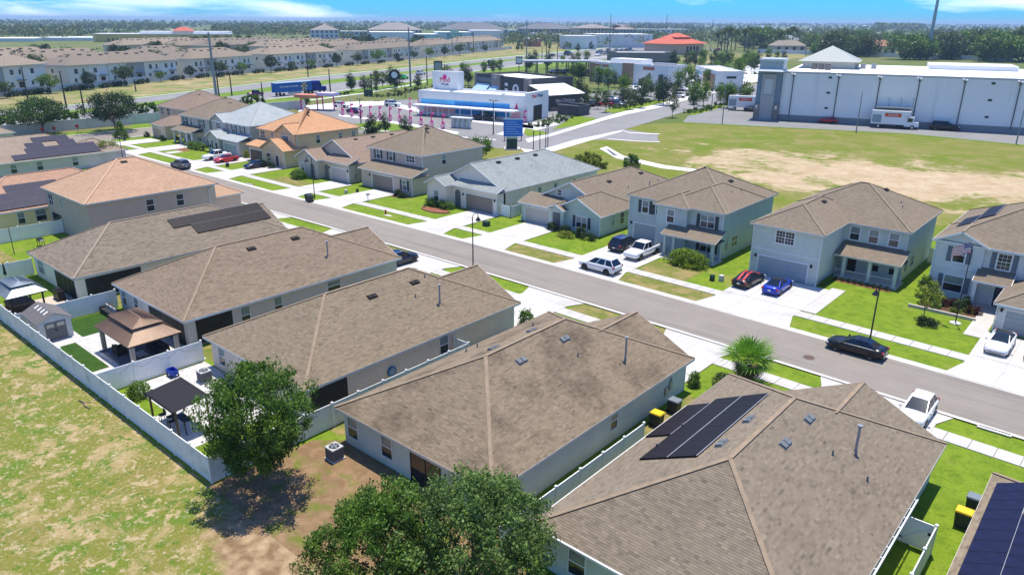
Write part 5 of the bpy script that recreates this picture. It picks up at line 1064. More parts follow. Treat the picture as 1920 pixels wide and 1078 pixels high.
# ================================================================ VEHICLES
CARS = {
 # L, W, wheel radius, wheel x, stations (x, half width, sill, shoulder, deck), cabin (rear low, rear top, front top, front low, belt z, roof z, half low, half top)
 'sedan': dict(L=4.85, W=1.86, R=.34, wx=1.42, st=[(-2.42,.66,.42,.78,.80),(-2.3,.84,.30,.90,.96),(-1.9,.92,.22,.95,1.02),(-1.0,.93,.20,.96,1.0),(.2,.93,.20,.95,.99),(1.0,.93,.20,.92,.98),(1.5,.92,.20,.86,.93),(2.0,.89,.22,.78,.84),(2.3,.80,.28,.66,.70),(2.43,.62,.36,.55,.57)], cab=(-1.98,-.85,.10,1.18,.96,1.44,.82,.57)),
 'suv': dict(L=4.95, W=1.98, R=.38, wx=1.5, st=[(-2.47,.80,.42,1.0,1.02),(-2.4,.92,.32,1.08,1.1),(-1.9,.98,.28,1.1,1.12),(0,.99,.27,1.08,1.1),(1.05,.98,.27,1.06,1.12),(1.6,.97,.28,1.0,1.08),(2.1,.94,.30,.94,1.0),(2.38,.86,.34,.82,.86),(2.48,.70,.42,.70,.72)], cab=(-2.40,-1.85,.20,1.25,1.09,1.74,.90,.66)),
 'hatch': dict(L=4.4, W=1.84, R=.34, wx=1.33, st=[(-2.2,.72,.40,.92,.94),(-2.1,.86,.30,1.0,1.02),(-1.6,.91,.24,1.02,1.04),(0,.92,.22,.98,1.0),(.95,.91,.22,.95,1.02),(1.5,.90,.23,.90,.98),(1.9,.86,.26,.82,.88),(2.12,.76,.32,.70,.73),(2.2,.60,.40,.6,.62)], cab=(-2.08,-1.40,.05,1.22,1.0,1.55,.83,.60)),
 'pickup': dict(L=5.7, W=2.02, R=.41, wx=1.8, st=[(-2.85,.98,.50,1.18,.80),(-2.7,1.0,.42,1.2,.80),(-1.0,1.0,.38,1.2,.80),(-.92,1.0,.38,1.2,1.18),(.6,1.0,.38,1.16,1.18),(1.15,1.0,.38,1.14,1.2),(1.9,.99,.40,1.1,1.18),(2.6,.96,.42,1.04,1.1),(2.8,.90,.46,.9,.95),(2.86,.76,.52,.82,.84)], cab=(-.95,-.75,.55,1.25,1.17,1.88,.92,.74)),
}
def car_parts(kind, paint, roofm=None, glass=None):
    c = CARS[kind]; out = []; mb = MB(); rings = []
    for (x, hw, zb, zs, zt) in c['st']:
        half = [(hw*.84,zb),(hw,zb+.14),(hw,zs-.14),(hw*.965,zs-.02),(hw*.86,zs+(.0 if zt >= zs else 0)),(hw*.8,zt),(hw*.4,zt+.015),(0,zt+.02)]
        ring_ = [(x,y,z) for y, z in half]+[(x,-y,z) for y, z in half[-2::-1]]; rings.append(ring_)
    b = 0
    for rg in rings: mb.v += rg
    k = len(rings[0])
    for i in range(len(rings)-1):
        for j in range(k-1): mb.f.append((i*k+j, (i+1)*k+j, (i+1)*k+j+1, i*k+j+1)); mb.m.append(0)
        mb.f.append((i*k+k-1, (i+1)*k+k-1, (i+1)*k, i*k)); mb.m.append(0)
    mb.f.append(tuple(range(k))); mb.m.append(0); mb.f.append(tuple(reversed(range((len(rings)-1)*k, len(rings)*k)))); mb.m.append(0)
    out.append(('body', mb.mesh('body', paint, True), []))
    r0, r1, f1, f0, zb, zt, wl_, wt = c['cab']; mb = MB()
    P = lambda x, y, z: Vector((x, y, z))
    lo = [P(r0,-wl_,zb-.05), P(f0,-wl_*.93,zb-.05), P(f0,wl_*.93,zb-.05), P(r0,wl_,zb-.05)]; hi = [P(r1,-wt,zt), P(f1,-wt,zt), P(f1,wt,zt), P(r1,wt,zt)]
    for i in range(4): j = (i+1) % 4; mb.poly([lo[i], lo[j], hi[j], hi[i]])
    xm = (r1+f1)/2; out.append(('cabin', mb.mesh('cabin', paint, False), []))
    rp = MB(); n = 6
    for i in range(n):
        a0, a1 = i/n, (i+1)/n
        xs = [r1-.04+(f1-r1+.08)*a for a in (a0, a1)]; zc = [zt+.045*math.sin(math.pi*(.12+.8*a)) for a in (a0, a1)]
        for s in (-1, 1):
            q = [(xs[0],0,zc[0]+.012),(xs[1],0,zc[1]+.012),(xs[1],s*wt*1.02,zt+.004),(xs[0],s*wt*1.02,zt+.004)]; rp.poly(q if s > 0 else q[::-1])
    out.append(('roof_panel', rp.mesh('roof_panel', roofm or paint, True), []))
    gm = glass or GLASS_T
    def pane(name, a, b_, c_, d, ins=.07, o=.012):
        ctr = (a+b_+c_+d)/4; nrm = (b_-a).cross(d-a).normalized(); 
        pts = [p.lerp(ctr, ins)+nrm*o for p in (a, b_, c_, d)]; out.append((name, MB().poly(pts).mesh(name, gm), []))
    pane('windshield', lo[1], lo[2], hi[2], hi[1]); pane('rear_window', lo[3], lo[0], hi[0], hi[3], .1)
    ns = 3 if kind in ('suv', 'hatch') else 2
    for s, (A, B, C_, D) in ((-1, (lo[0], lo[1], hi[1], hi[0])), (1, (lo[2], lo[3], hi[3], hi[2]))):
        for i in range(ns):
            f0_, f1_ = i/ns+.015, (i+1)/ns-.015; pane('side_window', A.lerp(B,f0_), A.lerp(B,f1_), D.lerp(C_,f1_), D.lerp(C_,f0_), .10)
    L, W, Rr, wx = c['L'], c['W'], c['R'], c['wx']
    tyre = MB().tube((0,-.11,0), (0,.11,0), Rr, Rr, 20).mesh('tyre', TYRE); rim = MB().tube((0,-.118,0), (0,.118,0), Rr*.66, Rr*.66, 16)
    sp = MB()
    for i in range(5): a = i*1.2566; sp.poly([(.0,0,.0)]*0 or [(Rr*.10*math.cos(a+1.57),.121,Rr*.10*math.sin(a+1.57)),(Rr*.10*math.cos(a-1.57),.121,Rr*.10*math.sin(a-1.57)),(Rr*.6*math.cos(a-.2),.121,Rr*.6*math.sin(a-.2)),(Rr*.6*math.cos(a+.2),.121,Rr*.6*math.sin(a+.2))]); sp.poly([(Rr*.10*math.cos(a+1.57),-.121,Rr*.10*math.sin(a+1.57)),(Rr*.10*math.cos(a-1.57),-.121,Rr*.10*math.sin(a-1.57)),(Rr*.6*math.cos(a-.2),-.121,Rr*.6*math.sin(a-.2)),(Rr*.6*math.cos(a+.2),-.121,Rr*.6*math.sin(a+.2))])
    rimm = rim.mesh('rim', plain('rim_dark', (.10,.10,.105), .35, metal=.5)); spm = sp.mesh('spokes', ALU)
    for sx in (-1, 1):
        for sy in (-1, 1): out.append(('wheel', tyre, [('rim', rimm), ('spokes', spm)], (sx*wx, sy*(W/2-.12), Rr)))
    for sx in (-1, 1):
        for sy in (-1, 1):
            ar = MB(); hw = W/2+.004; ar.poly([(sx*wx+1.17*Rr*math.cos(a), sy*hw, max(.2, Rr+1.17*Rr*math.sin(a))) for a in [math.pi*(-.12+1.24*i/14) for i in range(15)]][::sy]); out.append(('wheel_arch', ar.mesh('wheel_arch', BLACKM), []))
    fx, rx_ = L/2, -L/2; z_h = c['st'][-2][3]-.1; z_t = c['st'][1][3]-.16; hwf, hwr = c['st'][-2][1], c['st'][1][1]
    for s in (-1, 1):
        out.append(('headlight', MB().tbox(fx-.34, fx-.10, s*(hwf-.06)-.15, s*(hwf-.06)+.13, z_h, z_h+.13, .02, .02).mesh('headlight', HEAD), [])); out.append(('taillight', MB().tbox(rx_+.0, rx_+.2, s*(hwr-.08)-.14, s*(hwr-.08)+.12, z_t, z_t+.18, .01, .01).mesh('taillight', TAIL), [])); out.append(('mirror', MB().tbox(f0-.32, f0-.14, s*(W/2+.08)-.09, s*(W/2+.08)+.09, zb-.02, zb+.13, .02, .02).mesh('mirror', paint), []))
    out.append(('grille', MB().box(fx-.12, fx+.004, -hwf*.55, hwf*.55, z_h-.22, z_h+.02).mesh('grille', BLACKM), [])); out.append(('bumper', MB().tbox(rx_-.03, rx_+.12, -hwr*.9, hwr*.9, .36, .52, .02, .02).mesh('bumper', BLACKM if kind in ('suv', 'pickup') else paint), [])); out.append(('plate', MB().box(rx_-.045, rx_-.03, -.16, .16, .60, .74).mesh('plate', WHITE), []))
    if kind == 'pickup': out.append(('bed_liner', MB().box(-2.74, -1.0, -.82, .82, .78, .84).mesh('bed_liner', BLACKM), []))
    if kind == 'suv':
        for s in (-1, 1): out.append(('roof_rail', MB().beam((r1+.1,s*(wt-.06),zt+.07), (f1-.2,s*(wt-.06),zt+.07), .04, .04).mesh('roof_rail', ALU), []))
    return out
CP = {}
def car(name, label, kind, paint, x, y, heading, cat='car', roofm=None, s=1.0, group=None, z=None, glass=None):
    """heading: direction of the nose in degrees, 0 = +x, 90 = +y"""
    k = (kind, paint.name, roofm.name if roofm else '')
    if k not in CP: CP[k] = car_parts(kind, paint, roofm, glass)
    t = thing(name, label, cat, (x, y, .015 if z is None else z), R(heading), group); t.scale = (s, s, s)
    for p in CP[k]:
        o = link(p[0], p[1], t, p[3] if len(p) > 3 else None)
        for n_, m_ in p[2]: link(n_, m_, o)
    return t
def paint(n, c, metal=.15): return plain('paint_'+n, c, .28, metal=metal, var=.02, spec=.4, coat=.35)
PW = paint('white', (.74,.75,.76), 0); PK = paint('black', (.010,.011,.014)); PB = paint('blue', (.015,.045,.42), .3); PR = paint('red', (.48,.015,.025)); PG = paint('grey', (.13,.135,.145), .3); PN = paint('navy', (.012,.016,.035), .2); PS = paint('silver', (.42,.43,.45), .4); PP = paint('purple', (.09,.02,.09), .3); PGR = paint('green', (.03,.50,.03), 0)
car('parked_sedan', 'black sedan parked at the far kerb beside the street lamp', 'sedan', PK, -15.75, 63.75, 180)
car('parked_car', 'white compact car nose-in across the near sidewalk by the nearest roof', 'hatch', PW, -8.75, 55.1, -90)
car('parked_sedan', 'white sedan with black glass roof on the flagpole house drive', 'sedan', PW, -6.5, 73.2, -90, roofm=GLASS_T); car('parked_car', 'silver car cut off by the right edge of the picture', 'sedan', PS, -3.6, 73.6, -90)
car('parked_suv', 'white three-row car parked along the kerb across the drive apron', 'suv', PW, -45.1, 67.2, 180); car('pickup_truck', 'white pickup truck facing the street on the round-hedge house drive', 'pickup', PW, -44.5, 75.3, -90, 'pickup')
car('parked_suv', 'dark blue car facing the garage beside the white pickup', 'suv', PN, -47.8, 76.5, 90, roofm=paint('midnight', (.02,.035,.12), .3))
t = car('parked_sedan', 'black sedan with red racing stripes on the sage house drive', 'sedan', PK, -30.4, 74.4, 88)
sm = MB()
for s in (-.28, .28): sm.poly([(-2.2,s-.13,1.005),(-1.75,s-.13,1.045),(-1.75,s+.13,1.045),(-2.2,s+.13,1.005)]).poly([(-.85,s-.13,1.497),(.10,s-.13,1.497),(.10,s+.13,1.497),(-.85,s+.13,1.497)]).poly([(-1.96,s-.13,1.01),(-.87,s-.13,1.475),(-.87,s+.13,1.475),(-1.96,s+.13,1.01)]).poly([(1.1,s-.13,1.002),(1.95,s-.13,.885),(1.95,s+.13,.885),(1.1,s+.13,1.002)])
sm.build('stripe', RED, t)
car('parked_sedan', 'bright blue sedan with black roof on the sage house drive', 'sedan', PB, -27.2, 74.5, 92, roofm=PK)
car('parked_suv', 'dark off-road car half hidden behind the white-guttered near house', 'suv', PN, -64.0, 53.4, 90, s=.95)
car('parked_suv', 'grey car parked along the kerb before the pale roofed house', 'suv', PG, -140.3, 64.1, 180); car('pickup_truck', 'white pickup truck beside the red sedan on the far drive', 'pickup', PW, -144.2, 73.6, -88, 'pickup'); car('parked_sedan', 'red sedan beside the white pickup on the far drive', 'sedan', PR, -140.2, 73.4, -90); car('parked_sedan', 'dark sedan on the orange roofed house drive', 'sedan', PN, -130.2, 74.2, -90)
# flagpole and flag
t = thing('flagpole', 'tall dark flagpole standing in the lawn of the grey house', 'flagpole', (-10.75, 77.1, 0)); MB().tube((0,0,0), (0,0,8.0), .055, .035, 8).build('pole', DARK, t); MB().ball((0,0,8.05), .08, .08, .08, 8, 5).build('finial', ALU, t); MB().tube((0,0,0), (0,0,.08), .5, .5, 16).build('footing', CONC, t)
t = thing('national_flag', 'red white and blue striped flag drooping from the flagpole', 'flag', (-10.75, 77.1, 7.9)); FR, FW, FB = plain('flag_red', (.42,.02,.04), .8), plain('flag_white', (.75,.75,.75), .8), plain('flag_blue', (.02,.03,.16), .8)
def flagpt(u, v): return Vector((-.06-1.6*u*.95, .14*math.sin(u*7+v*1.5), -1.0*v-.8*u*u+.08*math.sin(u*9)))
cloth = {0: MB(), 1: MB(), 2: MB()}
for i in range(16):
    for j in range(13):
        u0, u1, v0, v1 = i/16, (i+1)/16, j/13, (j+1)/13; m_ = 2 if (i < 6 and j < 7) else j % 2
        cloth[m_].poly([flagpt(u0,v1), flagpt(u1,v1), flagpt(u1,v0), flagpt(u0,v0)])
cloth[0].build('red_stripes', FR, t, True); cloth[1].build('white_stripes', FW, t, True); cn = cloth[2].build('canton', FB, t, True)
st = MB()
for r_ in range(5):
    for c_ in range(6):
        p = flagpt(.03+.058*c_, .05+.105*r_)
        for o_ in (-.035, .035): st.poly([p+Vector((.03*math.cos(a),o_,.03*math.sin(a))) for a in [k*1.2566+1.57 for k in range(5)]])
st.build('stars', FW, cn)
# ================================================================ HIGHWAY
_ON = 'first second third fourth fifth sixth seventh eighth ninth tenth eleventh twelfth thirteenth fourteenth fifteenth sixteenth seventeenth eighteenth nineteenth twentieth'.split()
def ordinal(i): return _ON[i] if i < 20 else 'twenty-'+_ON[i-20]
LANDMARKS = [('the charcoal restaurant', 960, 190), ('the white brick-panelled restaurant', 1150, 165), ('the small white kiosk building', 1335, 170), ('the red roofed restaurant', 1300, 122), ('the long canopy', 1050, 140), ('the wash tower', 740, 170), ('the dark enclosure', 1080, 215), ('the side road bend', 1250, 205), ('the warehouse tower', 1400, 195), ('the sandy lot', 1400, 122), ('the taupe house roof', 730, 255), ('the warehouse pyramid roof', 1560, 100), ('the thick steel pole', 1750, 105), ('the right edge', 1880, 110), ('the notice board', 1010, 235)]
def place_labels(spots, noun):
    """a label per spot: noun, nearest landmark, place from the left among its neighbours"""
    near = [min(LANDMARKS, key=lambda m: (m[1]-p[0])**2+4*(m[2]-p[1])**2)[0] for p in spots]; out = []
    for i, p in enumerate(spots):
        same = sorted([q[0] for q, n_ in zip(spots, near) if n_ == near[i]]); out.append('%s near %s, %s' % (noun, near[i], 'the only one there' if len(same) == 1 else ordinal(same.index(p[0]))+' from the left'))
    return out
def px_strip(name, A, B, z, mat, kind=True):
    mb = MB(); PA, PB_ = [at(*p) for p in A], [at(*p) for p in B]
    for i in range(len(PA)-1): mb.poly([(PB_[i].x,PB_[i].y,z),(PB_[i+1].x,PB_[i+1].y,z),(PA[i+1].x,PA[i+1].y,z),(PA[i].x,PA[i].y,z)])
    return struct(mb.build(name, mat))
XS = (-160, 0, 123, 247, 458, 600, 767, 900, 1000, 1083, 1150)
ff = (224, 210, 199.6, 186.4, 161, 144, 128.3, 113, 103.5, 96, 90.5); fn = (234, 219, 208.5, 195.5, 170, 152, 134, 117.5, 107, 99, 93)
nf = (242, 226, 216, 203, 178, 160, 138.5, 121.7, 109.5, 100.5, 94.5); nn = (261, 243, 232, 217, 191, 175.5, 153, 132, 120.5, 112, 105)
L_ = lambda ys, d=0: [(x, y+d) for x, y in zip(XS, ys)]
px_strip('bank', L_(ff, -26), L_(ff, -3), -.02, BANK); px_strip('verge', L_(ff, -3.5), L_(ff), -.01, VERGE); px_strip('highway_far_lanes', L_(ff), L_(fn), .02, ASPH2); px_strip('median', L_(fn), L_(nf), .0, VERGE); px_strip('highway_near_lanes', L_(nf), L_(nn), .02, ASPH2); px_strip('verge', L_(nn), L_(nn, 9), -.01, VERGE)
px_strip('verge', L_(nn, 8.9)[3:8], [(247,240),(458,215),(600,188),(767,164),(900,142)], -.012, VERGE)
px_strip('sidewalk_highway', [(420,201),(520,193),(600,185.5),(680,175),(766,160),(800,152)], [(420,202.5),(520,194.5),(600,187),(680,176.5),(766,161.5),(800,153.5)], .04, PINK)
LINE = plain('lane_paint', (.7,.7,.68), .8, var=.1)
for ys0, ys1, f_ in ((ff, fn, .5), (nf, nn, .36), (nf, nn, .68)):
    mb = MB(); c = [at(x, a+(b-a)*f_) for x, a, b in zip(XS, ys0, ys1)]
    for i in range(1, len(c)-2):
        n = int((c[i+1]-c[i]).length/12)
        for k in range(n):
            p = c[i].lerp(c[i+1], k/n); q = c[i].lerp(c[i+1], (k+.3)/n); s = (q-p).cross(Vector((0,0,1))).normalized()*.1; mb.poly([p-s+Vector((0,0,.05)), q-s+Vector((0,0,.05)), q+s+Vector((0,0,.05)), p+s+Vector((0,0,.05))])
    struct(mb.build('lane_markings', LINE))
YEL = plain('yellow_kerb', (.62,.52,.22), .8)
for ys, d, m_ in ((ff, -.9, PINK), (nn, .5, PINK)): px_strip('highway_kerb', L_(ys, d-.35), L_(ys, d+.35), .06, m_)
# open asphalt and crossing beyond the stores
px_sheet('junction', [(1040,106),(1130,92),(1290,86),(1330,92),(1220,104),(1150,112),(1083,113)], .03, ASPH2)

# ================================================================ STORES: ground
px_sheet('store_lot', [(560,214),(640,199),(760,187),(985,196),(1190,168),(1255,150),(1295,178),(1240,201),(1160,220),(1085,238),(1030,258),(1010,282),(900,276),(860,263),(800,253),(700,246),(590,240)], .006, ASPH3)
px_sheet('store_lot_grass', [(640,236),(720,226),(860,252),(856,262),(760,252),(690,246)], .01, VERGE)
px_strip('wash_lane', [(600,198),(720,190),(790,204),(900,222),(1000,236)], [(600,206),(720,197),(790,212),(900,231),(1000,242)], .02, PINK); px_strip('vacuum_island', [(636,215),(700,222),(780,234),(860,248)], [(634,218),(700,226),(780,239),(858,253)], .03, PINK); px_strip('vacuum_apron', [(560,200),(640,192),(700,190)], [(560,212),(600,205),(700,197)], .015, PINK)
px_strip('drive_kerb', [(520,222),(600,224),(700,244),(800,252),(930,262)], [(520,223.5),(600,225.5),(700,245.5),(800,253.5),(930,263.5)], .05, PINK)
px_sheet('back_lane', [(560,216),(640,222),(700,246),(690,252),(560,236)], .008, ASPH3)
px_strip('side_road', [(990,268),(1030,257),(1176,215.4),(1240,202.5),(1297,186),(1387,165),(1440,152)], [(1010,284),(1075,264),(1165,245),(1240,223),(1277,212),(1387,190),(1470,168)], .02, ASPH2)
px_strip('side_walk', [(985,261),(1030,252),(1130,221),(1176,208),(1240,194),(1297,178),(1387,160)], [(990,268),(1030,257),(1130,227.5),(1176,215),(1240,202),(1297,185.5),(1387,164.8)], .05, PINK); px_strip('side_walk', [(976,279),(1010,283),(1075,263.6),(1165,245)], [(985,287),(1040,284),(1100,266),(1165,247.5)], .05, PINK)
px_sheet('stub_road', [(1075,264),(1165,245),(1172,243),(1232,252),(1235,265),(1140,262)], .03, ASPH2); px_strip('stub_kerb', [(1165,244.2),(1180,249),(1236,251.5)], [(1165,245.4),(1180,250.4),(1238,253)], .07, PINK); px_strip('stub_kerb', [(1140,261),(1200,265),(1237,266)], [(1140,262.2),(1200,266.3),(1238,267.4)], .07, PINK)
sheet('store_lawn', [at(*p) for p in [(1035,244),(1060,228),(1075,217),(1120,222),(1100,232)]], .03, LAWN); px_sheet('store_lawn', [(982,250),(985,241),(1020,247),(1026,252),(990,256)], .03, LAWN); px_sheet('store_lawn', [(1130,208),(1180,195),(1250,187),(1255,192),(1190,206),(1150,213)], .03, LAWN); px_sheet('store_lawn', [(1292,172),(1390,158),(1392,163),(1300,178)], .035, LAWN); px_sheet('store_lawn', [(1290,210),(1385,187),(1387,192),(1300,217)], .035, LAWN)
px_sheet('store_plaza', [(930,252),(985,232),(1040,226),(1050,233),(1000,246),(960,256)], .02, PINK)
px_sheet('lot_east', [(1180,160),(1250,140),(1440,120),(1440,150),(1300,176),(1255,186),(1200,190)], .005, PINK); px_sheet('lot_north', [(1060,186),(1180,164),(1310,170),(1260,186),(1150,206),(1085,206)], .01, ASPH3)
px_sheet('sand_lot', [(1270,110),(1330,104),(1500,100),(1520,108),(1430,116),(1300,122)], .01, BANK)
px_strip('storage_lane', [(1290,218),(1420,215),(1470,228),(1700,236),(1960,254)], [(1280,229.5),(1420,237),(1500,241),(1700,251),(1960,276)], .02, ASPH3); px_sheet('storage_lot', [(1290,218),(1387,190),(1430,190),(1425,222)], .015, ASPH3)
px_strip('storage_kerb', [(1280,229.5),(1420,237),(1500,241),(1700,251),(1960,276)], [(1280,230.7),(1420,238.2),(1500,242.2),(1700,252.4),(1960,277.6)], .05, VERGE)
# pond outlet: concrete apron with a dark mouth
px_sheet('drain_apron', [(1124,279),(1138,275),(1170,293),(1245,310),(1330,321),(1330,326),(1240,316),(1155,297)], .03, PINK)
px_sheet('drain_mouth', [(1135,279),(1141,281),(1159,293),(1150,292)], .05, plain('drain_dark', (.08,.09,.11), .7))

def site(name, label, cat, a, b, depth, ztop_py=None, h=None, group=None):
    A, B = at(*a), at(*b); t = thing(name, label, cat, A, math.atan2(B.y-A.y, B.x-A.x), group); w = (B-A).length
    return t, w, (h if h else rise(a[0], ztop_py, A))
def text(par, s, loc, size, mat, rot=(math.pi/2,0,0), depth=.03, name='lettering'):
    cu = bpy.data.curves.new(name, 'FONT'); cu.body = s; cu.size = size; cu.extrude = depth; cu.align_x = 'CENTER'; cu.align_y = 'CENTER'
    tmp = bpy.data.objects.new(name, cu); COL.objects.link(tmp); bpy.context.view_layer.update()
    me = bpy.data.meshes.new_from_object(tmp.evaluated_get(bpy.context.evaluated_depsgraph_get())); bpy.data.objects.remove(tmp); me.materials.clear(); me.materials.append(mat)
    o = link(name, me, par, loc); o.rotation_euler = rot; return o
FLATW = plain('roof_membrane', (.78,.78,.76), .7, var=.05, scale=.1); OFFW = plain('render_white', (.74,.75,.73), .8, var=.05, scale=.2); CHAR = plain('charcoal_panel', (.065,.066,.072), .7, var=.08, scale=.5)
BRICKT = plain('brick_tan', (.38,.23,.15), .85, var=.15, scale=2); BLUEB = plain('wash_blue', (.03,.26,.60), .5, var=.15, scale=.4); SKYB = plain('wash_sky', (.12,.50,.80), .5, var=.2, scale=.3); PINKP = plain('wash_pink', (.68,.03,.26), .5); PINKL = plain('wash_pale_pink', (.75,.42,.48), .5)
PINKR = plain('logo_crimson', (.55,.02,.10), .5); NAVY = plain('logo_navy', (.03,.06,.22), .5)
def parapet(mb, x0, x1, y0, y1, h, p=.5, t=.35):
    mb.box(x0, x1, y0, y0+t, h, h+p).box(x0, x1, y1-t, y1, h, h+p).box(x0, x0+t, y0+t, y1-t, h, h+p).box(x1-t, x1, y0+t, y1-t, h, h+p); return mb
# ---- car wash: long white hall, tower at its far end, blue graphic band and awning
t, w, h = site('car_wash', 'long white car wash with blue graphic wall and logo tower', 'car wash', (786,214), (985,229), 12, 175)
h = 6.6
mb = MB().box(0, w, 0, 12, 0, h); parapet(mb, 0, w, 0, 12, h, .5); mb.build('wall', OFFW, t); MB().poly([(.35,.35,h+.02),(w-.35,.35,h+.02),(w-.35,11.65,h+.02),(.35,11.65,h+.02)]).build('roof', FLATW, t)
MB().box(1.0, w*.86, -.06, 0, h-3.3, h-1.9).build('sky_band', SKYB, t); MB().box(w*.36, w*.86, -.10, -.06, h-3.4, h-2.2).build('blue_band', BLUEB, t); MB().box(w*.36, w*.86, -.05, 0, .9, h-4.2).build('lower_blue', BLUEB, t); MB().box(2, w*.36-.05, -.05, 0, .9, 2.6).build('lower_pink', PINKL, t); MB().box(.5, w*.96, -4.2, -.1, 2.9, 3.25).build('awning', FLATW, t)
for i in range(9): MB().tube((2+i*w/9.6,-3.9,0), (2+i*w/9.6,-3.9,2.9), .1, .1, 6).build('awning_post', WHITE, t)
MB().box(w*.88, w*.955, -.08, 0, .4, 2.4).build('wave_panel', PINKL, t); mb = MB(); mb.poly([(w*.905,-.09,3.4),(w*.935,-.09,3.4),(w*.925,-.09,5.2)]); mb.build('sail_emblem', PINKR, t)
tw = MB().box(-1.0, 8.2, 9.2, 13.0, 0, h+5.2); parapet(tw, -1.0, 8.2, 9.2, 13.0, h+5.2, .3); tw.build('tower', OFFW, t); text(t, 'Mod', (3.6,9.14,h+3.0), 2.1, PINKR, name='logo_text'); text(t, 'Wash', (3.6,9.14,h+1.7), 1.2, NAVY, name='logo_text'); MB().tube((3.6,9.17,h+3.9), (3.6,9.12,h+3.9), .75, .75, 14).build('logo_disc', PINKP, t)
e2 = MB().box(w, w+.9, -.4, 13, 0, h+1.4); e2.build('end_wall', OFFW, t); MB().box(w+.9, w+.96, 3.2, 8.6, 0, 4.2).build('wash_exit', BLACKM, t)
o = text(t, 'Mod', (w+.96,3.6,h+.2), 1.5, PINKR, (math.pi/2,0,math.pi/2), name='sign_text'); o = text(t, 'Wash', (w+.96,7.2,h+.2), 1.5, NAVY, (math.pi/2,0,math.pi/2), name='sign_text')
for i in range(2): MB().box(8+i*18, 9+i*18, 5, 6.2, h, h+.3).build('roof_hatch', GREYM, t)
# vacuum stations
def vac_parts():
    a = MB().tube((0,0,0), (0,0,2.7), .10, .10, 6).ball((.35,0,2.6), .3, .3, .25, 6, 4).tube((.1,0,2.6), (.5,0,2.6), .08, .08, 6).mesh('boom', PINKP); b = MB().tube((0,.2,0), (0,.2,1.2), .34, .30, 10).ball((0,.2,1.2), .3, .3, .2, 8, 3, v0=0).mesh('drum', PINKP); c = MB().box(-.4, .4, -.3, .0, .25, .95).mesh('caddy', PINKL); return a, b, c, MB().tube((0,0,2.7), (0,0,5.0), .05, .04, 6).mesh('mast', ALU)
VP = vac_parts()
def vac(label, px, py, grp, s=1.35):
    t = thing('vacuum_station', label, 'vacuum station', at(px, py), .3, grp); t.scale = (s,)*3
    for m_ in VP: link(m_.name.split('.')[0], m_, t)
row = [(642,216),(659,219),(676,221.5),(694,223.5),(712,225),(731,227.5),(749,229.5),(769,232),(789,235.5),(809,239),(830,242)]
ORD = ['first', 'second', 'third', 'fourth', 'fifth', 'sixth', 'seventh', 'eighth', 'ninth', 'tenth', 'eleventh']
for i, (x, y) in enumerate(row): vac('pink vacuum station in the open row, %s from the left' % ORD[i], x, y, 'vacuum stations in the open row')
row = [(768,203),(785,204.5),(802,207),(822,210),(840,212),(858,214.5),(878,216),(938,224),(960,227),(983,230)]
for i, (x, y) in enumerate(row): vac('pink vacuum station along the car wash awning, %s from the left' % ORD[i], x, y, 'vacuum stations under the awning', 1.2)
# ---- dark restaurant
t, w, h = site('dark_restaurant', 'charcoal fast food restaurant with pale awnings and round white emblem', 'restaurant', (893,188), (990,203), 20, 140)
h = 8.6
mb = MB().box(0, w, 0, 19, 0, h); parapet(mb, 0, w, 0, 19, h, .7); mb.build('wall', CHAR, t); MB().poly([(.4,.4,h+.02),(w-.4,.4,h+.02),(w-.4,18.6,h+.02),(.4,18.6,h+.02)]).build('roof', FLATW, t)
for x0, x1, z in ((-.3, .9, 9.6), (w*.33, w*.5, 9.6), (w*.94, w+.2, 9.0)): MB().box(x0, x1, -.5, 1.2, 0, z).build('pier', plain('stone_pier', (.30,.26,.23), .9, var=.15), t)
MB().box(1, w*.33, -.1, 0, h-1.9, h-.3).build('clerestory', plain('strip_grey', (.18,.19,.21), .6), t)
for x0, x1 in ((.9, w*.3), (w*.34, w*.48)):
    mb = MB().poly([(x0,-.1,6.2),(x1,-.1,6.2),(x1,-2.6,3.9),(x0,-2.6,3.9)]).poly([(x0,-.1,6.2),(x0,-2.6,3.9),(x0,-.1,3.9)]).poly([(x1,-2.6,3.9),(x1,-.1,6.2),(x1,-.1,3.9)]); mb.build('awning', plain('awning_blue', (.42,.60,.70), .6, var=.05), t)
for i in range(4): MB().box(1.3+i*1.6, 2.5+i*1.6, -.08, 0, .6, 3.4).build('window', WHITE, t); MB().box(1.45+i*1.6, 2.35+i*1.6, -.1, -.08, .7, 3.2).build('pane', GLASS_D, t)
MB().tube((w*.78,-.02,5.4), (w*.78,-.12,5.4), 1.75, 1.75, 24).build('emblem_disc', WHITE, t); MB().ball((w*.78,-.15,5.9), .7, .05, .55, 10, 5).ball((w*.78+.42,-.15,4.9), .35, .05, .6, 10, 5).ball((w*.78-.42,-.15,4.9), .35, .05, .6, 10, 5).build('emblem_mark', CHAR, t)
for i in range(3): MB().box(w*.575, w*.63, -.08, 0, 2.6+i*1.8, 3.6+i*1.8).build('wall_graphic', WHITE, t)
MB().box(w*.36, w*.46, -.1, 0, .4, 2.6).build('menu_sign', RED, t); text(t, 'SLIM', (w*.41,-.55,h+.1), 1.1, WHITE, name='sign_text')
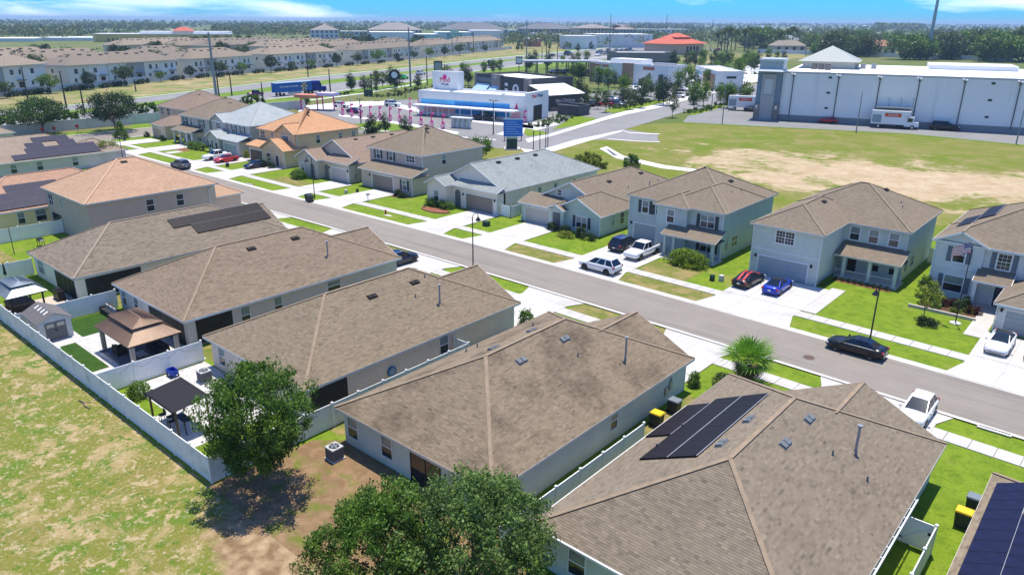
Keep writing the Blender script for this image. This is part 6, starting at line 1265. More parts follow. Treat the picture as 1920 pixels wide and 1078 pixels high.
# lean-to porch on its right
mb = MB().box(w+.2, w+10, 1.0, 14, 0, 4.4); mb.build('porch_wall', CHAR, t); MB().poly([(w+.2,-.2,7.4),(w+11.5,-.2,4.9),(w+11.5,15,4.9),(w+.2,15,7.4)]).poly([(w+.2,15,7.2),(w+11.5,15,4.7),(w+11.5,-.2,4.7),(w+.2,-.2,7.2)]).build('porch_roof', FLATW, t); MB().poly([(w+.2,.9,4.4),(w+10,.9,4.4),(w+10,.9,5.1),(w+.2,.9,7.2)]).build('porch_gable', plain('gable_green', (.10,.115,.10), .8), t)
MB().box(w+10, w+10.06, 2, 13, 1.0, 4.0).build('side_sign', CHAR, t); text(t, 'Slim Chickens', (w+10.1,7.5,2.9), 1.45, WHITE, (math.pi/2,0,math.pi/2), name='sign_text'); MB().box(w+10, w+10.08, 1.4, 13.6, 0, 1.0).build('brick_base', BRICKT, t)
# ---- white and brick restaurant
t, w, h = site('white_restaurant', 'white flat-roofed restaurant with brick corner and centre panels', 'restaurant', (1106,153), (1250,165), 20, 118)
h = 8.4; mb = MB().box(0, w, 0, 14, 0, h); parapet(mb, 0, w, 0, 14, h, .7); mb.build('wall', OFFW, t); MB().poly([(.4,.4,h+.02),(w-.4,.4,h+.02),(w-.4,13.6,h+.02),(.4,13.6,h+.02)]).build('roof', FLATW, t)
MB().box(-.3, 3, -.3, 5, 0, h+.2).build('brick_panel', BRICKT, t); MB().box(w*.44, w*.58, -.35, .5, 0, h+.9).build('brick_panel', BRICKT, t); MB().box(w*.2, w*.6, 4, 12, h, h+2.4).build('raised_roof', FLATW, t); MB().box(w*.68, w*.92, 8, 11, h, h+1.2).build('roof_unit', GREYM, t); MB().box(w*.12, w*.18, -.1, 0, 1.2, 6.0).build('door', GLASS_D, t)
for x0 in (.04, .14): MB().box(w*x0+1.5, w*x0+5, -.42, -.1, h-1.3, h-.3).build('sign_panel', plain('sign_rust', (.45,.16,.11), .6), t)
MB().box(w*.70, w*.84, -.1, 0, h-1.6, h-.2).build('sign_panel', plain('sign_rust', (.45,.16,.11), .6), t)
for x0, x1, z1 in ((.40,.44,3.4),(.47,.51,4.6),(.66,.70,2.8),(.90,.95,5.2)): MB().box(w*x0, w*x1, -.45, -.36, .2, z1).build('service_panel', CHAR, t)
# ---- small white bank kiosk
t, w, h = site('small_bank', 'small white flat-roofed kiosk building with brick panel behind trees', 'building', (1302,155), (1342,170), 11, 130)
h = 7.4; mb = MB().box(0, w, 0, 11, 0, h); parapet(mb, 0, w, 0, 11, h, .4); mb.build('wall', OFFW, t); MB().poly([(.4,.4,h+.02),(w-.4,.4,h+.02),(w-.4,10.6,h+.02),(.4,10.6,h+.02)]).build('roof', FLATW, t); MB().box(w*.4, w*.92, -.12, 0, .2, h-1.2).build('brick_panel', BRICKT, t); MB().box(w*.06, w*.36, -.1, 0, h-3, h-1.6).build('window', plain('sign_teal', (.25,.45,.52), .5), t); MB().box(w, w+.1, 4, 8, h-2.6, h-1.7).build('window', GLASS_D, t)
# ---- dark flat store and red roofed restaurant behind
t, w, h = site('dark_store', 'low dark grey flat-roofed store before the red roofed restaurant', 'store', (1157,124), (1268,124), 30, 104)
h = 7.5; mb = MB().box(0, w, 0, 30, 0, h); parapet(mb, 0, w, 0, 30, h, .8); mb.build('wall', plain('store_grey', (.21,.20,.185), .8, var=.05), t); MB().poly([(.4,.4,h+.02),(w-.4,.4,h+.02),(w-.4,29.6,h+.02),(.4,29.6,h+.02)]).build('roof', FLATW, t); MB().box(0, w, -.2, 0, 0, 2.6).build('base_band', plain('store_dark', (.06,.06,.06), .8), t)
t, w, h = site('red_roof_restaurant', 'peach restaurant with red two-tier hip roof', 'restaurant', (1256,104), (1318,102), 30, 88)
TERR = plain('red_tile', (.52,.12,.07), .8, var=.12, scale=.2); PEACH = plain('peach_render', (.58,.40,.30), .85)
h = 9.0; MB().box(0, w, 0, 30, 0, h).build('wall', PEACH, t); mb = MB()
F_, caps, ev, rk = roof_faces(-2.5, w+2.5, -2.5, 32, h, 'x', False, False, .38)
for f in F_: mb.poly(f if f[2] != f[3] else f[:3])
F_, caps, ev, rk = roof_faces(w*.3, w*.8, 7, 23, h+5.2, 'x', False, False, .42)
for f in F_: mb.poly(f if f[2] != f[3] else f[:3])
mb.box(w*.33, w*.77, 8, 22, h, h+5.2); mb.build('roof', TERR, t)
for i in range(4): MB().box(w*.48+i*4.4, w*.48+i*4.4+2.4, -.2, 0, 1.6, 6.6).build('window', GLASS_D, t)
MB().box(w*.62, w*.62+9, -4.5, 0, 0, 2.4).build('stone_planter', plain('planter_stone', (.22,.17,.12), .9), t)
# ---- canopy over parked cars
t, w, h = site('drive_in_canopy', 'long thin grey canopy on posts over parked cars', 'canopy', (988,143), (1122,143), 10, 118)
h = 7.0; MB().box(-2, w+2, -4, 9, h, h+.8).build('deck', plain('canopy_grey', (.38,.40,.42), .6), t)
for i in range(8):
    for y_ in (0, 6): MB().tube((i*w/7,y_,0), (i*w/7,y_,h), .28, .28, 8).build('post', DARK, t)
# ---- blue notice board, generator box, dark enclosure
t, w, h = site('notice_board', 'big blue notice board on posts at the side road corner', 'sign board', (944,264), (980,264), .4, 234)
MB().box(0, w, 0, .18, 1.0, 4.9).build('board', plain('sign_blue', (.02,.16,.50), .5, var=.08), t)
for i in range(6): MB().box(w*.1, w*(.92-.14*(i % 3)), -.02, 0, 1.5+i*.55, 1.68+i*.55).build('text_line', plain('sign_pale', (.25,.45,.70), .5), t)
for x in (.3, w-.3): MB().box(x-.09, x+.09, .18, .36, 0, 4.9).build('post', DARK, t)
MB().box(0, w, -.03, .2, 4.9, 5.1).build('cap', plain('sign_cap', (.30,.55,.62), .5), t)
t, w, h = site('generator_box', 'dark green transformer box on a concrete pad behind the roofs', 'transformer', (950,281), (970,281), 3, 262); MB().tbox(0, w, 0, 2.2, .2, 2.4, .03, .05).build('body', plain('transformer_green', (.025,.06,.05), .5), t); MB().tbox(-.1, w+.1, -.1, 2.3, 2.4, 2.65, .2, .2).build('lid', plain('transformer_lid', (.05,.10,.09), .5), t); MB().box(-.6, w+.6, -.6, 2.8, 0, .2).build('pad', CONC2, t); MB().box(w/2-.03, w/2+.03, -.02, 0, .3, 2.3).build('door_seam', BLACKM, t)
t, w, h = site('dumpster_enclosure', 'open-topped dark grey dumpster enclosure behind the car wash', 'enclosure', (1045,215), (1083,219), 6, 201); mb = MB()
mb.box(0, w, 0, .3, 0, 3).box(0, w, 5.7, 6, 0, 3).box(0, .3, .3, 5.7, 0, 3).box(w-.3, w, .3, 5.7, 0, 3); mb.build('wall', CHAR, t); MB().box(-.05, w+.05, -.05, .35, 3, 3.15).box(-.05, w+.05, 5.65, 6.05, 3, 3.15).build('coping', GREYM, t)
for i, (x, y0_) in enumerate(((1000,282),(1012,283),(1023,277),(1027,275))):
    t = thing('bollard_post', 'thin dark post beside the notice board walkway, %s from the left' % ORD[i], 'post', at(x, y0_), 0, 'posts by the walkway'); MB().tube((0,0,0), (0,0,4.0), .10, .10, 8).build('shaft', DARK, t); MB().tube((0,0,4.0), (0,0,4.15), .14, .14, 8).build('cap', DARK, t)

# ================================================================ SELF-STORAGE WAREHOUSE
t, w, h = site('storage_warehouse', 'huge white windowless storage warehouse with flat white roof', 'warehouse', (1458,225.5), (1920,252.5), 60, 136)
HW = h; WW = w+30
SW = ground('warehouse_white', [(.82,.81,.77), ((.77,.76,.73), .05, .4, .7, 6, 0), ((.84,.83,.80), .4, .5, .8, 6, 0), ((.66,.68,.67), .5, .55, .75, 6, 0, (1, 1, .06))], .8, .06, 3)
mb = MB().box(0, WW, 0, 58, 1.7, HW); mb.build('wall', SW, t); MB().box(-.05, WW, -.06, 58.05, 0, 1.7).build('base_band', plain('band_grey', (.26,.265,.27), .85), t)
MB().poly([(.3,.3,HW+.03),(WW,.3,HW+.03),(WW,57,HW+.03),(.3,57,HW+.03)]).build('roof', FLATW, t); MB().box(-.1, WW, -.12, .35, HW-.1, HW+.35).build('coping', plain('coping_grey', (.42,.44,.45), .6), t)
MB().box(WW*.42, WW*.68, 40, 58, HW, HW+1.4).build('raised_roof', FLATW, t)
def wall_x(px, py): 
    """distance along the warehouse front for an image column"""
    A = t.location; d = Vector((math.cos(t.rotation_euler.z), math.sin(t.rotation_euler.z), 0)); n = Vector((-d.y, d.x, 0)); r = ray(px, py); k = n.dot(Vector((A.x, A.y, 0)))/n.dot(Vector((r.x, r.y, 0))); P_ = Vector((r.x*k, r.y*k, CAM_H+r.z*k)); return (Vector((P_.x, P_.y, 0))-Vector((A.x, A.y, 0))).dot(d), P_.z
for px in (1489, 1574, 1652, 1727, 1813, 1918):
    x, z = wall_x(px, 141); MB().tube((x,-.14,1.0), (x,-.14,HW-1.0), .13, .13, 8).box(x-.3, x+.3, -.4, 0, HW-1.1, HW-.5).build('downpipe', plain('pipe_grey', (.10,.11,.12), .5), t); MB().ball((x-.55,-.35,HW-.3), .32, .32, .26, 8, 5).ball((x+.2,-.4,HW-.45), .34, .34, .28, 8, 5).build('flood_lamp', WHITE, t)
for px, py in ((1557,146),(1553,174.5),(1549,203),(1863,157),(1856,188.5),(1850,220)): x, z = wall_x(px, py); MB().box(x-.45, x+.45, -.12, 0, z-.25, z+.25).build('vent_louver', DARK, t)
x0, z0 = wall_x(1643, 198); x1, z1 = wall_x(1711, 201); MB().box(x0, x1, -2.4, 0, z0-.25, z0+.05).build('loading_canopy', plain('canopy_dock', (.30,.32,.33), .6), t); MB().box(x0+.5, x1-.4, -.1, -.0, 1.6, z0-.6).build('dock_recess', plain('dock_wall', (.44,.44,.42), .8), t); MB().box(x1-3.2, x1-.8, -.14, -.1, .2, 3.4).build('dock_door', BLACKM, t)
for i in range(4): xx = x0+(x1-x0)*i/3; MB().beam((xx,-2.2,z0), (xx,0,z0+2.4), .08).build('canopy_rod', DARK, t)
TOWB = plain('tower_blue', (.19,.25,.30), .8, var=.05); TOWG = plain('tower_taupe', (.42,.40,.38), .85)
MB().box(-6.8, -.1, -1.2, 8, 0, HW+.3).build('corner_tower', TOWB, t); MB().box(-5.4, -1.6, -1.5, -1.2, 0, HW-.6).build('tower_panel', TOWG, t); MB().box(-4.6, -2.4, -1.62, -1.5, HW*.55, HW*.86).build('tower_window', plain('blind_window', (.52,.53,.52), .6), t); MB().box(-4.8, -2.2, -1.66, -1.62, HW*.86, HW*.885).box(-4.8, -2.2, -1.66, -1.62, HW*.53, HW*.55).build('window_trim', plain('trim_khaki', (.35,.34,.29), .8), t)
MB().tbox(-8.2, .4, -3.2, 9, HW+.3, HW+.8, .6, .8).box(-6.6, -.2, -1.2, 7.6, HW+.8, HW+3.2).tbox(-7.0, .2, -1.6, 8, HW+3.2, HW+3.7, .2, .2).build('tower_cap', plain('cap_paleblue', (.40,.46,.48), .7), t)
STN = plain('stone_veneer', (.26,.215,.18), .95, var=.4, scale=2.5)
for x in (-6.9, -1.5): MB().box(x, x+1.5, -1.8, -1.2, 0, 4.6).build('stone_pier', STN, t); MB().box(x+.5, x+1.0, -1.95, -1.8, 3.2, 4.2).build('pier_lamp', WHITE, t)
F_, caps, ev, rk = roof_faces(1, 19, 24, 42, HW+2.2, 'x', False, False, .5); mb = MB()
for f in F_: mb.poly(f if f[2] != f[3] else f[:3])
mb.build('pyramid_roof', plain('metal_sage', (.34,.37,.34), .6, var=.05), t); MB().box(2.5, 17.5, 25.5, 40.5, HW-6, HW+2.2).build('lantern_storey', plain('storey_cream', (.52,.51,.45), .8), t)
for x, y in ((6.5,9),(8.4,8),(10.3,7)): MB().box(x, x+1.6, y, y+1.4, HW+.6, HW+2.4).build('roof_sign_frame', plain('frame_brown', (.20,.18,.16), .7), t)
for x, y in ((17,30),(19,31),(22,33),(WW*.74,20),(WW*.77,21)): MB().box(x, x+1.5, y, y+1.5, HW, HW+1.5).build('roof_unit', GREYM, t)
# ================================================================ STORAGE VEHICLES
def box_truck(label, px, py, rz, s, band, lx=7.6):
    t = thing('moving_truck', label, 'truck', at(px, py), rz); t.scale = (s,)*3
    MB().box(-5.0, 1.6, -1.2, 1.2, .9, 3.7).build('cargo_box', PW, t); MB().box(1.6, 2.6, -1.1, 1.1, 2.7, 3.7).build('overcab', PW, t); MB().tbox(1.6, 3.4, -1.05, 1.05, .6, 2.6, .0, .06).tbox(3.3, 4.4, -1.0, 1.0, .6, 1.5, .05, .05).build('cab', PW, t)
    for sy in (-1, 1): MB().box(-2.4, .8, sy*1.21-.01, sy*1.21+.01, 2.5, 3.3).build('band', band, t); MB().box(2.1, 3.1, sy*1.06-.01, sy*1.06+.01, 1.6, 2.35).build('side_window', GLASS_T, t); MB().box(-4.8, -3.0, sy*1.212-.01, sy*1.212+.01, 1.2, 2.9).build('side_graphic', plain('truck_graphic', (.25,.32,.36), .5), t)
    text(t, 'UHAUL', (-.8,-1.23,2.9), .62, WHITE, name='lettering')
    MB().poly([(3.42,-.95,1.5),(3.42,.95,1.5),(3.36,.85,2.5),(3.36,-.85,2.5)]).build('windshield', GLASS_T, t)
    for x in (-3.4, 3.2):
        for sy in (-1, 1): o = link('wheel', FM.setdefault('tw', MB().tube((0,-.15,0), (0,.15,0), .45, .45, 16).mesh('wheel', TYRE)), t, (x, sy*1.0, .45)); link('rim', FM.setdefault('twr', MB().tube((0,-.16,0), (0,.16,0), .24, .24, 10).mesh('rim', ALU)), o)
    for sy in (-1, 1): MB().box(4.38, 4.43, sy*.75-.15, sy*.75+.15, .9, 1.15).build('headlight', HEAD, t)
    return t
ORB = plain('orange_band', (.62,.09,.03), .5); WR = t.rotation_euler.z
box_truck('white moving truck with red-orange band parked before the warehouse', 1678, 241, WR, 1.25, ORB); box_truck('white moving truck with red-orange band behind the warehouse tower', 1402, 208, WR+.1, 1.25, ORB)
def px_car(name, label, kind, pm, px, py, hd, s=1.0, cat='car', **k): p = at(px, py); return car(name, label, kind, pm, p.x, p.y, hd, cat, s=s, z=.07, **k)
px_car('parked_car', 'small red car parked before the white warehouse', 'hatch', PR, 1551, 231.5, 180+math.degrees(WR), 1.15); px_car('parked_suv', 'black and white car parked before the warehouse at right', 'suv', PK, 1770, 245, math.degrees(WR), 1.45, roofm=PW); px_car('parked_car', 'dark car beside the warehouse tower', 'sedan', PN, 1412, 210, math.degrees(WR), 1.2)
px_car('driving_car', 'silver car crossing out of the store driveway', 'hatch', PS, 1273, 184, 20, 1.2); px_car('parked_car', 'grey pickup parked by the store lawn', 'pickup', PG, 1155, 200.5, 8, 1.05, 'pickup'); px_car('parked_car', 'white car reversing behind the white restaurant', 'sedan', PW, 1192, 170, -70, 1.15); px_car('parked_car', 'silver sedan parked along the white restaurant', 'sedan', PS, 1229, 158.5, 0, 1.2)
px_car('pickup_truck', 'black pickup truck waiting under the car wash awning', 'pickup', PK, 909, 226, 15, 1.15, 'pickup'); px_car('parked_suv', 'dark car at the grey pay booths of the car wash', 'suv', PK, 868, 231, 60, 1.0); px_car('parked_car', 'purple-black car in the vacuum lane', 'sedan', PP, 665, 213, 15, 1.1); px_car('parked_suv', 'white car turning at the head of the wash lane', 'suv', PW, 737, 200, 20, 1.15); px_car('parked_suv', 'white car arriving at the pink entrance canopies', 'suv', PW, 641, 202, 20, 1.05)
HD = lambda a, b: math.degrees(math.atan2(at(*b).y-at(*a).y, at(*b).x-at(*a).x))
h1 = HD((458,184), (600,167)); h2 = HD((700,157), (800,143)); h3 = HD((900,127), (1000,115))
px_car('driving_car', 'bright green car on the highway', 'sedan', PGR, 756, 149.5, h2, 1.5); px_car('driving_suv', 'black car behind the bright green one on the highway', 'suv', PK, 731, 149.5, h2, 1.2); px_car('driving_suv', 'white car on the highway beside the wash tower', 'suv', PW, 789, 141, h2, 1.35); px_car('pickup_truck', 'purple pickup truck on the highway behind the trailer', 'pickup', PP, 480, 181, h1, 1.15, 'pickup'); px_car('driving_car', 'dark car on the highway left of the canopy', 'sedan', PK, 998, 111, h3, 1.5); px_car('driving_car', 'maroon car on the highway behind the canopy', 'sedan', paint('maroon', (.12,.02,.03)), 1036, 106.5, h3, 1.5); px_car('driving_suv', 'black car on the highway above the canopy', 'suv', PK, 1065, 105, h3, 2.2)
px_car('driving_suv', 'black truck on the highway behind the charcoal restaurant', 'pickup', PK, 921, 127, h3, 2.2, 'pickup'); px_car('driving_car', 'white car on the highway behind the canopy', 'sedan', PW, 1052, 107, h3, 1.6)
cr_ = random.Random(5)
for i in range(34):
    x = cr_.uniform(1118, 1300); y = 104-(x-1118)*.08+cr_.uniform(-6, 4); px_car('queued_car', 'small distant car in the crowd at the far junction', ('sedan', 'suv', 'hatch')[i % 3], (PK, PW, PS, PG, PN)[i % 5], x, y, h3+cr_.choice((0, 180)), 1.7, group='cars at the far junction')
for i in range(9):
    px_car('parked_car', 'dark car parked in the row under the long canopy', ('sedan', 'suv')[i % 2], (PK, PG, PN)[i % 3], 1040+i*8.6, 139+(i % 2), 60, 1.5, group='cars under the canopy')
# semi trailer
a, b = at(515,181.5), at(612,173); t = thing('semi_truck', 'blue semi truck with long trailer and yellow spark emblem on the highway', 'truck', a, math.atan2(b.y-a.y, b.x-a.x)); Ls = (b-a).length; t.scale = (Ls/21.5,)*3
TB = plain('trailer_blue', (.012,.10,.36), .45); CB = plain('cab_blue', (.01,.02,.20), .35)
MB().box(0, 14.6, -1.3, 1.3, 1.2, 4.2).build('trailer', TB, t); MB().poly([(0,-1.3,4.22),(14.6,-1.3,4.22),(14.6,1.3,4.22),(0,1.3,4.22)]).build('trailer_roof', plain('trailer_top', (.35,.5,.62), .5), t)
text(t, 'Save money. Live better.', (5.2,-1.33,3.0), .78, WHITE, name='lettering')
sp = MB()
for i in range(6): a_ = i*math.pi/3; c0 = Vector((11.2,-1.33,2.75)); d_ = Vector((math.cos(a_),0,math.sin(a_))); n_ = Vector((-math.sin(a_),0,math.cos(a_))); sp.poly([c0+d_*.35-n_*.12, c0+d_*1.3-n_*.26, c0+d_*1.4, c0+d_*1.3+n_*.26, c0+d_*.35+n_*.12])
sp.build('spark_emblem', plain('spark_yellow', (.85,.55,.02), .5), t)
MB().box(15.6, 18.6, -1.2, 1.2, .9, 3.3).tbox(15.6, 18.4, -1.15, 1.15, 3.3, 4.1, .3, .1).tbox(18.6, 20.9, -1.0, 1.0, .7, 2.1, .1, .1).build('cab', CB, t); MB().poly([(18.63,-1.05,2.2),(18.63,1.05,2.2),(18.5,1.0,3.2),(18.5,-1.0,3.2)]).box(17.6, 18.4, -1.215, -1.2, 2.3, 3.1).build('cab_glass', GLASS_T, t); MB().box(13, 18, -.5, .5, .7, 1.15).build('chassis', BLACKM, t); MB().box(4.5, 10, -1.28, -1.2, .5, 1.2).build('side_skirt', plain('skirt_grey', (.35,.36,.38), .5), t)
for x in (1.6, 2.9, 13.2, 14.5, 19.6):
    for sy in (-1, 1): link('wheel', FM['tw'], t, (x, sy*1.05, .5))
MB().box(20.88, 20.95, -.8, .8, .8, 1.8).build('grille', GREYM, t)
# ================================================================ TOWNHOUSES BEYOND THE HIGHWAY
TRF = sh('town', (.245,.20,.15), False, 40, .1); TRF2 = sh('town2', (.275,.226,.17), False, 41, .1); TRF3 = sh('town3', (.22,.185,.145), False, 42, .1)
TWC = [plain('town_cream', (.82,.75,.62), .9, var=.05), plain('town_white', (.82,.80,.75), .9, var=.04), plain('town_mint', (.70,.75,.66), .9, var=.05), plain('town_grey', (.42,.41,.40), .9, var=.05), plain('town_beige', (.70,.59,.45), .9, var=.05)]
TWIN = MB().box(-.9, .9, -.08, 0, -1.1, 1.1).mesh('window', WHITE)
TPANE = MB().box(-.78, -.05, -.1, -.08, -.98, .98).box(.05, .78, -.1, -.08, -.98, .98).mesh('pane', GLASS_D)
TDOOR = MB().box(-1.1, 1.1, -.1, 0, 0, 3.0).mesh('patio_door', GLASS_D); TAWN = MB().box(-1.7, 1.7, -1.6, 0, 3.5, 3.8).mesh('patio_roof', plain('patio_roof', (.16,.15,.145), .7))
TVENT = MB().tbox(-.9, .9, -.5, .5, 0, .35, .1, .1).mesh('roof_vent', plain('town_vent', (.12,.10,.09), .7))
def townhouse(label, A, ang, w, d, ze, full, seed, group):
    t = thing('townhouse_row', label, 'townhouses', A, ang, group); rr = random.Random(seed); n = max(2, round(w/9.5)); u = w/n; p = .42
    for i in range(n): k = (seed*2+i) % 4 if full else 4; MB().box(i*u+(.0 if i else .02), (i+1)*u-.02, (i % 2)*.5, d, 0, ze-.02).build('unit_wall', TWC[0] if i in (0,) and full else TWC[k], t)
    F_, caps, ev, rk = roof_faces(-.8, w+.8, -.8, d+.8, ze, 'x', False, False, p); mb = MB()
    for f in F_: mb.poly(f if f[2] != f[3] else f[:3], uv=face_uv(*f)[:4 if f[2] != f[3] else 3])
    hb = min(u, 9)
    for i in range(0, n, 2):
        x0_, x1_ = i*u+(.5 if i else 0), min(w, (i+1)*u+u*.35); F2, *_ = roof_faces(x0_-.6, x1_+.6, -1.5, d*.7, ze+.01, 'y', False, False, p)
        for f in F2: mb.poly(f if f[2] != f[3] else f[:3], uv=face_uv(*f)[:4 if f[2] != f[3] else 3])
    rf = mb.build('roof', (TRF, TRF2, TRF3)[seed % 3], t); fb = MB()
    for p_, q_ in ev: fb.beam((p_[0],p_[1],ze-.2), (q_[0],q_[1],ze-.2), .12, .35)
    fb.build('fascia', TRIM, rf)
    for i in range(n):
        for k in (0, 1):
            x = i*u+u*(.3+.4*k); y = d*(.36+.05*((i+k) % 2)); link('roof_vent', TVENT, rf, (x, y, ze+p*(y+.8)+.02))
    if full:
        for i in range(n):
            o = link('window', TWIN, t, (i*u+u*.35, (i % 2)*.5, ze-2.6)); link('pane', TPANE, o)
            if i % 2 == 0 or rr.random() < .5: o = link('window', TWIN, t, (i*u+u*.72, (i % 2)*.5, ze-2.6)); o.scale = (.6, 1, 1); link('pane', TPANE, o)
            link('patio_door', TDOOR, t, (i*u+u*.7, (i % 2)*.5, 0)); link('patio_roof', TAWN, t, (i*u+u*.68, (i % 2)*.5, 0)); o = link('window', TWIN, t, (i*u+u*.28, (i % 2)*.5, 2.3)); o.scale = (.7, 1, .8); link('pane', TPANE, o)
        o = link('window', FM.setdefault('twend', MB().box(-.06, 0, -.5, .5, -.8, .8).mesh('window', GLASS_D)), t, (-.0, d*.5, ze-2.5))
    return t
FR_ = [((-75,180), (93,163.5), 124), ((134,163), (335,146), 119), ((362,144.5), (474,134.5), 110), ((508,132), (633,122.5), 103), ((667,120), (785,107.5), 97.5), ((806,105.5), (853,100), 91.5), ((868,98), (940,91.5), 86)]
NM = ['cut by the left edge', 'left of the tall grey pole', 'right of the tall grey pole', 'above the semi truck', 'behind the green car', 'sixth along the highway', 'farthest along the highway']
ROWS = []; ESTT = []
for i, (a, b, ey) in enumerate(FR_):
    A, B = at(*a), at(*b); ang = math.atan2(B.y-A.y, B.x-A.x); w = (B-A).length; ze = rise(b[0], ey, B) if i else 9.4; ze = min(10.5, max(8.5, ze))
    townhouse('two-storey pastel townhouse row facing the highway, %s' % NM[i], A, ang, w, 19, ze, True, i+1, None); ROWS.append((A, ang, w))
k = 0
for (A, ang, w) in ROWS:
    d = Vector((math.cos(ang), math.sin(ang), 0)); n = Vector((-d.y, d.x, 0))
    for r_, dist in enumerate((36, 66, 108, 140, 185, 220, 265, 300)):
        k += 1
        if (r_ in (2, 3) and 2 <= ROWS.index((A, ang, w)) <= 2): continue
        P_ = A+n*dist+d*rnd.uniform(-6, 6); hor = math.hypot(P_.x, P_.y)
        if hor > (450 if ROWS.index((A, ang, w)) < 4 else 640): continue
        townhouse('brown-roofed townhouses, %s row behind those %s' % (ordinal(r_), NM[ROWS.index((A, ang, w))]), P_, ang, w*rnd.uniform(.8, .95), 18, 9.2+rnd.uniform(-.5, .5), False, k, 'townhouse rows inside the estate')
for i, (A, ang, w) in enumerate(ROWS):
    d = Vector((math.cos(ang), math.sin(ang), 0)); n = Vector((-d.y, d.x, 0))
    for j, (f_, dist) in enumerate(((.12,29),(.4,60),(.7,31),(.9,92),(.25,96),(.55,128),(.8,150))): ESTT.append((A+d*w*f_+n*dist, i, j))
# estate fence with clipped hedges and small trees in front of it
fb = [(-60,189),(0,183),(100,173),(200,163.5),(300,152.5),(400,143.5),(500,135),(600,127),(700,118.5),(800,109.5),(900,98.5),(960,92.5)]
t = thing('estate_fence', 'long grey-white estate fence along the highway bank', 'fence', at(*fb[0]), worldspace=True); EF = plain('estate_vinyl', (.60,.59,.56), .7, var=.06, scale=.2)
for p, q in zip(fb, fb[1:]):
    a, b = at(*p), at(*q); m_ = max(1, int((b-a).length/7))
    for i in range(m_):
        u, v = a.lerp(b, i/m_), a.lerp(b, (i+1)/m_-.006); MB().beam(u+Vector((0,0,1.3)), v+Vector((0,0,1.3)), .12, 2.6).build('panel', EF, t); MB().box(u.x-.18, u.x+.18, u.y-.18, u.y+.18, 0, 2.8).build('post', EF, t)
HEDGE = bush_mesh(900, 4.6, 1.0, 2.0, 60, 26, .5, LF3, True)
def along(x):
    for (x0, y0), (x1, y1) in zip(fb, fb[1:]):
        if x0 <= x <= x1: return y0+(y1-y0)*(x-x0)/(x1-x0)
    return fb[-1][1]
for i, x in enumerate((30, 58, 77, 138, 160, 202, 225, 267, 333, 380, 418, 445, 485, 525, 548, 583, 615, 655, 685, 715, 750)):
    a = at(x, along(x)+1.2); b = at(x+4, along(x+4)+1.2); t = thing('clipped_hedge', 'dark clipped hedge block before the estate fence, %s from the left' % ordinal(i), 'hedge', a, math.atan2(b.y-a.y, b.x-a.x), 'hedges before the estate fence'); t.scale = (.9, 1, .95); link('foliage', HEDGE, t)
tree_pair('town', 91, 3.0, 2.6, 5.2, 60, 26, .6, leafmat('leaf_town', (.03,.05,.02), (.10,.15,.045)), 1.0, .18, 3.6); tree_pair('town3', 97, 3.4, 2.2, 4.8, 46, 26, .6, LF2, 1.0, .16, 3.4); tree_pair('town2', 95, 2.6, 3.0, 5.4, 60, 26, .6, LF3, 1.0, .18, 3.6)
for i, (x, dy) in enumerate(((12,3),(96,2.5),(168,2),(236,2),(302,2),(358,2),(412,2),(456,2),(508,2),(548,2),(584,2),(632,2),(671,2),(708,2),(745,2),(776,2),(806,2),(834,2),(862,2),(886,2),(910,2))):
    p = at(x, along(x)+dy); tree('street_tree', 'small round tree along the estate fence, %s from the left' % ordinal(i), ('town', 'town3', 'town2')[i % 3], p, i*1.3, (.72, .95, .82, 1.05, .62)[i % 5]*(1 if i < 12 else 1.1), group='trees on the dry bank')

for p_, i, j in ESTT: tree('estate_tree', 'small tree between the brown roofs behind the row %s, %s' % (NM[i], ordinal(j)), ('town', 'town2')[j % 2], p_, j, 1.5, group='trees between the estate roofs')
# ================================================================ POLES
def pole(label, px, py, topx, topy, r0, mat=GREYM, arm=0, name='light_pole', cat='pole', group=None):
    p = at(px, py); h = rise(topx, topy, p); t = thing(name, label, cat, p, 0, group); MB().tube((0,0,0), (0,0,h), r0, r0*.6, 8).build('shaft', mat, t)
    if arm:
        for s in (-1, 1): MB().beam((0,0,h-.1), (s*arm,0,h), .12, .08).build('arm', mat, t); MB().box(s*arm-.35, s*arm+.35, -.15, .15, h-.02, h+.12).build('lamp_head', DARK, t)
    else: MB().tube((0,0,h), (0,0,h+.2), r0*.7, r0*.4, 8).build('cap', mat, t)
    return t
STEEL = plain('pole_steel', (.24,.26,.27), .5, metal=.3)
pole('tall tapering grey steel pole left of the semi truck', 406, 183, 390, 62, .55, STEEL); pole('dark pole leaning close to the tall grey one', 411, 182, 404, 118, .3, DARK); pole('tall grey steel pole behind the car wash tower', 770, 163, 764, 52, .42, STEEL); pole('tall grey pole beside the long canopy', 987, 122, 987, 38, .42, STEEL); pole('tall grey pole at the far junction', 1142, 104, 1144, 28, .42, STEEL); pole('tall thin pole right of the far junction', 1246, 98, 1248, 28, .38, STEEL)
pole('very thick pale steel transmission pole behind the warehouse', 1737.5, 112, 1757, -40, 1.5, plain('mono_steel', (.34,.40,.43), .5, metal=.2), name='transmission_pole')
DK = ['dark light pole beside the highway, %s from the left' % o for o in ORD]
for i, (x, y, tx, ty) in enumerate(((53,190,42,127),(125,203,112,135),(158,209,152,160),(435,180,433,138),(493,186,490,155),(620,179,619,131),(697,171,697,138),(801,160,800,106),(834,152,833,122),(255,172,253,150),(578,145,574,98))): pole(DK[i], x, y, tx, ty, .28, DARK, 1.2 if i in (0, 1) else 0, group='light poles beside the highway')
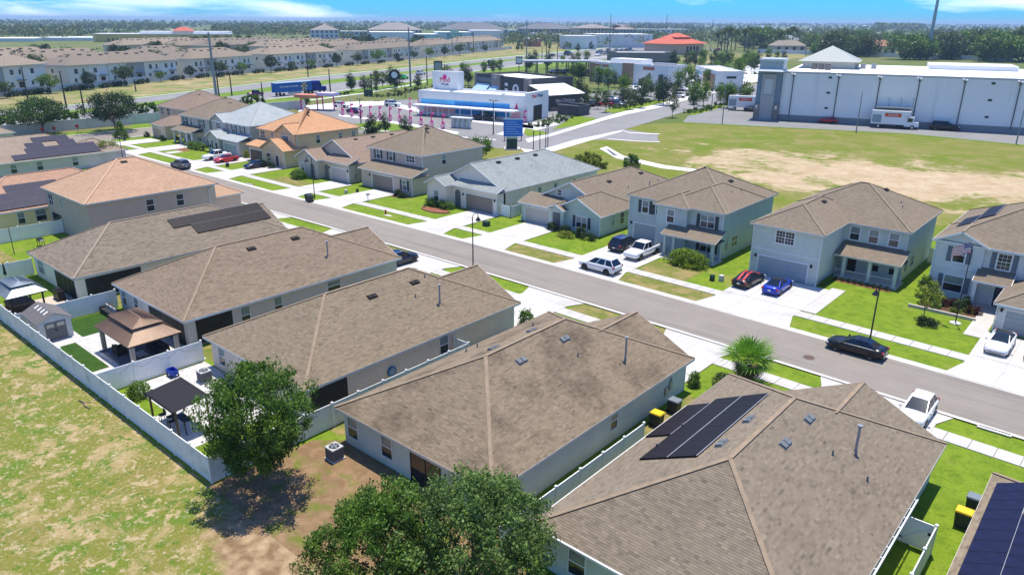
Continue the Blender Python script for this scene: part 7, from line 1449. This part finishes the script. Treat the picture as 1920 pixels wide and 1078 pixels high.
for i, (x, y, tx, ty) in enumerate(((925,252,924,189),(760,184,758,155),(677,232,676,186),(1070,200,1071,156),(995,224,995,174),(883,150,883,133),(1016,116,1015,88),(1024,118,1023,78),(1045,114,1044,66),(1029,118,1028,84),(848,104,847,70),(888,98,886,62))): pole('thin dark parking lot light pole, %s' % ('under the blue notice board' if i == 0 else '%s outward from the vacuum lane' % ordinal(i)), x, y, tx, ty, .16 if i < 6 else .3, DARK, 1.0 if i < 6 else 0, group='parking lot poles')
for i, (x, y, tx, ty) in enumerate(((1354,232,1362,160),(1605,249,1616,175),(1905,271,1919,195),(1334,204,1338,148),(1332,160,1336,112))): pole('slim grey lot light pole on the pond side, %s from the left' % ('second', 'fourth', 'last', 'first', 'farthest')[i], x, y, tx, ty, .16, STEEL, .0, group='pond side poles')
for i, (x, y, tx, ty) in enumerate(((1295,98,1299,45),(1332,95,1334,38),(1398,96,1399,48),(1510,106,1512,80),(1883,114,1888,78),(1215,92,1217,45))): pole('distant utility pole beyond the stores, %s from the left' % ('second', 'third', 'fourth', 'fifth', 'last', 'first')[i], x, y, tx, ty, .35, STEEL, 0, group='distant utility poles')
# shop pole sign, round sign
def pole_sign(label, px, py, ztop, w, h, mat, face=None, rnd_=False, txt=None):
    p = at(px, py); t = thing('pole_sign', label, 'sign', p, YAW); MB().tube((0,0,0), (0,0,ztop-h), .2, .2, 8).build('post', DARK, t)
    if rnd_: MB().tube((0,-.2,ztop-h/2), (0,.2,ztop-h/2), h/2, h/2, 20).build('board', BLACKM, t); MB().tube((0,-.24,ztop-h/2), (0,-.2,ztop-h/2), h*.3, h*.3, 16).build('face', WHITE, t)
    else: MB().box(-w/2, w/2, -.2, .2, ztop-h, ztop).build('board', mat, t); MB().box(-w*.4, w*.4, -.25, -.2, ztop-h*.85, ztop-h*.15).build('face', face or WHITE, t)
    return t
pole_sign('round black and white pole sign at the car wash entrance', 741, 172, 8.5, 3, 4.2, None, rnd_=True); pole_sign('dark square pole sign beside the canopy', 973, 137, 8.5, 3.6, 4, CHAR); pole_sign('grey square pole sign behind the wash tower', 822, 152, 9, 4, 5, CHAR, GREYM)
t = thing('entrance_canopy', 'coral and lilac canopies at the car wash entrance', 'canopy', at(596,206), .4)
for i, (m_, z) in enumerate(((plain('coral', (.62,.22,.13), .6), 4.6), (plain('lilac', (.66,.52,.70), .6), 5.4))):
    MB().box(-7+i*8, 1+i*6, -2, 2, z-.9, z).build('roof', m_, t)
    for x in (-6+i*8, 0+i*6): MB().tube((x,0,0), (x,0,z-.9), .2, .2, 8).build('post', PINKP, t)
t = thing('pay_booths', 'pale grey pay booths on the island before the car wash', 'booth', at(846,240), .3); 
for i in range(4): MB().tbox(i*1.5, i*1.5+.95, 0, 1.0, 0, 2.6, .05, .05).build('booth', plain('booth_grey', (.45,.52,.52), .4), t)
MB().box(-.2, 6, -.3, 1.4, 2.6, 2.85).build('roof', FLATW, t)
box_thing('utility_box', 'dark green cabinet on the verge left of the wash lane', 'utility box', at(691,181), 3.4, 1.6, 2.4, UG)
pk = random.Random(23)
for i in range(26):
    zx = pk.choice(((1070,1190,184,200),(1120,1240,168,176),(1240,1300,160,172),(1300,1400,146,156),(1190,1290,140,150),(1330,1360,95,99))); px_car('parked_car', 'small car parked in the store lots', ('sedan', 'suv', 'hatch')[i % 3], (PW, PK, PS, PG, PR, PN)[i % 6], pk.uniform(zx[0], zx[1]), pk.uniform(zx[2], zx[3]), pk.choice((20, 110, 200)), 1.2, group='cars in the store lots')
# ================================================================ SMALL TREES AND HEDGES OF THE STORES
tree_pair('slim', 101, 1.4, 3.0, 3.9, 46, 26, .42, LF2, .8, .12, 1.6); tree_pair('slimD', 105, 1.3, 3.0, 3.6, 46, 26, .42, LF3, .8, .12, 1.2); tree_pair('thin', 108, 1.3, 1.8, 3.6, 24, 20, .4, LF5, .7, .09, 2.2)
SPOT = [(1098,213,'slimD',1.0),(1135,211,'thin',1.2),(1202,203,'slimD',1.0),(1235,194,'slimD',1.0),(1261,221,'thin',1.2),(1122,167,'slim',1.4),(1140,171,'slim',1.4),(1152,164,'slimD',1.0),(1085,152,'slim',1.3),(1074,150,'thin',1.3),(1270,174,'slim',1.3),(1287,170,'slim',1.5),(1304,170,'slimD',1.2),(1326,165,'slim',1.2),(1345,166,'slimD',1.1),(1300,206,'slim',1.3),(1318,199,'slim',1.2),(1350,190,'thin',1.2),(1262,128,'slimD',1.6),(1288,126,'slimD',1.5),(1303,126,'slimD',1.4),(1318,124,'slim',1.6),(1338,122,'slimD',1.5),(1358,124,'slimD',1.4),(1378,150,'slim',1.6),(1388,146,'slim',1.6),(1402,128,'slimD',1.5),(1420,126,'slimD',1.5),(1395,199,'thin',1.5),(1408,132,'slim',1.6),(1330,146,'thin',1.3),(733,165,'slimD',1.3),(718,168,'thin',1.3),(706,166,'thin',1.3),(869,146,'slim',1.1),(908,140,'slim',1.0),(925,139,'slim',1.1),(937,137,'slim',1.1),(992,134,'slimD',1.5),(700,262,'slimD',.9),(693,262,'slimD',.7),(723,250,'slimD',.75),(760,252,'slimD',.7),(770,252,'slimD',.4),(1006,187,'slimD',1.4),(574,202,'slimD',.8),(1172,166,'thin',1.2),(1215,168,'thin',1.2),(1180,206,'thin',1.2),(1120,205,'thin',1.0),(1440,116,'slim',1.4),(1455,118,'slim',1.2),(1468,117,'slimD',1.2)]
sr_ = random.Random(19)
for xa, xb, ya, yb, n_ in ((1060,1250,186,200,10),(1070,1110,146,158,5),(1310,1420,132,152,14),(1260,1420,118,128,10),(1290,1400,196,208,6),(640,790,166,178,8),(1190,1300,176,190,5),(1000,1100,120,132,6),(820,880,160,168,4),(940,1110,90,100,14),(1180,1300,92,100,8)):
    for _ in range(n_): SPOT.append((sr_.uniform(xa, xb), sr_.uniform(ya, yb), sr_.choice(('slim', 'slimD', 'thin')), sr_.uniform(.9, 1.5)))
SL = place_labels(SPOT, 'slim young tree')
for i, (x, y, k_, s_) in enumerate(SPOT): tree('lot_tree', SL[i], k_, at(x, y), i*.9, s_, group='young trees around the stores')
LOWH = bush_mesh(950, 3.2, .7, 1.0, 40, 22, .34, LF2, True); LOWD = bush_mesh(951, 3.2, .7, 1.0, 40, 22, .34, LF3, True)
HED = [(1160,204,.3),(1175,201,.3),(1190,198,.3),(1205,194,.3),(1222,191,.3),(1088,184,0),(1110,187,0),(1133,190,0),(1155,193,0),(1178,195,0),(1090,173,0),(1115,175,0),(1140,178,0),(1165,180,0),(1300,212,.4),(1318,208,.4),(1336,203,.4),(1354,198,.4),(1372,194,.4),(1300,181,.4),(1320,177,.4),(1345,172,.4),(1220,150,0),(1240,152,0),(1255,146,0),(640,178,.5),(755,175,.5),(772,171,.5),(786,168,.5),(822,165,.3),(850,166,.3),(873,168,.3),(1030,232,.3),(1045,228,.3),(1056,222,.2),(1010,238,.3),(715,182,.4),(740,180,.4),(1380,176,.3),(1400,172,.3),(1360,150,.2),(1390,140,.2),(1420,140,.2),(1300,140,.1),(1328,137,.1)]
HLB = place_labels(HED, 'low clipped hedge')
for i, (x, y, rz_) in enumerate(HED): t = thing('low_hedge', HLB[i], 'hedge', at(x, y), rz_+.5, 'low hedges edging the lots'); link('foliage', (LOWH, LOWD)[i % 2], t)
# row of tall shrubs behind the boundary wall
TALLH = bush_mesh(960, 5.5, 1.8, 4.2, 110, 26, .55, LF2); TALLD = bush_mesh(961, 5.5, 1.8, 4.2, 110, 26, .55, LF1)
for i, (x, y, z) in enumerate(((-216,55,0),(-217,70,0),(-216,81,0),(-217,92,1),(-217,103,0),(-217,114,1),(-217,48,1),(-218,125,1))): t = thing('tall_hedge', 'tall mixed hedge clump behind the white boundary wall, %s in its row' % ordinal(i), 'hedge', (x, y, 0), math.pi/2, 'hedge clumps behind the boundary wall'); t.scale = (1, 1, 1.1); link('foliage', (TALLH, TALLD)[z], t)
# road-end markers
for i, (x, y) in enumerate(((-203.5,60.8),(-203.5,63.4),(-203.2,68.5))):
    t = thing('road_end_marker', 'red diamond road-end marker by the boundary wall, %s from the left' % ORD[i], 'sign', (x, y, 0), YAW, 'road-end markers'); MB().box(-.05, .05, -.03, .03, 0, 1.6).build('post', STEEL, t); MB().poly([(0,-.05,1.2),(.55,-.05,1.75),(0,-.05,2.3),(-.55,-.05,1.75)]).poly([(0,-.02,2.3),(.55,-.02,1.75),(0,-.02,1.2),(-.55,-.02,1.75)]).build('plate', RED, t)
# ================================================================ FAR BUILDINGS
def block(name, label, cat, px0, px1, py, ytop, depth, wall, roofm=None, floors=0, cols=0, hip=0, band=None, win=GLASS_D):
    t, w, h = site(name, label, cat, (px0, py), (px1, py), depth, ytop); h = max(3, h)
    if hip: h -= hip
    MB().box(0, w, 0, depth, 0, h).build('wall', wall, t)
    if hip:
        o_ = w*.02; F_, c_, e_, r__ = roof_faces(-o_, w+o_, -o_, depth+o_, h, 'x', False, False, hip/(depth/2+o_)); mb = MB()
        for f in F_: mb.poly(f if f[2] != f[3] else f[:3])
        mb.build('roof', roofm or TRF, t)
    else: MB().box(-.5, w+.5, -.5, depth+.5, h, h+.8).build('roof', roofm or FLATW, t)
    if floors:
        cw = w/cols; fh = h/floors
        for i in range(floors):
            for j in range(cols): MB().box(j*cw+cw*.3, j*cw+cw*.7, -.3, 0, i*fh+fh*.3, i*fh+fh*.8).build('window', win, t)
    if band: MB().box(0, w, -.4, 0, h*.0, h*.3).build('base_band', band, t)
    return t, w, h
OCH = plain('ochre_wall', (.62,.42,.10), .9, var=.06, scale=.05); t, w, h = block('yellow_store', 'long low ochre yellow building with white roof on the left horizon', 'store', 176, 430, 79.5, 65, 40, OCH)
for i in range(26): MB().box(w*(.1+.034*i), w*(.1+.034*i)+2.2, -.4, 0, .5, 4.2).build('arch', plain('arch_dark', (.10,.07,.04), .9), t)
for i in range(6): MB().box(w*i/5.5, w*i/5.5+3, -.6, 0, 0, h+.5).build('pilaster', plain('ochre_light', (.70,.52,.20), .9), t)
MB().box(w*.33, w*1.0, 8, 36, h, h+3.5).build('upper_roof', FLATW, t); F_, c_, e_, r__ = roof_faces(w*.57, w*.73, 4, 22, h+4.2, 'x', False, False, .5); mb = MB().box(w*.58, w*.72, 5, 21, h, h+4.2)
for f in F_: mb.poly(f if f[2] != f[3] else f[:3], 1)
mb.build('tower', [plain('tower_peach', (.60,.45,.36), .9), TERR], t)
APW = plain('apart_white', (.50,.55,.58), .9, var=.05); APG = plain('apart_grey', (.34,.37,.40), .9, var=.05); APR = plain('apart_roof', (.15,.155,.165), .9, var=.08, scale=.02); APB = plain('apart_roof_tan', (.26,.235,.215), .9, var=.08, scale=.02)
block('apartment_block', 'white four-storey apartment block with gabled roof above the left estate', 'building', 583, 636, 80, 44, 40, APW, APB, 3, 6, 8); block('apartment_block', 'wide grey apartment block with tan roof, leftmost on the horizon', 'building', 694, 792, 78, 43, 50, APW, APB, 3, 14, 9); block('apartment_block', 'wide apartment block with dark roof, middle of the horizon', 'building', 832, 952, 78, 43, 50, APW, APR, 3, 16, 9); block('apartment_block', 'hazy apartment block right of the dark roofed one', 'building', 985, 1078, 76, 44, 50, APG, APR, 3, 12, 8); block('apartment_block', 'beige hotel block beyond the far junction', 'building', 1086, 1152, 80, 46, 45, plain('hotel_beige', (.42,.38,.33), .9), APB, 4, 10, 5); block('apartment_block', 'blue-grey hotel block at the right end of the far blocks', 'building', 1154, 1192, 80, 47, 45, APG, APB, 4, 6, 6)
SBL = plain('store_paleblue', (.42,.58,.64), .8, var=.06, scale=.03); STL = plain('store_teal', (.25,.58,.58), .8, var=.06, scale=.03); SWH = plain('store_white', (.62,.68,.70), .8, var=.05, scale=.03)
block('big_store', 'pale blue big store behind the brown estate roofs', 'store', 695, 778, 86, 62, 60, SWH); block('big_store', 'teal low store wing behind the estate roofs', 'store', 780, 826, 86, 66, 50, STL); t, w, h = block('big_store', 'pale blue store with a green framed sign', 'store', 822, 884, 86, 62, 60, SBL)
MB().box(w*.36, w*.62, -1, 0, h*.25, h*1.2).build('sign_frame', plain('frame_mint', (.45,.66,.52), .7), t); text(t, 'ROSS', (w*.49,-1.2,h*.75), 7.5, plain('sign_teal_dark', (.06,.18,.20), .6), name='sign_text'); block('big_store', 'white-blue store at the end of the estate roofs', 'store', 889, 944, 86, 59, 50, SWH, band=SBL)
block('big_store', 'long white store beyond the far junction', 'store', 1116, 1222, 90, 66, 50, SWH); block('big_store', 'white store front with red sign at the far junction', 'store', 1062, 1118, 93, 69, 30, SWH)
for x0, x1, y_, yt_, m_, lb in ((955,984,74,58,SBL,'pale blue block right of the dark roofed apartments'), (1000,1030,78,64,SWH,'white low block behind the far signal poles'), (1036,1060,80,66,SBL,'pale blue low block left of the white junction store'), (1196,1236,74,56,APW,'pale block at the right end of the far hotels'), (640,690,76,60,APW,'low white block between the left apartment blocks'), (1240,1290,70,56,SWH,'faint white block above the red roofed restaurant')): block('far_block', lb, 'building', x0, x1, y_, yt_, 30, m_, None, 2, 6)
block('far_shed', 'tiny grey store block on the highway side of the far junction', 'store', 988, 1014, 88, 74, 20, plain('rust_store', (.45,.16,.11), .8))
HPK = plain('house_red_roof', (.42,.20,.14), .9, var=.06, scale=.05); GRR = plain('house_grey_roof', (.26,.27,.28), .9, var=.06, scale=.05); BNR = plain('house_tan_roof', (.28,.235,.185), .9, var=.06, scale=.05)
for i, (x0, x1, y, yt, rm, lb) in enumerate(((1452,1510,98,76,BNR,'tan roofed house left of the warehouse pyramid'),(1628,1678,106,76,HPK,'red roofed house right of the warehouse pyramid'),(1455,1500,88,67,GRR,'grey roofed house behind the tan roofed one'),(1690,1742,86,63,GRR,'grey roofed house among trees left of the thick pole'),(1772,1812,88,64,GRR,'grey roofed house among trees right of the thick pole'),(1852,1905,92,66,GRR,'grey roofed house among trees near the right edge'),(1890,1935,100,74,HPK,'terracotta roofed house at the right edge'),(1560,1610,80,58,GRR,'low grey roofed house beyond the pyramid trees'),(1820,1860,84,63,BNR,'tan roofed house deep in the right trees'),(1620,1660,82,61,GRR,'grey house behind the red roofed one'))): block('far_house', lb, 'house', x0, x1, y, yt, 14, plain('far_house_wall', (.52,.46,.40), .9), rm, 1, 4, 5)
hr = random.Random(12)
for i in range(44):
    left = i < 22; x = hr.uniform(20, 330) if left else hr.uniform(1380, 1915); y = hr.uniform(50, 60); rm = hr.choice((GRR, BNR, FLATW)); block('far_house', 'tiny pale house lost among trees near the %s horizon' % ('left' if left else 'right'), 'house', x, x+hr.uniform(5, 11), y, y-hr.uniform(3, 4.5), 25, plain('far_white_wall', (.60,.60,.58), .9), rm, 0, 0, 3)[0]['group'] = 'tiny houses near the %s horizon' % ('left' if left else 'right')
t = thing('estate_wall', 'low white wall behind the warehouse and field', 'wall', at(1420,101), worldspace=True)
for x in range(1420, 1900, 40):
    a, b = at(x, 99+(x-1420)*.035), at(x+39.5, 99+(x+39.5-1420)*.035); MB().beam(a+Vector((0,0,1.6)), b+Vector((0,0,1.6)), .3, 3.2).build('panel', SWH, t)
# ================================================================ FAR TREES
tree_pair('farA', 121, 7.5, 6.4, 6.6, 80, 38, 1.3, LF1, 2.4, .5, 3); tree_pair('farB', 125, 8.0, 6.0, 6.2, 80, 38, 1.3, LF2, 2.4, .5, 3); tree_pair('farC', 128, 7.0, 6.4, 6.6, 80, 38, 1.3, leafmat('leaf_far', (.04,.065,.022), (.13,.17,.05)), 2.4, .5, 3)
def palm_far(seed):
    rr = random.Random(seed); mb = MB()
    for i in range(26):
        a = i*2.4; el = rr.uniform(-.5,1.1); d = Vector((math.cos(a)*math.cos(el), math.sin(a)*math.cos(el), math.sin(el))); s = d.cross(Vector((0,0,1))).normalized()*.55; c0 = Vector((0,0,9)); mb.poly([c0, c0+d*1.8+s, c0+d*3.4-Vector((0,0,1.0)), c0+d*1.8-s], 0, tone=rr.random())
    return mb.mesh('crown', LF5), MB().tube((0,0,0), (0,0,9), .28, .22, 8).mesh('trunk', BARK)
TREE['palmF'] = palm_far(2)
BIG = [(1560,108,'farC',1.5),(1590,106,'farB',1.3),(1620,107,'farC',1.3),(1536,104,'farB',.9),(1706,112,'farA',1.5),(1725,112,'farA',1.2),(1775,112,'farC',1.5),(1800,108,'farB',1.6),(1828,108,'farC',1.6),(1866,116,'farB',1.7),(1892,114,'farA',1.5),(1915,116,'farC',1.8),(1425,92,'farA',1.7),(1442,92,'farC',1.4),(1405,90,'farA',1.3),(1470,86,'farA',1.2),(1500,84,'farC',1.2),(1520,92,'farB',1.2),(1665,90,'farB',1.2),(1655,84,'farB',1.2),(1680,86,'farC',1.2),(1750,92,'farC',1.4),(1845,96,'farA',1.5),(1580,90,'farC',1.5),(1610,88,'farA',1.5),(1640,92,'farC',1.1)]
BLB = place_labels(BIG, 'large full tree')
for i, (x, y, k_, s_) in enumerate(BIG): tree('park_tree', BLB[i], k_, at(x, y), i*1.1, s_, group='large trees behind the warehouse')
for i, x in enumerate((1345,1352,1358,1363,1370,1378,1395,1402,1412,1460,1474,1484)): tree('palm_tree', 'palm right of the red roofed restaurant, %s from the left' % ordinal(i), 'palmF', at(x, 97-(i % 3)), i, 1.7+.15*(i % 4), group='palms by the red roofed restaurant', cat='palm')
for i, x in enumerate(range(340, 480, 10)): tree('palm_tree' if i % 2 else 'pool_tree', 'green tree round the estate pool, %s from the left' % ordinal(i), 'palmF' if i % 2 else 'farB', at(x, 101-(i % 3)*1.2-(x-340)*.015), i, 1.3 if i % 2 else .8, group='planting round the estate pool', cat='palm' if i % 2 else 'tree')
UMB = MB()
for k_ in range(8): a0, a1 = k_*math.pi/4, (k_+1)*math.pi/4; UMB.poly([(0,0,5),(4*math.cos(a0),4*math.sin(a0),3.6),(4*math.cos(a1),4*math.sin(a1),3.6)])
UMBm = UMB.mesh('canopy', WHITE); UMBp = MB().tube((0,0,0), (0,0,5), .15, .15, 6).mesh('post', WHITE)
for i, x in enumerate((340,368,383,405,457,462)): t = thing('pool_umbrella', 'white shade canopy at the estate pool, %s from the left' % ordinal(i), 'umbrella', at(x, 99.5-(i % 2)), 0, 'pool shade canopies'); t.scale = (1.5,)*3; link('canopy', UMBm, t); link('post', UMBp, t)

for x0, x1, y_, yt_, lb in ((-20,62,78.5,74,'flat grey-white store roofs at the far left edge'), (70,172,77,72.5,'long pale flat store left of the yellow building')): block('far_store', lb, 'store', x0, x1, y_, yt_, 60, SWH)
# the far woods read as one mass: thousands of crowns right out to the horizon
def woods(name, label, regions, seed, mat):
    rr = random.Random(seed); mb = MB()
    for (x0, x1, ya, yb, n, hmin, hmax, per) in regions:
        for _ in range(n):
            px = rr.uniform(x0, x1); py = yb-(yb-ya)*rr.random()**1.0
            p = at(px, py); d = math.hypot(p.x, p.y); h = rr.uniform(hmin, hmax); r = h*rr.uniform(.35,.6); tn = rr.uniform(.15,.8); fs = max(1.2, d*.0016)
            for _ in range(per):
                a, z = rr.uniform(0,6.283), rr.uniform(-.3,1); s = math.sqrt(max(0,1-z*z)); k_ = rr.uniform(.6,1)
                leaf_quad(mb, Vector((p.x+r*s*math.cos(a)*k_, p.y+r*s*math.sin(a)*k_, h*.55+h*.45*z)), fs*rr.uniform(.8,1.6), rr, min(1,max(0,tn+.25*z+rr.gauss(0,.12))), .6, .8)
    o = mb.build(name, mat); o['kind'] = 'stuff'; o['label'] = label; o['category'] = 'woods'; return o
WOODM = leafmat('leaf_woods', (.028,.05,.014), (.13,.17,.04), .1)
woods('far_woods', 'dark belt of distant woods along the horizon', [(-60,150,58,76,330,10,15,34),(150,480,66,73,90,7,11,30),(140,340,52,63,170,11,16,30),(400,600,52,74,420,10,17,34),(600,700,58,80,150,9,14,30),(560,1000,50,62,160,9,13,26),(940,1110,70,92,230,9,15,34),(1100,1330,56,92,330,9,15,34),(1330,1560,58,96,300,9,15,34),(1550,1960,54,100,520,10,16,34),(1640,1730,52,62,140,18,28,34),(1180,1300,48,60,130,12,20,30)], 41, WOODM)
woods('horizon_woods', 'hazy tree cover running out to the horizon', [(-80,2000,45.2,52,1500,10,22,10),(-80,2000,48,58,700,9,14,14)], 43, WOODM)

# haze: even pale air round the camera and everything
hm = bpy.data.materials.new('haze_air'); hm.use_nodes = True; hn = hm.node_tree.nodes; hn.remove(hn['Principled BSDF'])
pv = hn.new('ShaderNodeVolumePrincipled'); pv.inputs['Color'].default_value = (.55, .78, 1.0, 1); pv.inputs['Density'].default_value = .00013; pv.inputs['Anisotropy'].default_value = .2
hm.node_tree.links.new(pv.outputs[0], hn['Material Output'].inputs['Volume']); hm.cycles.homogeneous_volume = True if hasattr(hm.cycles, 'homogeneous_volume') else True
HZ = MB().box(-30000, 30000, -30000, 30000, -1.2, 62).build('haze', hm); HZ['kind'] = 'stuff'; HZ['label'] = 'thin pale blue summer haze over the whole place'; HZ['category'] = 'haze'
for o in bpy.data.objects:
    if '_w' in o: del o['_w']
